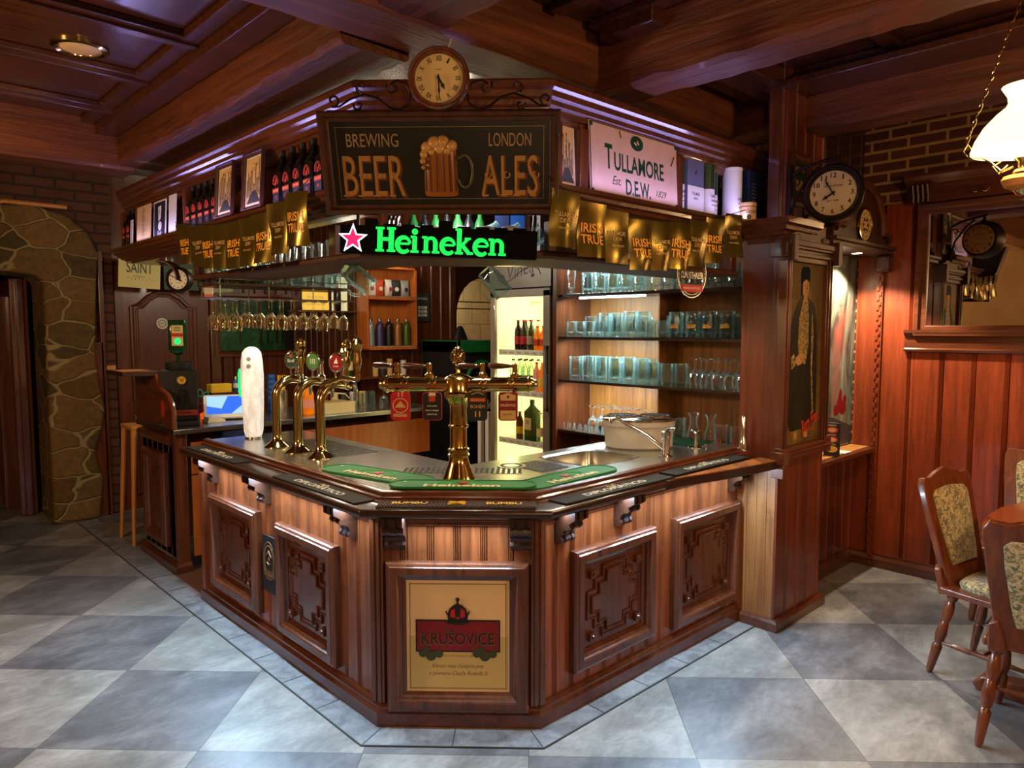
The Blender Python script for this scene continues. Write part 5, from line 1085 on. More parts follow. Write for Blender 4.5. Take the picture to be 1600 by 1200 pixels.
ch = make_chair(); ch.location = (4.15, .825, 0); ch.rotation_euler = (0, 0, rad(180 - 11)); tag(ch, 'tapestry padded wooden chair at the left side of the table, side towards the bar', group='dining chairs round the table')
dup(ch, (3.65, .535, 0), rad(-90 + 4), 'tapestry backed wooden chair nearest the camera, seen from behind', 'dining chairs round the table')
dup(ch, (5.10, .90, 0), rad(90 - 3), 'tapestry padded wooden chair behind the table against the right wall', 'dining chairs round the table')
tb = thing('dining_table', 'brown wooden table with shaped edge and pedestal foot among the chairs', 'table', (4.45, .42, 0))
oct_ = []
for i in range(64):
    a = 2 * pi * i / 64; ca, sa = cos(a), sin(a); rr = 1 + .02 * cos(8 * a); oct_.append((4.45 + .56 * rr * math.copysign(abs(ca) ** .5, ca), .42 + .54 * rr * math.copysign(abs(sa) ** .5, sa)))
mb = MB(); mb.prism(oct_, .735, .765); mb.build('table_top', 'tabletop', tb, bev=.008, seg=3)
mb = MB(); mb.box((4.10, .06, .66), (4.80, .78, .735)); mb.build('apron', 'chairw', tb, bev=.004)
mb = MB(); mb.lathe([(.07, .1), (.075, .18), (.05, .22), (.07, .3), (.085, .38), (.06, .48), (.045, .52), (.07, .58), (.06, .66)], 24, (4.45, .42, 0)); mb.build('pedestal', 'chairw', tb)
mb = MB(); mb.box((4.0, .36, .10), (4.9, .48, .16)); mb.build('floor_rail', 'chairw', tb, bev=.006)
for sx in (3.98, 4.92):
    mb = MB(); mb.prism([(-.05, 0), (.88, 0), (.90, .03), (.86, .075), (.60, .10), (.22, .10), (-.02, .075), (-.06, .03)][::-1], sx - .045, sx + .045, 'x'); mb.build('foot', 'chairw', tb, bev=.008)
for dx, dy in ():
    mb = MB(Matrix.Translation((4.45, .42, 0)) @ Matrix.Rotation(math.atan2(dy, dx), 4, 'Z')); mb.prism([(.03, .0), (.44, .0), (.46, .03), (.42, .06), (.1, .12), (.03, .12)][::-1], -.04, .04, 'y'); mb.build('foot', 'chairw', tb, bev=.008)
# ------------------------------------------------------------------ beer taps
def badge(T, w, h, face, build, mats):
    mb = MB(T); mb.prism(rrect(w, h, .012), -.006, 0); mb.m = 1; mb.prism(rrect(w * .94, h * .95, .010), 0, .001); build(mb); return mats, mb
CT = Vector((2.12, 2.60, 1.036))
tw = thing('beer_tower', 'polished brass T shaped beer column with pine cone finial in the middle of the bar', 'beer tower', tuple(CT))
mb = MB(Matrix.Translation(CT)); mb.lathe([(.080, 0), (.082, .006), (.078, .014), (.070, .03), (.062, .055), (.052, .075), (.045, .10), (.045, .110), (.052, .114), (.052, .121), (.045, .125), (.045, .135), (.051, .139), (.051, .146), (.043, .151), (.040, .16), (.040, .245), (.048, .250), (.048, .258), (.041, .263), (.041, .27), (.040, .35), (.044, .362), (.052, .376), (.062, .39)], 40); mb.build('column', 'brass', tw)
mb = MB(Matrix.Translation(CT)); mb.lathe([(.062, .39), (.066, .398), (.068, .408), (.062, .412), (.058, .42), (.058, .465), (.064, .470), (.064, .478), (.054, .487), (.038, .494), (.024, .499), (.014, .503)], 40); mb.build('head', 'brass', tw)
mb = MB(Matrix.Translation(CT + Vector((0, 0, -.094))) @ Matrix.Translation((0, 0, .60)) @ Matrix.Scale(.85, 4) @ Matrix.Translation((0, 0, -.68)) @ Matrix.Translation((0, 0, -.0))); mb.lathe([(.012, .68), (.010, .695), (.018, .705), (.014, .715), (.022, .725), (.034, .745), (.037, .765), (.032, .79), (.02, .81), (.008, .822), (.001, .826)], 24)
for j in range(7):
    z = .73 + j * .0125; rr = [.027, .034, .038, .037, .034, .028, .02][j]
    for i in range(10): a = 2 * pi * (i + .5 * (j % 2)) / 10; mb.lathe([(.0075, 0), (.005, .006), (.001, .009)], 6, (rr * cos(a), rr * sin(a), z))
mb.build('pine_cone_finial', 'brass', tw)
TW = fr(CT, 225)
mb = MB(TW @ Matrix.Translation((0, .450, 0)) @ Matrix.Rotation(pi / 2, 4, 'Y')); P_ = [(.012, -.372), (.022, -.368), (.026, -.355), (.036, -.345), (.040, -.335), (.040, -.33), (.034, -.325)]
for k in (-.26, -.235, -.13, -.105, .105, .13, .235, .26): P_ += [(.034, k - .004), (.037, k - .002), (.037, k + .002), (.034, k + .004)]
P_ += [(.034, .325), (.040, .33), (.040, .335), (.036, .345), (.026, .355), (.022, .368), (.012, .372)]; mb.lathe(P_, 28); mb.build('crossbar', 'brass', tw)
hx = [(-.285, -1, -.0), (-.135, -1, 1), (.125, 1, -1), (.285, 1, 1)]
M['handlew'] = wood('tap_handle_wood', '#4a2210', '#240e06', 'x', .25, coat=.6)
for i, (x, s, d) in enumerate(((-.285, 1, -1), (-.135, 1, -1), (.115, 1, -1), (.265, 1, -1))):
    mb = MB(TW @ Matrix.Translation((x, .58, 0))); mb.T = Matrix.Translation((TW @ Vector((x, .480, 0)))); mb.lathe([(.022, 0), (.022, .015), (.016, .018), (.016, .022), (.012, .026), (.012, .065), (.008, .07)], 16); v_ = mb.build('valve', 'brass', tw)
    a = TW @ Vector((x, .535, 0)); b = TW @ Vector((x - .125, .538, .03 * (1 if i else -1))); mb = MB(); turned(mb, a, b, [(.005, 0), (.007, .12), (.008, .2), (.011, .22), (.009, .27), (.012, .4), (.015, .7), (.013, .92), (.004, 1)]); mb.build('handle', 'handlew', v_)
    mb = MB(TW); mb.tube([(x, .42, .03), (x, .40, .04), (x, .35, .042), (x, .31, .05)], [.012, .010, .008, .007], 10); mb.build('spout', 'brass', v_)
def b_brez(mb):
    mb.m = 2; mb.text('11', .022, .020, (0, .055, .0014), .02); mb.ring((0, .004, 0), .033, .036, .001, .002, 28, 1, .95); mb.m = 3; mb.poly([(-.026, -.006), (-.012, .012), (0, .026), (.01, .012), (.026, -.006)], .0015); mb.m = 2; mb.text('BŘEZŇÁK', .064, .018, (0, -.040, .0016), .02)
def b_cop(mb):
    mb.m = 3; mb.prism([(-.014, .022), (.014, .022), (.016, .056), (-.016, .056)], .001, .003); mb.m = 2; mb.prism([(-.017, .050), (.017, .050), (.015, .064), (-.013, .064)], .003, .004)
    for y, t, w in ((.002, 'ČEPUJEME', .046), (-.018, 'PIVO V DOBRÉ', .06), (-.036, 'DEVÍTCE', .045)): mb.text(t, w, .0085, (0, y, .0014), .02)
def b_boh(mb):
    mb.m = 3; mb.box((-.036, .022, .001), (.036, .040, .0018)); mb.m = 2; mb.text('KRUŠOVICE', .06, .011, (0, .031, .002), .01); mb.text('BOHÉM', .066, .020, (0, .002, .0014), .0); mb.text('11', .024, .026, (0, -.035, .0014), .03); mb.tube([(-.03, .055, .001), (0, .066, .001), (.03, .055, .001)], .002, 4)
def b_kru(mb):
    mb.m = 2; mb.prism([(-.034, .028), (.034, .028), (.036, .052), (0, .064), (-.036, .052)], .001, .0015); mb.prism([(-.036, -.060), (.036, -.060), (.036, -.018), (-.036, -.018)], .001, .0015); mb.m = 3; mb.text('KRUŠOVICE', .070, .015, (0, .008, .0016), .02); mb.m = 0; mb.text('MUSKETÝR', .04, .008, (0, -.036, .002), .01); mb.lathe([(.007, 0), (.004, .002)], 8, (0, .045, .0015))
for x, bf, mt, lb in ((-.262, b_brez, ('red', 'red', 'cream', 'tan'), 'red tap badge with a round emblem hanging under the left end of the brass crossbar'), (-.115, b_cop, ('red', 'mblack', 'paper', 'orangep'), 'black tap badge with a beer glass picture hanging just left of the brass column'),
                      (.095, b_boh, ('mblack', 'mblack', 'tan', 'orangep'), 'black tap badge numbered 11 hanging just right of the brass column'), (.235, b_kru, ('dred', 'dred', 'tan', 'cream'), 'dark red and cream tap badge hanging under the right end of the brass crossbar')):
    T = TW @ Matrix.Translation((x, .352, .058)); mb = MB(T); mb.prism(rrect(.09, .105 * 1.25, .016), -.006, 0); mb.m = 1; mb.prism(rrect(.084, .125, .014), 0, .001); bf(mb)
    tag(mb.build('tap_badge', list(mt), smooth=0), lb, 'tap badge', 'beer badges hanging from the brass crossbar')
# three swan neck taps along the left wing
M['lens'] = plain('badge_green', '#4f8a4a', .3)
def gooseneck(x, y, lab, bad, badm, fig):
    r = thing('beer_tap', lab, 'beer tap', (x, y, 1.036), group='swan neck taps on the left wing'); T = Matrix.Translation((x, y, 1.036))
    mb = MB(T); mb.lathe([(.075, 0), (.076, .004), (.07, .010), (.045, .028), (.03, .045), (.0265, .07)], 32); mb.build('base_flange', 'goldp', r)
    P = [(0, 0, .06), (0, 0, .22), (0, 0, .30)] + [(.105 - .105 * cos(rad(a)), 0, .30 + .105 * sin(rad(a))) for a in range(12, 97, 12)] + [(.15, 0, .40), (.19, 0, .385)]
    mb = MB(T); mb.tube(P, .0265, 18); mb.lathe([(.03, 0), (.03, .01)], 20, (0, 0, .30)); mb.build('swan_neck', 'goldp', r)
    mb = MB(T); mb.lathe([(.022, .38), (.03, .40), (.03, .43), (.02, .44), (.016, .50), (.02, .505), (.02, .52), (.01, .53)], 20, (.15, 0, 0)); mb.tube([(.17, 0, .40), (.215, 0, .395), (.225, 0, .36), (.225, 0, .30)], [.018, .015, .012, .010], 12); mb.build('valve', 'chrome', r)
    if fig:
        mb = MB(T); mb.lathe([(.010, .43), (.016, .46), (.012, .48), (.024, .51), (.030, .53), (.020, .55), (.028, .57), (.034, .585), (.026, .60), (.032, .62), (.024, .64), (.006, .65)], 14, (.15, -.03, 0), 1, .8); mb.lathe([(.014, .57), (.018, .58), (.006, .60)], 8, (.122, -.03, 0)); mb.build('carved_handle', 'brass', r)
    T2 = fr((x + .10, y - .005, 1.036 + .52), 222); mb = MB(T2); mb.lathe([(.036, -.012), (.044, -.006), (.044, 0), (.037, .004)], 28, sy=1.25); mb.m = 1; mb.disc((0, 0, .0045), .035, 28, .044); mb.m = 2; bad(mb); mb.build('medallion', ['chrome', badm, 'paper', 'red'], r)
    mb = MB(T); mb.tube([(.10, 0, .40), (.10, 0, .48)], .007, 8); mb.build('medallion_stem', 'chrome', r)
gooseneck(1.92, 4.08, 'swan neck beer tap with a round dark medallion, next to the white column', lambda mb: (mb.text('Birell', .04, .02, (0, -.005, .005), .01), setattr(mb, 'm', 3), mb.disc((0, .022, .005), .009, 12)), 'dgreen', True)
gooseneck(1.925, 3.82, 'middle swan neck beer tap with an oval green medallion', lambda mb: (mb.text('lll', .03, .03, (0, 0, .005), .02),), 'lens', False)
gooseneck(1.93, 3.565, 'swan neck beer tap with a dark red oval medallion, nearest the brass column', lambda mb: (mb.poly([(-.012, -.004), (.012, -.004), (.004, .028)], .005), mb.text('STAR', .03, .009, (0, -.02, .005), .01)), 'dred', True)
mb = MB(); c = Vector((2.08, 3.42, 1.036)); mb.T = Matrix.Translation(c); mb.lathe([(.01, .42), (.016, .45), (.012, .47), (.022, .50), (.028, .54), (.02, .57), (.026, .60), (.034, .625), (.02, .65), (.012, .66), (.001, .665)], 14, sy=.8); mb.tube([(-.14, .14, .40), (-.06, .06, .44), (0, 0, .43)], .012, 8); tag(mb.build('carved_tap_handle', 'brass'), 'tall carved golden figure handle right of the three swan neck taps', 'tap handle')
# white frosted column
n = NT('frosted_white'); f = n.noise(n.coord((14, 14, 6)), 1, 6, .7, .6); c = n.ramp(f, [(.35, srgb('#c6c2be')), (.6, srgb('#f4f2ee'))]); M['frost'] = n.done(n.bsdf(c, .45, emit=c, es=.28, bump=f, bs=.3, bd=.004))
wc = thing('white_beer_column', 'white frosted beer column with a green side stripe at the left end of the bar', 'beer column', (1.96, 4.50, 1.036)); T = Matrix.Translation((1.96, 4.50, 1.036)) @ Matrix.Rotation(rad(-45), 4, 'Z')
mb = MB(T); mb.loft([(0, .030, .04), (.02, .05, .05), (.05, .058, .052), (.22, .066, .055), (.40, .070, .055), (.50, .066, .052), (.555, .058, .045), (.58, .040, .035), (.592, .018, .018)], 32, 2.6); mb.build('body', 'frost', wc)
mb = MB(T); mb.lathe([(.055, 0), (.055, .012), (.04, .02)], 28); mb.build('foot', 'chrome', wc)
M['ggreen'] = emis('green_light_bar', '#2adf70', .9)
mb = MB(T); mb.tube([(-.071, -.012, .27), (-.078, -.015, .30), (-.079, -.015, .42), (-.073, -.012, .45)], .009, 8); mb.build('green_light_bar', 'ggreen', wc)
mb = MB(T @ fr((0, -.053, .47), -90)); mb.lathe([(.014, 0), (.014, .004), (.010, .005)], 18); mb.lathe([(.014, 0), (.014, .004), (.010, .005)], 18, (0, .045, -.004)); mb.build('button', 'grey', wc)
# ------------------------------------------------------------------ sink mixer, glass washer
fc = thing('mixer_tap', 'chrome single lever mixer tap with long raised spout beside the sink', 'tap', (3.33, 2.27, 1.036)); T = Matrix.Translation((3.33, 2.27, 1.036))
mb = MB(T); mb.lathe([(.04, 0), (.04, .005), (.024, .01), (.023, .10), (.025, .105), (.025, .14), (.015, .145)], 24); mb.build('body', 'chrome', fc)
mb = MB(T); mb.tube([(-.01, .01, .05), (-.08, .07, .12), (-.20, .18, .21), (-.23, .20, .215), (-.235, .205, .19)], [.014, .012, .011, .011, .012], 12); mb.build('spout', 'chrome', fc)
mb = MB(T); mb.tube([(0, 0, .14), (.0, -.02, .155), (.0, -.06, .16)], .008, 8); mb.build('lever', 'chrome', fc)
gw = thing('glass_washer', 'grey oval brush glass washer tub standing at the right end of the sink', 'glass washer', (3.50, 2.60, 1.037)); M['tub'] = plain('grey_tub', '#a39c90', .45, coat=.2)
T = Matrix.Translation((3.50, 2.58, 1.037)) @ Matrix.Rotation(rad(-45), 4, 'Z')
mb = MB(T); mb.loft([(0, .19, .14), (.01, .2, .15), (.13, .205, .155), (.135, .213, .163), (.165, .213, .163)], 40, 2.3); mb.build('tub', 'tub', gw)
mb = MB(T); mb.loft([(.165, .216, .166), (.178, .216, .166), (.183, .205, .155)], 40, 2.3); mb.m = 1; 
for sx in (-1, 1): mb.lathe([(.088, .1835), (.088, .186)], 28, (sx * .098, 0, 0)); 
mb.m = 0
for sx in (-1, 1): mb.ring((sx * .098, 0, 0), .085, .096, .183, .192, 32)
mb.build('rim', ['chrome', 'mblack'], gw)
for sx in (-1, 1):
    mb = MB(T)
    for i in range(7):
        for j in range(7):
            if (i - 3) ** 2 + (j - 3) ** 2 < 11: mb.box((sx * .098 + (i - 3) * .018 - .004, (j - 3) * .018 - .004, .184), (sx * .098 + (i - 3) * .018 + .004, (j - 3) * .018 + .004, .195))
    mb.build('brush', 'dgrey', gw, smooth=0)
mb = MB(); mb.T = Matrix.Translation((3.80, 2.06, 1.043)); mb.lathe([(.03, 0), (.032, .02), (.024, .05), (.015, .10), (.012, .19), (.008, .20)], 20)
tag(mb.build('steel_torch', 'chrome'), 'small upright chrome funnel shaped holder on the ledge against the pillar', 'holder')
mb = MB(); mb.T = Matrix.Translation((3.72, 2.32, 1.0365)); mb.lathe([(.05, 0), (.05, .004), (.012, .012), (.01, .08), (.035, .10), (.03, .112)], 24); tag(mb.build('glass_spinner', 'chrome'), 'small chrome rinser stem on the steel right of the mixer tap', 'rinser')
mb = MB(); mb.box((3.72, 2.36, 1.0365), (3.96, 2.80, 1.041)); 
for i in range(20): mb.box((3.72, 2.37 + i * .0215, 1.041), (3.96, 2.375 + i * .0215, 1.044))
tag(mb.build('shelf_mat', 'dgreen', smooth=0), 'dark green ribbed mat on the steel at the foot of the glass shelves', 'mat')
# ------------------------------------------------------------------ glass shelves
sh = thing('glass_shelving', 'tall wooden shelving with four shelves of beer glasses at the right end of the bar', 'shelving', (4.17, 2.9, .9))
for z in (2.00, 1.687, 1.365, .985):
    mb = MB(); pts = [(3.985, 2.14), (3.985, 3.69), (4.36, 3.69), (4.36, 2.14)]; mb.prism(pts, z - .024, z - .004); mb.build('shelf', 'dark', sh, smooth=0, bev=.003)
    mb = MB(); mb.prism([(3.97, 2.15), (3.965, 2.6), (3.965, 3.3), (3.975, 3.68), (4.3, 3.68), (4.3, 2.15)], z - .004, z); mb.m = 0; mb.build('steel_liner', M['steel'] if z < 1.2 else M['glassb'], sh, smooth=0)
mb = MB(); mb.box((4.355, 2.13, .3), (4.37, 3.7, 2.3)); mb.build('back_panel', 'shelfback', sh, smooth=0)
mb = MB(); mb.box((3.97, 3.69, .3), (4.37, 3.715, 2.3)); mb.box((3.955, 3.685, .3), (3.975, 3.72, 2.3)); mb.build('side_panel', 'mah_z', sh, smooth=0)
mb = MB(); mb.box((3.94, 2.13, 1.0), (4.37, 2.145, 2.3)); mb.build('side_panel', 'shelfback', sh, smooth=0)
mb = MB(); mb.box((4.12, 2.875, .985), (4.355, 2.885, 2.0)); mb.build('divider', 'shelfback', sh, smooth=0)
mb = MB(); mb.box((4.15, 2.145, .985), (4.355, 2.87, 2.0)); mb.build('inner_back', 'shelfback', sh, smooth=0) if False else None
mb = MB(); mb.tube([(4.03, 2.93, 1.968), (4.03, 3.52, 1.968)], .007, 8); tag(mb.build('led_tube', emis('led_white', '#dff4ff', 6)), 'thin glowing white tube light under the top glass shelf', 'light')
# glass meshes (one of each kind, repeated)
def mesh_of(mb, mat_, nm):
    o = mb.build(nm, mat_, keep=True); return o
PROTO = {}
def g_mug(h=.15, r=.043, hand=True, facets=12):
    mb = MB(); mb.lathe([(r * .90, 0), (r * .98, .005), (r * .98, .012), (r * .90, .018), (r * 1.02, .04), (r * 1.05, h * .5), (r * .98, h * .84), (r * .96, h * .90), (r * 1.03, h * .95), (r * 1.03, h * .985), (r, h), (r * .92, h * .99), (r * .87, h * .9), (r * .90, h * .5), (r * .86, .035), (.001, .022)], facets)
    if hand: mb.tube([(r * .98, 0, h * .84), (r * 1.35, 0, h * .86), (r * 1.72, 0, h * .68), (r * 1.72, 0, h * .4), (r * 1.4, 0, h * .22), (r * .98, 0, h * .2)], [.008, .008, .009, .009, .008, .007], 8)
    return mb
def g_goblet(h=.19, flip=True):
    p = [(.034, 0), (.035, .003), (.008, .010), (.005, .02), (.005, .07), (.012, .08), (.034, .10), (.043, .13), (.042, .16), (.035, h), (.033, h), (.039, .16), (.040, .13), (.031, .103), (.002, .088)]
    if flip: p = [(a, h - b) for a, b in p][::-1]
    mb = MB(); mb.lathe(p, 16, cap=False); return mb
def g_wine(h=.20):      # hanging upside down: foot at the top, z measured down from the rail
    p = [(.033, 0), (.034, -.003), (.006, -.010), (.0035, -.02), (.0035, -.085), (.008, -.095), (.028, -.115), (.036, -.145), (.034, -.18), (.029, -h), (.0275, -h), (.032, -.18), (.034, -.145), (.026, -.118), (.001, -.10)]
    mb = MB(); mb.lathe(p, 16, cap=False); return mb
def g_tumbler(h=.11, r=.033): mb = MB(); mb.lathe([(r * .75, 0), (r * .8, .004), (r, h), (r * .94, h), (r * .72, .014), (.001, .012)], 14); return mb
def g_tulip(h=.20): mb = MB(); mb.lathe([(.034, 0), (.033, .006), (.012, .015), (.014, .03), (.03, .05), (.027, .09), (.036, .15), (.032, h), (.030, h), (.033, .15), (.024, .09), (.026, .052), (.001, .035)], 16); return mb
def g_carafe(h=.22): mb = MB(); mb.lathe([(.045, 0), (.048, .006), (.048, .05), (.036, .10), (.024, .15), (.026, .19), (.040, h), (.038, h), (.024, .19), (.022, .15), (.033, .10), (.045, .05), (.044, .012), (.001, .010)], 16); return mb
def printed(mb, txt, r, z, w, h, col):
    o0 = len(mb.v); mb.m = 1; mb.text(txt, w, h, (0, 0, 0), .03)
    for i in range(o0, len(mb.v)): x, y, _ = mb.v[i]; a = x / r; mb.v[i] = Vector(((r + .001) * sin(a), -(r + .001) * cos(a), z + y))
    mb.m = 0; return mb
KINDS = {'mug': (lambda: g_mug(), 'glassb', 'beer_mug', 'glass mug'), 'tall': (lambda: g_mug(.175, .046), 'glassb', 'tall_beer_mug', 'glass mug'), 'small': (lambda: g_mug(.11, .036), 'glassb', 'small_beer_mug', 'glass mug'),
         'gold': (lambda: printed(g_mug(.165, .047), 'BŘEZŇÁK', .047, .075, .06, .03, 0), ['glassb', 'goldink'], 'printed_beer_mug', 'glass mug'), 'plainmug': (lambda: g_mug(.15, .043, False, 10), 'glassb', 'beer_glass', 'glass'),
         'goblet': (g_goblet, 'glass', 'stemmed_glass', 'glass'), 'wine': (g_wine, 'wineg', 'wine_glass', 'wine glass'), 'tumbler': (g_tumbler, 'glass', 'tumbler', 'glass'), 'shot': (lambda: g_tumbler(.055, .02), 'glass', 'shot_glass', 'glass'),
         'tulip': (g_tulip, 'glass', 'tulip_glass', 'glass'), 'carafe': (g_carafe, 'glass', 'carafe', 'carafe'), 'logo': (lambda: printed(g_mug(.16, .045, False, 16), 'O', .045, .06, .03, .035, 0), ['glass', 'orangep'], 'printed_beer_glass', 'glass')}
def put(kind, x, y, z, rz, lab, grp, s=1):
    mk, mt, nm, cat = KINDS[kind]
    if kind not in PROTO:
        o = mk().build(nm, mt, keep=True, smooth=40); PROTO[kind] = o
    else:
        o = PROTO[kind].copy(); COL.objects.link(o)
    o.location = (x, y, z); o.rotation_euler = (0, 0, rz); o.scale = (s, s, s); o.name = nm; tag(o, lab, cat, grp); return o
def row(kind, x, y0, y1, z, step, lab, grp, j=.004, rz=None):
    y = y0
    while y > y1:
        put(kind, x + rng.uniform(-j, j), y, z, rz if rz is not None else rng.choice((-1, -1, 1)) * rng.uniform(1.2, 1.9), lab, grp, rng.uniform(.96, 1.02)); y -= step + rng.uniform(0, .006)
Z1, Z2, Z3, Z4 = 2.0, 1.687, 1.365, .985
lab = lambda k, w: 'clear %s in the %s' % (k, w)
row('tulip', 4.03, 3.60, 3.50, Z1, .1, 'clear waisted beer glass at the left end of the top glass shelf', 'waisted glasses on the top shelf'); row('mug', 4.04, 3.45, 2.95, Z1, .115, lab('mug', 'front row of the lit left half of the top shelf'), 'mugs on the top shelf left')
row('plainmug', 4.15, 3.5, 2.95, Z1, .095, lab('beer glass', 'rear row of the top shelf'), 'beer glasses behind on the top shelf'); row('plainmug', 4.04, 2.85, 2.2, Z1, .092, lab('beer glass', 'right half of the top shelf near the pillar'), 'beer glasses on the top shelf right'); row('tumbler', 4.15, 2.84, 2.2, Z1, .085, lab('tumbler', 'rear row on the right of the top shelf'), 'tumblers on the top shelf right')
row('small', 4.03, 3.60, 3.30, Z2, .088, lab('small mug', 'left end of the second shelf'), 'small mugs on the second shelf'); row('tall', 4.08, 3.32, 2.95, Z2, .112, lab('tall mug', 'lit left half of the second shelf'), 'tall mugs on the second shelf'); row('mug', 4.03, 3.28, 2.93, Z2, .105, lab('mug', 'front row of the lit half of the second shelf'), 'mugs on the second shelf') if False else None
row('mug', 4.19, 3.55, 2.95, Z2, .10, lab('mug', 'rear row of the second shelf'), 'mugs behind on the second shelf'); row('small', 4.03, 2.88, 2.72, Z2, .09, 'clear small mug just right of the middle of the second shelf', 'small mugs mid second shelf')
row('gold', 4.03, 2.68, 2.2, Z2, .118, 'clear beer mug with golden print on the right half of the second shelf', 'mugs with golden print', rz=-1.35); row('mug', 4.16, 2.8, 2.2, Z2, .11, lab('mug', 'row behind the golden printed mugs'), 'mugs behind the printed mugs')
row('tall', 4.04, 3.57, 2.93, Z3, .122, lab('tall mug', 'front row of the lit left half of the third shelf'), 'tall mugs on the third shelf'); row('tall', 4.17, 3.5, 2.93, Z3, .105, lab('tall mug', 'rear row of the third shelf'), 'tall mugs behind on the third shelf')
row('mug', 4.03, 2.86, 2.62, Z3, .11, lab('mug', 'middle of the third shelf'), 'mugs in the middle of the third shelf', rz=-1.5); row('goblet', 4.04, 2.54, 2.2, Z3, .082, 'clear stemmed glass upside down at the right end of the third shelf', 'stemmed glasses on the third shelf', ); row('goblet', 4.15, 2.56, 2.2, Z3, .085, 'clear stemmed glass in the rear row at the right of the third shelf', 'stemmed glasses behind on the third shelf')
row('shot', 4.0, 3.62, 3.0, Z4, .052, 'clear shot glass in the front row of the lowest shelf', 'shot glasses on the lowest shelf'); row('goblet', 4.08, 3.42, 2.95, Z4, .078, 'clear upside down goblet in the lit half of the lowest shelf', 'goblets on the lowest shelf'); row('goblet', 4.18, 3.42, 2.95, Z4, .08, 'clear upside down goblet at the back of the lowest shelf', 'goblets behind on the lowest shelf')
row('tall', 4.06, 2.80, 2.62, Z4, .13, 'clear tall tankard in the middle of the lowest shelf above the washer', 'tankards on the lowest shelf', rz=1.5); row('carafe', 4.05, 2.55, 2.40, Z4, .12, 'clear waisted carafe on the lowest shelf right of the tankards', 'carafes on the lowest shelf'); row('logo', 4.03, 2.34, 2.15, Z4, .105, 'clear beer glass with orange emblem at the pillar end of the lowest shelf', 'glasses with orange emblem', rz=-1.3)
# round transparent brewery sign hanging in front of the top shelf
rs = MB(fr((3.29, 2.10, 2.035), -92)); rs.ring((0, 0, 0), .125, .130, -.003, .003, 40); rs.ring((0, 0, 0), .112, .114, -.002, .002, 40); rs.m = 1; rs.lathe([(.124, -.001), (.124, .001)], 36, cap=True); rs.m = 2; rs.prism([(-.095, -.06), (.095, -.06), (.095, -.095), (.0, -.10), (-.095, -.095)][::-1], .002, .005); rs.m = 3; rs.text('MARKVARTICKÝ', .15, .016, (0, -.077, .0055), .01); rs.m = 4; rs.text('CLAUSTHALER', .21, .04, (0, -.012, .003), .03); rs.m = 0; rs.text('CLAUSTHALER', .20, .034, (0, -.010, .0036), .0)
tag(rs.build('round_sign', ['steel', 'pane', 'red', 'paper', 'dgreen'], smooth=0), 'round transparent brewery sign with red ribbon hanging before the top glass shelf', 'sign')
# ------------------------------------------------------------------ lit fridge with bottles
FX, FY0, FY1, FZ = 4.10, 3.88, 4.60, 2.07
frg = thing('drinks_fridge', 'lit glass door drinks fridge lettered Vinea beside the glass shelves', 'fridge', (4.4, 4.15, .1))
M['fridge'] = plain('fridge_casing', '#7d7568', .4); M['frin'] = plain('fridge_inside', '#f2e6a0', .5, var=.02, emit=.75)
mb = MB(); mb.box((FX + .04, FY0, .05), (4.7, FY0 + .04, FZ)); mb.box((FX + .04, FY1 - .04, .05), (4.7, FY1, FZ)); mb.box((4.66, FY0, .05), (4.7, FY1, FZ)); mb.box((FX + .04, FY0, .05), (4.7, FY1, .12)); mb.box((FX + .04, FY0, FZ - .04), (4.7, FY1, FZ)); mb.build('casing', 'fridge', frg, smooth=0)
mb = MB(); mb.box((FX + .05, FY0 + .04, .12), (4.66, FY0 + .045, FZ - .04)); mb.box((FX + .05, FY1 - .045, .12), (4.66, FY1 - .04, FZ - .04)); mb.box((4.65, FY0 + .04, .12), (4.66, FY1 - .04, FZ - .04)); mb.box((FX + .05, FY0 + .04, .12), (4.66, FY1 - .04, .14)); mb.build('interior', 'frin', frg, smooth=0)
mb = MB(fr((FX, (FY0 + FY1) / 2, .05), 180)); w = .35; mb.box((-w, .0, -.03), (-w + .055, 2.0, .0)); mb.box((w - .075, .0, -.03), (w, 2.0, .0)); mb.box((-w, 1.95, -.03), (w, 2.01, .0)); mb.box((-w, 0, -.03), (w, .08, 0)); dr = mb.build('door', 'fridge', frg, smooth=0, bev=.004)
mb = MB(fr((FX - .01, (FY0 + FY1) / 2, .05), 180)); mb.box((-w + .055, .08, -.008), (w - .075, 1.95, -.004)); mb.build('door_glass', 'pane', dr, smooth=0)
mb = MB(fr((FX, (FY0 + FY1) / 2, 1.35), 180)); mb.box((w - .03, -.25, 0), (w - .012, .25, .02)); mb.box((w - .035, -.26, 0), (w - .008, -.23, .03)); mb.box((w - .035, .23, 0), (w - .008, .26, .03)); mb.m = 1; mb.text('LIEBHERR', .12, .02, (w - .16, .60, -.002), .02); mb.build('handle', ['steel', 'mblack'], dr, smooth=0)
mb = MB(); mb.box((FX + .0, FY0, 2.075), (4.7, FY1, 2.33)); mb.m = 1; mb.T = fr((FX - .001, (FY0 + FY1) / 2, 2.19), 180); mb.text('Vinea', .30, .11, (.02, .035, 0), -.01, .3, .18)
mb.tube([(x, y, .0) for x, y in [(-.26, .0), (-.24, -.05), (-.18, -.07), (-.08, -.04), (.04, .03), (.14, .05), (.22, .03), (.25, -.02)]], .003, 5)
for x in (-.19, .16):
    for q in range(6): mb.disc((x + .014 * cos(q), -.02 + .012 * sin(q * 2), .001), .008, 8)
mb.build('header_panel', [M['boxbr'] if 'boxbr' in M else plain('header_brown', '#55483c', .4), 'mblack'], frg, smooth=0)
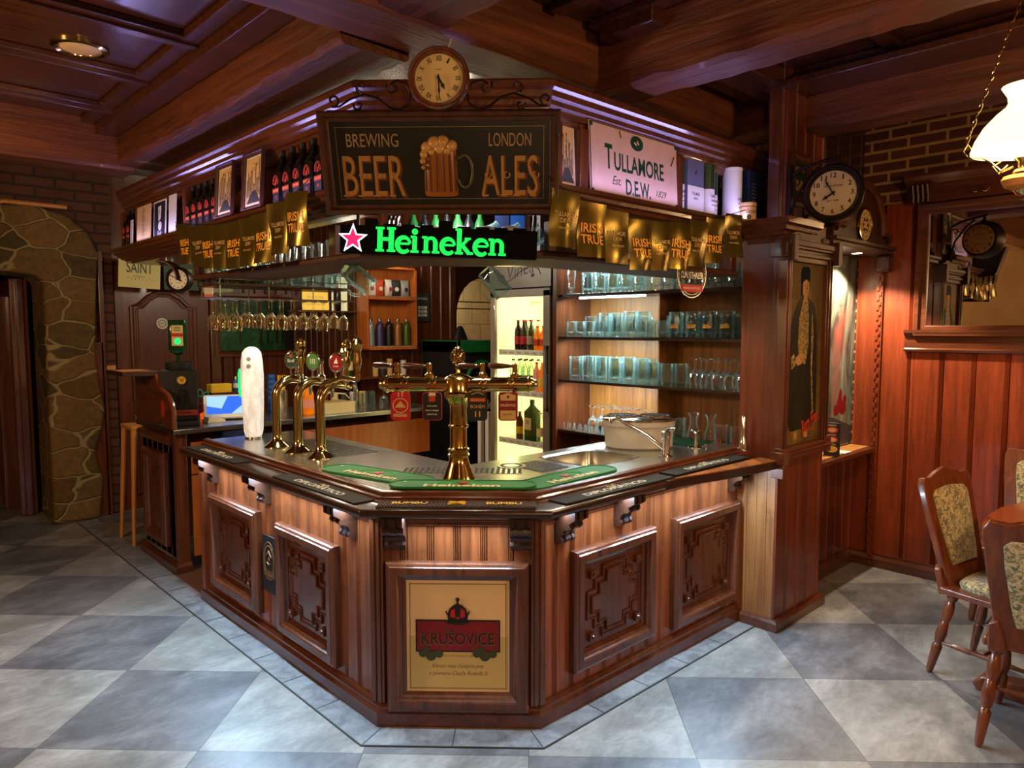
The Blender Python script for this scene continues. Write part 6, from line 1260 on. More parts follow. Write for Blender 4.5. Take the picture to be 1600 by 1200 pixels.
M['coke'] = plain('cola_dark', '#1c0a06', .15); M['orng'] = plain('orange_soda', '#e87c0c', .2, emit=.15); M['clearb'] = glass('bottle_glass', '#eefaf0', '#cfe8d8', .3); M['greenb'] = plain('green_bottle_glass', '#1c4a20', .12); M['brownb'] = plain('brown_bottle_glass', '#4a2208', .12); M['roseb'] = plain('rose_drink', '#e0907a', .2, emit=.1)
def bottle(r, h, body, labm, capm, neck=.35):
    mb = MB(); mb.lathe([(r * .9, 0), (r, .006), (r, h * (1 - neck) * .96), (r * .85, h * (1 - neck * .8)), (r * .42, h * (1 - neck * .45)), (r * .38, h * .95), (r * .42, h * .955), (r * .42, h * .97), (r * .3, h * .97)], 16)
    mb.m = 1; mb.ring((0, 0, 0), r * 1.01, r * 1.03, h * .22, h * .48, 18); mb.m = 2; mb.lathe([(r * .46, h * .955), (r * .46, h), (r * .3, h * 1.004)], 12); return mb, [body, labm, capm]
BP = {}
def putb(key, spec, x, y, z, nm, lb, grp):
    if key not in BP: mb, mats = bottle(*spec); o = mb.build(nm, mats, keep=True); BP[key] = o
    else: o = BP[key].copy(); COL.objects.link(o)
    if z in (1.555, 1.215, .80): y += .10
    o.location = (x, y, z); o.name = nm; tag(o, lb, 'bottle', grp); return o
fshelf = [1.555, 1.215, .80]
for z in fshelf:
    mb = MB(); mb.box((FX + .07, FY0 + .05, z - .012), (4.62, FY1 - .05, z)); mb.box((FX + .062, FY0 + .05, z - .035), (FX + .07, FY1 - .05, z + .012)); mb.m = 1; mb.T = fr((FX + .0615, (FY0 + FY1) / 2, z - .012), 180)
    for i in range(6): mb.text('Vinea', .05, .02, (-.24 + i * .09, 0, 0), 0, .3)
    mb.build('fridge_shelf', ['white', 'dgrey'], frg, smooth=0)
F = lambda k, w: 'fridge bottle: %s on the %s fridge shelf' % (k, w)
for q, x in enumerate((FX + .12, FX + .21)):
    for i in range(2): putb('coke', (.031, .26, 'coke', 'red', 'red'), x, 4.27 - i * .068, fshelf[0], 'cola_bottle', 'dark cola bottle with red label on the top fridge shelf', 'cola bottles in the fridge')
    for i in range(1): putb('clear', (.034, .26, 'clearb', 'grey', 'red'), x, 4.12, fshelf[0], 'water_bottle', 'clear bottle with red cap on the top fridge shelf between cola and orange drinks', 'clear bottles in the fridge')
    for i in range(3): putb('or', (.031, .21, 'orng', 'orangep', 'orangep'), x, 4.04 - i * .066, fshelf[0], 'orange_drink_bottle', 'orange drink bottle on the top fridge shelf', 'orange bottles on the top fridge shelf')
    for i in range(4): putb('cl2', (.031, .27, 'clearb', 'clearb', 'dgreen'), x, 4.33 - i * .07, fshelf[1], 'water_bottle', 'clear water bottle on the second fridge shelf', 'water bottles in the fridge')
    putb('rose', (.03, .25, 'roseb', 'cream', 'red'), x, 4.05, fshelf[1], 'rose_drink_bottle', 'pink drink bottle on the second fridge shelf', 'pink bottles in the fridge')
    for i in range(3): putb('or2', (.031, .25, 'orng', 'yellow', 'white'), x, 3.985 - i * .066, fshelf[1], 'orange_drink_bottle', 'orange drink bottle on the second fridge shelf', 'orange bottles on the second fridge shelf')
    for i in range(1): putb('am', (.035, .25, 'clearb', 'cream', 'white'), x, 4.00 - i * .07, fshelf[2], 'spirit_bottle', 'clear spirit bottle with pale label on the lowest visible fridge shelf', 'clear spirits in the fridge')
    putb('ap', (.036, .27, 'roseb', 'orangep', 'white'), x, 3.92, fshelf[2], 'aperitif_bottle', 'orange red aperitif bottle at the right of the lowest visible fridge shelf', 'aperitif in the fridge')
putb('br', (.034, .24, 'brownb', 'yellow', 'tan'), FX + .13, 4.26, fshelf[2], 'brown_bottle', 'brown bottle with yellow label on the lowest visible fridge shelf', None)
mb = MB(); mb.T = Matrix.Translation((FX + .14, 4.22, fshelf[2])); mb.loft([(0, .05, .05), (.004, .055, .055), (.25, .055, .055), (.28, .03, .03), (.30, .016, .016), (.35, .016, .016)], 24, 6); mb.m = 1; mb.T = fr((FX + .084, 4.22, fshelf[2] + .15), 180); mb.box((-.04, -.05, 0), (.04, .05, .001)); mb.m = 2; mb.text('35', .03, .03, (0, .015, .002), .02); tag(mb.build('liqueur_bottle', ['greenb', 'cream', 'dgrey']), 'big square dark green liqueur bottle on the lowest visible fridge shelf', 'bottle')
light('fridge_lamp', 'POINT', (FX + .3, 4.15, 1.93), 3.5, (1, .92, .6), .04)
light('fridge_lamp', 'POINT', (FX + .10, 4.42, 1.3), 2.0, (1, .92, .6), .04)
# green fridge further back
gf = thing('green_fridge', 'small dark fridge with green trim and red star beyond the brass column', 'fridge', (4.85, 5.9, 0))
mb = MB(); mb.box((4.56, 5.6, 0), (5.15, 6.2, 1.62)); mb.build('casing', 'mblack', gf, smooth=0, bev=.01); mb = MB(fr((4.86, 5.595, 0), -90)); mb.box((-.3, 1.50, 0), (.3, 1.62, .02)); mb.box((-.3, 1.50, -.6), (-.285, 1.62, .02)); mb.tube([(p[0], p[1], .004) for p in arc(.02, 1.20, .20, 0, 180, 20)], .02, 6); mb.box((-.3, .78, 0), (.3, .86, .012)); mb.m = 1; star(mb, (.0, 1.16), .13, .002, .004); mb.m = 2; mb.text('Heineken', .5, .10, (.02, .95, .004), .02); mb.build('door', ['green', 'red', 'paper'], gf, smooth=0)
mb = MB(); mb.box((4.1, 4.62, 0), (4.14, 4.66, 1.02)); mb.box((4.1, 4.72, 0), (4.14, 4.76, 1.02)); tag(mb.build('steel_rail', 'white', smooth=0), 'pair of upright white rails behind the counter left of the brass column', 'rail')
# ------------------------------------------------------------------ hanging glass rack
gr = thing('glass_rack', 'hanging steel and wood rack with tumblers on top and wine glasses hanging below', 'glass rack', (2.2, 4.6, 1.9))
mb = MB(); mb.box((1.72, 4.42, 2.005), (2.66, 4.72, 2.017)); mb.m = 1; mb.box((1.72, 4.40, 2.01), (2.66, 4.415, 2.022)); mb.box((1.72, 4.72, 2.01), (2.66, 4.735, 2.05)); mb.tube([(1.72, 4.42, 2.05), (2.66, 4.42, 2.05)], .003, 6); mb.build('tray', ['mah_x', 'steel'], gr, smooth=0)
for x in (1.74, 2.05, 2.36, 2.64):
    mb = MB(); mb.tube([(x, 4.42, 1.94), (x, 4.42, 2.06), (x, 4.72, 2.06), (x, 4.72, 1.94)], .004, 6); mb.build('hanger', 'steel', gr)
for y in (4.45, 4.51, 4.57, 4.63, 4.69):
    mb = MB(); mb.tube([(1.70, y, 1.935), (2.70, y, 1.935)], .0035, 6); mb.build('rail', 'steel', gr)
for i in range(11):
    for j in range(3):
        put('tumbler' if (i + j) % 3 else 'plainmug', 1.77 + i * .085, 4.47 + j * .09, 2.017, i, 'clear tumbler standing on top of the hanging glass rack', 'tumblers on the hanging rack', .95)
for i in range(12):
    for j in range(2): put('wine', 1.76 + i * .078, 4.48 + j * .12, 1.932, 0, 'wine glass hanging upside down under the glass rack', 'wine glasses hanging under the rack', rng.uniform(.9, 1.04))
row('tumbler', 1.90, 4.5, 2.98, 2.087, .085, 'clear tumbler on the lower canopy shelf behind the left pennants', 'tumblers on the lower canopy shelf')
# loose mugs hanging / lying under the canopy
def bigmug(T, lab, grp=None):
    o = g_mug(.155, .048).build('beer_mug', 'glassb', keep=True); o.matrix_basis = T; return tag(o, lab, 'glass mug', grp)
bigmug(Matrix.Translation((1.82, 3.08, 2.04)) @ Matrix.Rotation(rad(-45), 4, 'Z') @ Matrix.Rotation(rad(130), 4, 'Y'), 'glass mug hanging tilted under the canopy left of the lit sign')
bigmug(Matrix.Translation((2.42, 2.75, 2.04)) @ Matrix.Rotation(rad(-45), 4, 'Z') @ Matrix.Rotation(rad(140), 4, 'Y'), 'dim glass mug hanging tilted under the canopy below the lit sign')
for i, (a, s, tl) in enumerate(((-.12, 4.62, 62), (-.03, 4.60, 66), (-.46, 4.60, 70), (-.56, 4.62, 60), (.06, 4.66, 64))):
    x, y = a45(a - .15, s); bigmug(Matrix.Translation((x, y, 2.115)) @ Matrix.Rotation(rad(-45), 4, 'Z') @ Matrix.Rotation(rad(tl), 4, 'Y'), 'glass mug lying tilted on the canopy shelf behind the lit sign', 'mugs lying behind the lit sign')
# white folded glass towels / box glowing behind the sign
mb = MB(fr((*a45(-.36, 4.50), 2.085), 225)); 
for i in range(6): mb.loft([(0, .05, .045, -.25 + i * .1, 0), (.055, .052, .045, -.25 + i * .1, 0), (.07, .045, .03, -.25 + i * .1, 0)], 16, 2.5)
mb = MB(Matrix.Translation((*a45(-.36, 4.55), 2.085)) @ Matrix.Rotation(rad(-45), 4, 'Z'))
for i in range(6): mb.loft([(0, .055, .05, -.26 + i * .105, 0), (.08, .055, .05, -.26 + i * .105, 0), (.105, .04, .035, -.26 + i * .105, 0), (.112, .02, .02, -.26 + i * .105, 0)], 18, 2.6)
tag(mb.build('folded_towels', 'white'), 'row of white folded towels on the canopy shelf behind the lit sign', 'towel')
light('sign_backlight', 'POINT', (*a45(-.36, 4.85), 2.30), 9.0, (.85, .93, 1), .03)
# mirror-lined recess with bottles seen through the gap under the pub sign
for i in range(7):
    x, y = a45(-.58 + i * .055, 5.05); putb('dk%d' % (i % 2), (.03, .24, 'black' if i % 2 else 'greenb', 'navy', 'white'), x, y, 2.087, 'spirit_bottle', 'dark spirit bottle seen through the gap below the pub sign', 'bottles behind the gap below the pub sign')
for i in range(3):
    x, y = a45(-.14 + i * .075, 4.98); r = thing('gift_box', 'blue and white gift box seen through the gap below the pub sign', 'box', (x, y, 2.087), rad(-45), 'gift boxes behind the gap'); mb = MB(Matrix.Translation((x, y, 2.087)) @ Matrix.Rotation(rad(-45), 4, 'Z')); mb.box((-.034, -.03, 0), (.034, .03, .20)); mb.build('box', ('navy', 'blue', 'paper')[i], r, smooth=0); mb = MB(fr((x - .0215, y - .0215, 2.19), 225)); mb.box((-.02, -.03, 0), (.02, .03, .001)); mb.build('label', 'paper', r, smooth=0)
mb = MB(); P5 = [a45(-.72, 4.78), a45(.12, 4.78), a45(.12, 5.2), a45(-.72, 5.2)]; mb.prism([tuple(p) for p in P5], 2.06, 2.0865); tag(mb.build('inner_shelf', 'mah_y', smooth=0), 'dark inner shelf carrying bottles behind the lit sign', 'shelf')
# ------------------------------------------------------------------ back counter
bc = thing('back_counter', 'wooden back counter with steel top and orange beech drawers at the left', 'counter', (2.8, 5.65, 0))
mb = MB(); mb.box((1.70, 5.22, 1.0), (3.98, 6.08, 1.036)); mb.build('steel_top', 'steel', bc, smooth=0, bev=.004)
mb = MB(); mb.box((1.74, 5.30, .08), (1.80, 6.05, 1.0)); mb.box((1.72, 5.26, .0), (1.80, 5.32, 1.0)); mb.box((1.74, 6.0, .08), (3.98, 6.05, 1.0)); mb.build('carcass', 'mah_z', bc, smooth=0, bev=.003)
T = fr((1.74, 5.68, 0), 180); mb = MB(fr((1.752, 6.05, 0), 180)); boards(mb, .76, .86, .12, .012, 2, z0=.08); mb.build('end_boards', 'mah_z', bc, smooth=0)
mb = MB(T @ Matrix.Translation((0, .50, .012))); moulding(mb, .30, .52, FPROF); f_ = mb.build('panel_frame', 'mah_z', bc, smooth=40); mb = MB(T @ Matrix.Translation((0, .50, .012))); mb.box((-.15, -.26, 0), (.15, .26, .006)); mb.prism([(-.08, -.2), (.08, -.2), (.08, -.16), (.12, -.16), (.12, .16), (.08, .16), (.08, .2), (-.08, .2), (-.08, .16), (-.12, .16), (-.12, -.16), (-.08, -.16)], .006, .018); mb.build('carved_panel', 'mah_z', f_, bev=.003)
mb = MB(); mb.sweep([(0, 0), (.03, 0), (.03, .05), (.015, .075), (0, .075)], [(1.72, 6.06), (1.72, 5.26), (1.80, 5.26)]); mb.build('skirting', 'mah_y', bc, smooth=0)
mb = MB(); mb.sweep([(0, .90), (.02, .91), (.03, .94), (.045, .95), (.045, .975), (0, .99)], [(1.73, 6.0), (1.73, 5.36)]); mb.build('end_moulding', 'mah_y', bc, smooth=0)
# raised curved side guard
gp = [(5.24, 1.036), (5.24, 1.16), (5.27, 1.22), (5.34, 1.27), (5.42, 1.29), (5.50, 1.31), (5.545, 1.35), (5.56, 1.40), (5.9, 1.40), (6.05, 1.40), (6.05, 1.036)]
mb = MB(); mb.prism(gp, 1.70, 1.73, 'x'); mb.build('side_guard', 'mah_y', bc, smooth=0); mb = MB(); mb.tube([(1.715, y, z) for y, z in gp[:9]], .017, 8); mb.build('guard_rail', 'lightwood' if False else 'chairw', bc)
mb = MB(); mb.prism([(1.50, 5.62), (1.76, 5.55), (1.76, 6.0), (1.50, 6.05)], 1.40, 1.43); mb.m = 1; mb.box((1.52, 5.70, 1.43), (1.70, 5.95, 1.434)); mb.build('end_shelf', ['dark', 'lightwood'], bc, smooth=0, bev=.003)
mb = MB(fr((1.698, 5.42, 1.17), 180)); mb.lathe([(.035, 0), (.035, .003)], 24, sy=1.7); mb.m = 1; mb.ring((0, 0, 0), .026, .029, .003, .004, 24, 1, 1.7); mb.tube([(-.012, .02, .004), (0, -.005, .004), (.012, .02, .004)], .003, 4); mb.tube([(0, -.03, .004), (0, .0, .004)], .005, 4); mb.build('oval_sticker', ['orangep', 'dred'], bc, smooth=0)
for z0, z1 in ((.70, .93), (.10, .69)):
    mb = MB(fr((2.06, 5.28, 0), -90)); mb.box((-.23, z0, 0), (.23, z1, .02)); dv = mb.build('door', 'orange', bc, smooth=0, bev=.003)
mb = MB(fr((2.06, 5.30, 0), -90)); moulding(mb, .20, .30, [(0, .02), (0, .028), (.012, .032), (.024, .028), (.024, .02)], (0, .40)); mb.m = 0
for z in (.62, .18): mb.lathe([(.016, .02), (.014, .032), (.004, .036)], 12, (-.12, z, .0))
mb.T = fr((2.06, 5.282, 0), -90); mb.build('carved_trim', 'dark', bc)
mb = MB(fr((2.02, 5.255, .80), -90)); mb.prism(rrect(.17, .12, .03), 0, .004); mb.m = 1; mb.text('R1', .07, .05, (-.01, .01, .0045), .02); mb.tube([(-.06, -.03, .004), (0, -.045, .004), (.06, -.03, .004)], .004, 4); mb.build('brand_sticker', ['dred', 'paper'], bc, smooth=0)
mb = MB(fr((3.2, 5.28, 0), -90)); mb.box((-.9, .62, 0), (.75, .93, .02)); mb.box((-.3, .1, -.2), (.2, .6, -.19)); mb.build('drawer_front', 'orange', bc, smooth=0, bev=.003)
mb = MB(); mb.box((2.05, 5.23, .935), (2.2, 5.4, .99)); tag(mb.build('blue_folder', 'navy', smooth=0), 'dark blue folder tucked under the back counter top', 'folder')
# liqueur chilling machine with its upside-down bottle
jm = thing('liqueur_machine', 'black liqueur chilling machine with orange strip on the back counter', 'drink machine', (1.87, 5.60, 1.037)); T = fr((1.87, 5.58, 1.037), 250)
mb = MB(T @ Matrix.Rotation(-pi / 2, 4, 'X')); mb.T = Matrix.Translation((1.87, 5.58, 1.037)) @ Matrix.Rotation(rad(-20), 4, 'Z')
mb.box((-.125, -.12, .03), (.125, .16, .40)); mb.box((-.135, -.20, 0), (.135, .17, .03)); mb.build('body', 'mblack', jm, smooth=0, bev=.008)
T = Matrix.Translation((1.87, 5.58, 1.037)) @ Matrix.Rotation(rad(-20), 4, 'Z')
mb = MB(T); mb.lathe([(.085, .40), (.09, .41), (.09, .46), (.08, .465)], 28); mb.build('bottle_collar', 'mblack', jm)
mb = MB(T); mb.loft([(.465, .014, .014), (.51, .014, .014), (.53, .045, .045), (.55, .062, .05), (.76, .062, .05), (.77, .058, .046)], 28, 5); mb.build('bottle', plain('liqueur_green_glass', '#0a3a18', .1), jm)
mb = MB(T @ fr((0, -.0505, .655), -90)); mb.box((-.038, -.075, 0), (.038, .075, .001)); mb.m = 1; mb.box((-.040, -.008, .001), (.040, .018, .002)); mb.m = 2; mb.lathe([(.024, .001), (.02, .003)], 18, (0, -.042, 0)); mb.m = 3
for i in range(3): mb.box((-.022, .035 + i * .012, .001), (.022, .040 + i * .012, .0015))
mb.build('bottle_label', ['cream', 'red', M['ggreen'], 'dgrey'], jm, smooth=0)
mb = MB(T @ fr((.02, -.121, .33), -90)); mb.lathe([(.036, 0), (.036, .01), (.030, .012)], 24); mb.m = 1; mb.disc((0, 0, .0125), .028); mb.m = 0; mb.tube([(-.012, .012, .014), (0, -.008, .014), (.012, .012, .014)], .003, 4); mb.build('emblem', ['dgrey', 'yellow'], jm)
mb = MB(T @ fr((.02, -.12, .0), -90)); mb.box((-.02, .20, 0), (.02, .26, .04)); mb.box((-.015, .16, .02), (.015, .22, .05)); mb.build('dispensing_tap', 'black', jm, smooth=0, bev=.004)
mb = MB(T @ fr((-.0, -.121, .09), -90)); mb.box((-.12, -.02, 0), (.12, .02, .002)); mb.m = 1; mb.text('Jägermeister', .17, .026, (0, 0, .003), .01); mb.build('lettered_strip', ['orangep', 'mblack'], jm, smooth=0)
mb = MB(T @ fr((-.126, -.02, .26), 180)); mb.lathe([(.03, 0), (.03, .02), (.022, .03)], 20, sy=1.6); mb.build('side_lamp', 'goldp', jm)
# register tablet, scissors, boxes, bottles
tr_ = thing('register_screen', 'white cased touch screen till showing a blue picture on the back counter', 'till', (2.24, 5.60, 1.037)); T = Matrix.Translation((2.24, 5.60, 1.14)) @ fr((0, 0, 0), 250, -48)
mb = MB(T); mb.prism(rrect(.36, .24, .015), -.02, 0); mb.build('case', 'white', tr_, smooth=0, bev=.004); mb = MB(T); mb.box((-.155, -.085, .0005), (.155, .10, .001)); mb.m = 1; mb.poly([(-.155, .0), (-.05, -.03), (.0, .10), (-.155, .10)][::1], .0015); mb.poly([(.02, -.085), (.155, -.085), (.155, .06)], .0015); mb.build('screen', [emis('screen_blue', '#2f5ed8', 1.1), emis('screen_light', '#8fb4f0', 1.1)], tr_, smooth=0)
mb = MB(); mb.box((2.18, 5.64, 1.037), (2.40, 5.78, 1.09)); mb.build('stand', 'dgrey', tr_, smooth=0, bev=.01)
mb = MB(Matrix.Translation((2.14, 5.86, 1.037))); mb.lathe([(.04, 0), (.04, .11)], 16); mb.m = 1
mb.tube([(.02 * cos(a * .7) - .02, 0, .19 + .03 * sin(a * .7)) for a in range(9)], .006, 6, True); mb.tube([(.02 * cos(a * .7) + .03, .01, .17 + .025 * sin(a * .7)) for a in range(9)], .006, 6, True); tag(mb.build('scissors_pot', ['dred', plain('teal_plastic', '#2c8a80', .4)]), 'teal handled scissors in a dark red pot beside the till', 'scissors')
mb = MB(); mb.box((2.02, 5.44, 1.037), (2.15, 5.56, 1.055)); mb.box((2.03, 5.45, 1.055), (2.13, 5.55, 1.075)); tag(mb.build('paper_stack', 'paper', smooth=0), 'stack of white paper slips at the foot of the liqueur machine', 'paper')
mb = MB(Matrix.Translation((2.10, 5.70, 1.037))); mb.prism([(-.03, .0), (.03, .0), (.035, .04), (0, .055), (-.035, .04)], -.03, .03, 'y'); tag(mb.build('orange_gadget', emis('orange_glow', '#e04a18', .7), smooth=0), 'small bright orange card reader stub left of the till', 'gadget')
mb = MB(); mb.box((2.22, 5.93, 1.20), (2.9, 6.06, 1.215)); mb.box((2.22, 5.93, 1.0365), (2.24, 6.06, 1.215)); mb.box((2.88, 5.93, 1.0365), (2.9, 6.06, 1.215)); tag(mb.build('counter_riser', 'mah_x', smooth=0), 'small dark riser shelf at the back of the back counter', 'shelf')
def smallbox(x, y, z, sx, sy, sz, m_, lb, nm='box', cat='box'): mb = MB(); mb.box((x, y, z), (x + sx, y + sy, z + sz)); return tag(mb.build(nm, m_, smooth=0, bev=.003), lb, cat)
smallbox(2.24, 5.94, 1.215, .17, .1, .07, 'yellow', 'yellow and black tea box on the riser behind the till', 'tea_box')
for i, (x, a, b, l) in enumerate(((2.46, 'blue', 'white', 'blue and white glue tube standing on the riser behind the till'), (2.53, 'red', 'white', 'red and white tube standing on the riser behind the till'))): 
    mb = MB(Matrix.Translation((x, 5.98, 1.215))); mb.lathe([(.018, 0), (.02, .01), (.02, .08), (.006, .1)], 12); mb.m = 1; mb.lathe([(.021, .03), (.021, .07)], 12, cap=False); mb.lathe([(.008, .1), (.008, .125)], 8); tag(mb.build('tube', [a, b]), l, 'tube')
mb = MB(Matrix.Translation((2.70, 5.82, 1.037))); 
for i in range(7): mb.lathe([(.030, i * .045), (.034, i * .045 + .01), (.034, i * .045 + .035), (.030, i * .045 + .045)], 18)
tag(mb.build('cup_stack', 'blue'), 'stack of blue cups behind the white frosted column', 'cups')
def cyl(x, y, r, h, m_, lb, nm, cat, z=1.037, mats=None): mb = MB(Matrix.Translation((x, y, z))); mb.lathe([(r * .95, 0), (r, .004), (r, h), (r * .9, h)], 20); return tag(mb.build(nm, m_), lb, cat)
cyl(2.70, 5.62, .045, .20, 'steel', 'steel straw pot between the swan neck taps on the back counter', 'straw_pot', 'pot')
mb = MB(Matrix.Translation((2.70, 5.62, 1.237))); 
for i in range(12): a = i * .55; mb.tube([(.02 * cos(a), .02 * sin(a), 0), (.035 * cos(a), .035 * sin(a), .12)], .004, 5)
tag(mb.build('straws', 'yellow'), 'bunch of yellow straws in the steel pot', 'straws')
putb('oj', (.045, .26, 'orng', 'roseb', 'white'), 2.83, 5.42, 1.037, 'juice_bottle', 'orange pink bottle with round label on the back counter behind the taps', None)
mb = MB(Matrix.Translation((3.06, 5.45, 1.037))); mb.box((-.15, -.12, 0), (.15, .12, .012)); 
for i in range(8): mb.box((-.15 + i * .04, -.12, .012), (-.146 + i * .04, .12, .09))
mb.box((-.15, -.125, .0), (.15, -.115, .09)); mb.tube([(-.13, -.05, .13), (-.05, -.05, .17), (.1, -.05, .15), (.14, -.05, .11)], .006, 6); tag(mb.build('dish_drainer', 'cream', smooth=0), 'cream plastic cutlery drainer on the back counter', 'drainer')
for i, x in enumerate((3.30, 3.42, 3.56)): put('mug' if i < 2 else 'goblet', x, 5.42, 1.037, 2, 'upturned clear glass at the right end of the back counter', 'glasses on the back counter')
for i in range(6): cyl(3.25 + i * .1, 5.92, .036, .11, ('dred', 'cream', 'dgrey', 'paper', 'tan', 'dgrey')[i], 'small jar in the row at the back of the back counter', 'jar', 'jar').__setitem__('group', 'jars at the back of the back counter')
# television picture on the back wall
n = NT('forest_picture'); f = n.noise(n.coord((3, 3, 3)), 1, 6, .7, 1); c = n.ramp(f, [(.35, srgb('#030a05')), (.6, srgb('#1c4426')), (.78, srgb('#4a7a4c'))]); M['forest'] = n.done(n.bsdf(c, .2, emit=c, es=.15))
T = fr((3.32, 7.47, 1.78), -90); tv = thing('wall_screen', 'wooden framed screen with a dark green forest picture behind the hanging glasses', 'screen', tuple(T.translation)); mb = MB(T); mb.box((-.40, -.27, 0), (.40, .27, .02)); mb.m = 1
for x, w in ((-.2, .02), (.02, .03), (.10, .025), (.20, .03), (.27, .02)): mb.box((x, -.2, .02), (x + w, .27, .0215))
mb.box((.30, -.27, .02), (.42, .27, .022)); mb.build('picture', ['forest', 'mblack'], tv, smooth=0); mb = MB(T); moulding(mb, .82, .56, [(0, 0), (0, .02), (.02, .04), (.05, .04), (.05, 0)]); mb.build('frame', 'mah_x', tv, smooth=30)
# signs over the back door
def saint(mb): mb.m = 1; mb.text('SAINT', .22, .10, (0, .05, .0005), .01); [mb.tube([(-.1 + i * .03, -.04 - (i % 3) * .012, 0), (-.09 + i * .03, -.045 - (i % 2) * .012, 0)], .003, 4) for i in range(8)]; mb.text('brewery', .1, .02, (0, -.03, .0005), 0, .2)
M['palesign'] = plain('pale_green_card', '#cfc88a', .6, var=.04)
flatcard(fr((2.10, 7.20, 2.25), -95, 0, -3), .35, .27, 'pale sign lettered SAINT hanging above the back room door', 'hanging_sign', 'sign', saint, ['palesign', 'dgrey'])
flatcard(fr((2.47, 7.20, 2.235), -90), .32, .25, 'green whiskey sign hanging above the back room door', 'hanging_sign', 'sign', lambda mb: (setattr(mb, 'm', 1), mb.text('TULLAMORE', .2, .03, (0, .06, .0005), .01), mb.text('DEW', .1, .03, (0, .02, .0005), .01), mb.text('IRISH WHISKEY', .15, .018, (0, -.02, .0005), .01)), ['dgreen', 'tan'])
flatcard(fr((2.81, 7.20, 2.22), -90, 0, 3), .30, .24, 'pale green sign partly hidden by pennants above the back room door', 'hanging_sign', 'sign', saint, [plain('sage_card', '#8a9470', .6), 'dgrey'])
ck2 = clock(fr((1.78, 5.26, 2.085), 222), .088, 'small white dial station clock hanging under the left end of the canopy', False, (3, 50), .07, 'hanging_clock', 'iron')
ck2.children[1].data.materials[0] = M['white']
mb = MB(); 
for k in range(5): mb.tube([Vector((1.80 + .02 * (k - 2), 5.28 + .02 * (k - 2), 0)) + Vector((-.08 + .12 * sin(rad(a)) * .7, .08 - .12 * sin(rad(a)) * .7, 2.09 + .12 * cos(rad(a)))) for a in range(-10, 100, 15)], .009, 6)
tag(mb.build('scroll_bracket', M['frame']), 'dark ribbed curved bracket above the small hanging clock', 'bracket')
mb = MB(fr((1.90, 5.02, 2.14), 225)); mb.prism([(p[0], p[1]) for p in arc(0, 0, .075, 180, 360, 14)], 0, .01); mb.m = 1; mb.box((-.03, -.16, 0), (.03, -.065, .01)); mb.m = 2; mb.box((-.03, -.18, 0), (.03, -.16, .01)); tag(mb.build('paddle_sign', ['grey', 'paper', 'orangep'], smooth=0), 'grey half round sign above a white tag near the hanging clock', 'sign')
# wooden high chair legs behind the counter end
st = thing('bar_stool', 'light wooden stool standing behind the end of the back counter', 'stool', (1.85, 6.35, 0)); mb = MB(); mb.box((1.70, 6.2, .93), (2.0, 6.5, .96)); mb.build('seat', 'lightwood', st, smooth=0, bev=.005)
for x, y in ((1.68, 6.18), (2.02, 6.18), (1.68, 6.52), (2.02, 6.52)): mb = MB(); mb.tube([(x, y, 0), (1.85 + (x - 1.85) * .75, 6.35 + (y - 6.35) * .75, .93)], [.014, .022], 8); mb.build('leg', 'lightwood', st)
mb = MB(); mb.box((1.68, 7.40, 1.36), (1.92, 7.43, 1.40)); tag(mb.build('brass_latch', 'lightwood', smooth=0), 'light wooden latch bar on the panelling left of the back room door', 'latch')
# ------------------------------------------------------------------ hung shelf with flasks and snack bags
ws = thing('wall_shelf_unit', 'small orange lit shelf unit with scalloped edges on the dark back wall', 'shelf unit', (4.13, 6.2, 1.55))
mb = MB(); mb.box((3.83, 6.10, 1.545), (3.85, 6.29, 2.36)); mb.box((4.41, 6.10, 1.545), (4.43, 6.29, 2.36)); mb.box((3.83, 6.10, 2.34), (4.43, 6.29, 2.36)); mb.box((3.85, 6.27, 1.56), (4.41, 6.285, 2.34)); mb.build('case', 'orange', ws, smooth=0)
for z in (1.56, 2.06):
    mb = MB(); mb.box((3.85, 6.08, z - .03), (4.41, 6.27, z)); mb.build('shelf', 'orange', ws, smooth=0); mb = MB()
    for i in range(28): mb.lathe([(.009, 0), (.009, .008)], 8, (3.86 + i * .02, 6.085, z))
    mb.build('scalloped_edge', 'steel', ws)
M['flask'] = None
for i, (c, nm) in enumerate((('#80868c', 'silver grey'), ('#3c3560', 'violet'), ('#1a1a18', 'black'), ('#8a5a30', 'copper brown'), ('#3c5218', 'olive green'))):
    T = Matrix.Translation((3.91 + i * .108, 6.17, 1.5685)); r = thing('flask', '%s flask standing on the lower board of the small orange shelf unit' % nm, 'flask', tuple(T.translation), 0, 'coloured flasks in the shelf unit'); mb = MB(T); mb.lathe([(.036, 0), (.040, .005), (.040, .19), (.035, .215), (.02, .235), (.018, .245)], 20); mb.build('body', plain('flask_' + nm.replace(' ', '_'), c, .32, .3), r); mb = MB(T); mb.lathe([(.02, .245), (.02, .27), (.017, .273)], 16); mb.build('cap', 'steel', r)
for i in range(5):
    mb = MB(Matrix.Translation((3.92 + i * .10, 6.16 + .01 * (i % 2), 2.0685)) @ Matrix.Rotation(rad(15 * (i % 3) - 15), 4, 'Z')); mb.loft([(0, .045, .006), (.02, .045, .022), (.07, .043, .03), (.12, .045, .016), (.15, .05, .004), (.165, .05, .003)], 16, 3); mb.m = 1; mb.lathe([(.018, 0), (.012, .003)], 12); mb.T = mb.T @ fr((0, -.031, .07), -90); mb.lathe([(.022, 0), (.016, .002)], 12)
    tag(mb.build('snack_bag', [('paper', 'orangep', 'paper', 'mblack', 'grey')[i], ('orangep', 'cream', 'red', 'paper', 'navy')[i]]), ['white and orange', 'orange', 'white and red', 'black', 'grey'][i] + ' snack bag standing on the upper board of the orange shelf unit', 'snack bag', 'snack bags in the shelf unit')
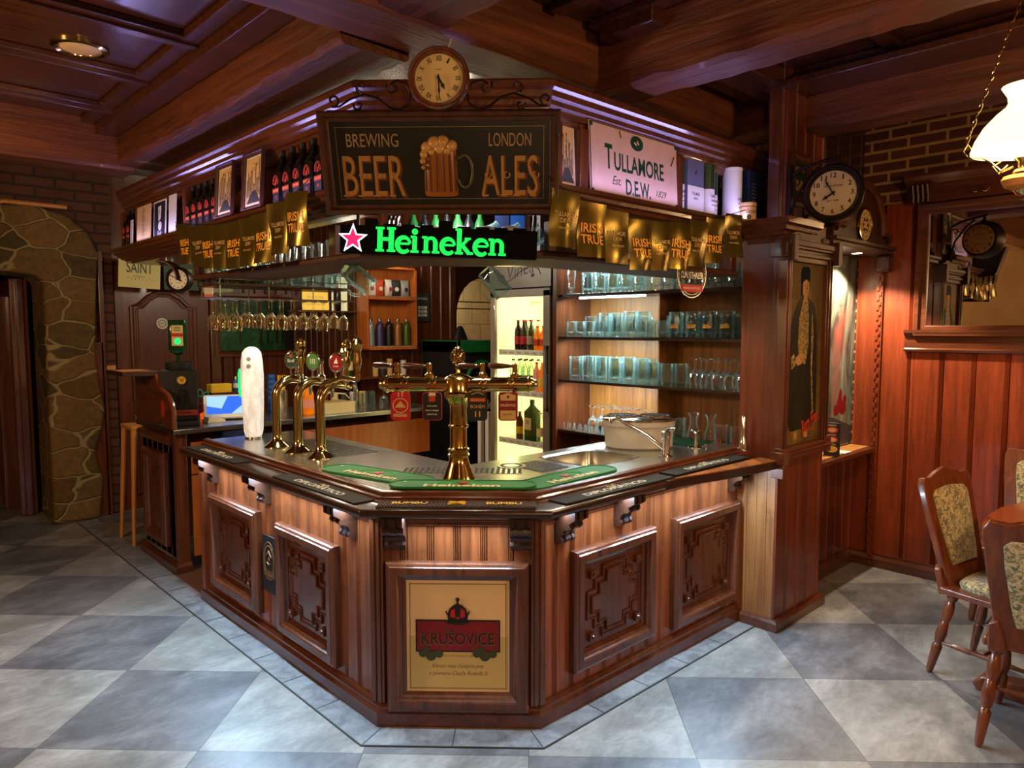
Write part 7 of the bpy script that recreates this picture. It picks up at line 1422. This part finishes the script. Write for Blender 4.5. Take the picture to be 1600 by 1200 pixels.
mb = MB(fr((4.62, 6.27, 1.97), -90)); mb.prism(rrect(.19, .30, .03), 0, .008); mb.m = 1; mb.text('ESPRESSO', .13, .022, (0, .09, .009), .02); 
for i in range(3):
    for j in range(3): mb.box((-.06 + i * .042, -.10 + j * .04, .008), (-.025 + i * .042, -.07 + j * .04, .009))
tag(mb.build('notice_board', ['dgrey', 'paper'], smooth=0), 'grey coffee notice board hanging right of the orange shelf unit', 'notice board')
# side ledge with beer advert and bottle left of the shelf unit
mb = MB(); mb.box((3.2, 6.28, 1.90), (3.845, 6.5, 1.915)); tag(mb.build('wall_ledge', 'mah_x', smooth=0), 'dark ledge on the wall left of the orange shelf unit', 'ledge')
flatcard(fr((3.40, 6.32, 2.02), -100), .26, .20, 'bright yellow beer advert with faint letters on the ledge', 'beer_advert', 'advert', lambda mb: (setattr(mb, 'm', 1), mb.text('PIVOVAR', .16, .03, (0, .02, .001), .0), mb.text('RESTAURANT', .18, .03, (0, -.04, .001), .0)), [emis('advert_glow', '#e8b64a', .75), 'tan'])
flatcard(fr((3.68, 6.36, 2.08), -90), .17, .34, 'cream backlit card behind the dark bottle on the ledge', 'backlit_card', 'card', lambda mb: None, [emis('card_glow', '#e8d8a0', .6)])
putb('db', (.036, .27, 'black', 'mblack', 'mblack'), 3.62, 6.30, 1.9155, 'dark_bottle', 'dark bottle standing before the cream backlit card', None)
mb = MB(); mb.box((3.0, 6.12, 1.24), (4.5, 6.29, 1.262)); tag(mb.build('wall_ledge', 'mah_x', smooth=0), 'long dark ledge on the back wall above the back counter', 'ledge')
putb('wb', (.036, .33, 'greenb', 'cream', 'white'), 3.68, 6.2, 1.2625, 'wine_bottle', 'tall dark bottle with pale label on the long back ledge', None)
for i in range(5): cyl(3.98 + i * .085, 6.2, .03, .13 + .02 * (i % 3), ('tan', 'dgrey', 'tan', 'red', 'paper')[i], 'small container in the row below the orange shelf unit', 'container', 'container', 1.2625).__setitem__('group', 'containers below the shelf unit')
mb = MB(); mb.tube([(5.25, 6.45, 2.05), (5.85, 6.45, 2.05)], .006, 6); mb.tube([(5.25, 6.45, 1.97), (5.85, 6.45, 1.97)], .006, 6); tag(mb.build('wire_rail', 'iron'), 'thin dark wire rails in the bright arched opening', 'rail')
mb = MB(); mb.T = Matrix.Translation((5.12, 6.24, 1.05)); mb.loft([(0, .07, .04), (.3, .10, .06), (.55, .11, .06), (.68, .05, .03), (.72, .02, .02)], 16, 2.4); tag(mb.build('hanging_coat', 'mblack'), 'dark coat hanging beside the bright arched opening', 'coat')
light('shelf_unit_lamp', 'POINT', (4.13, 6.0, 2.5), 3, NEUT, .05)
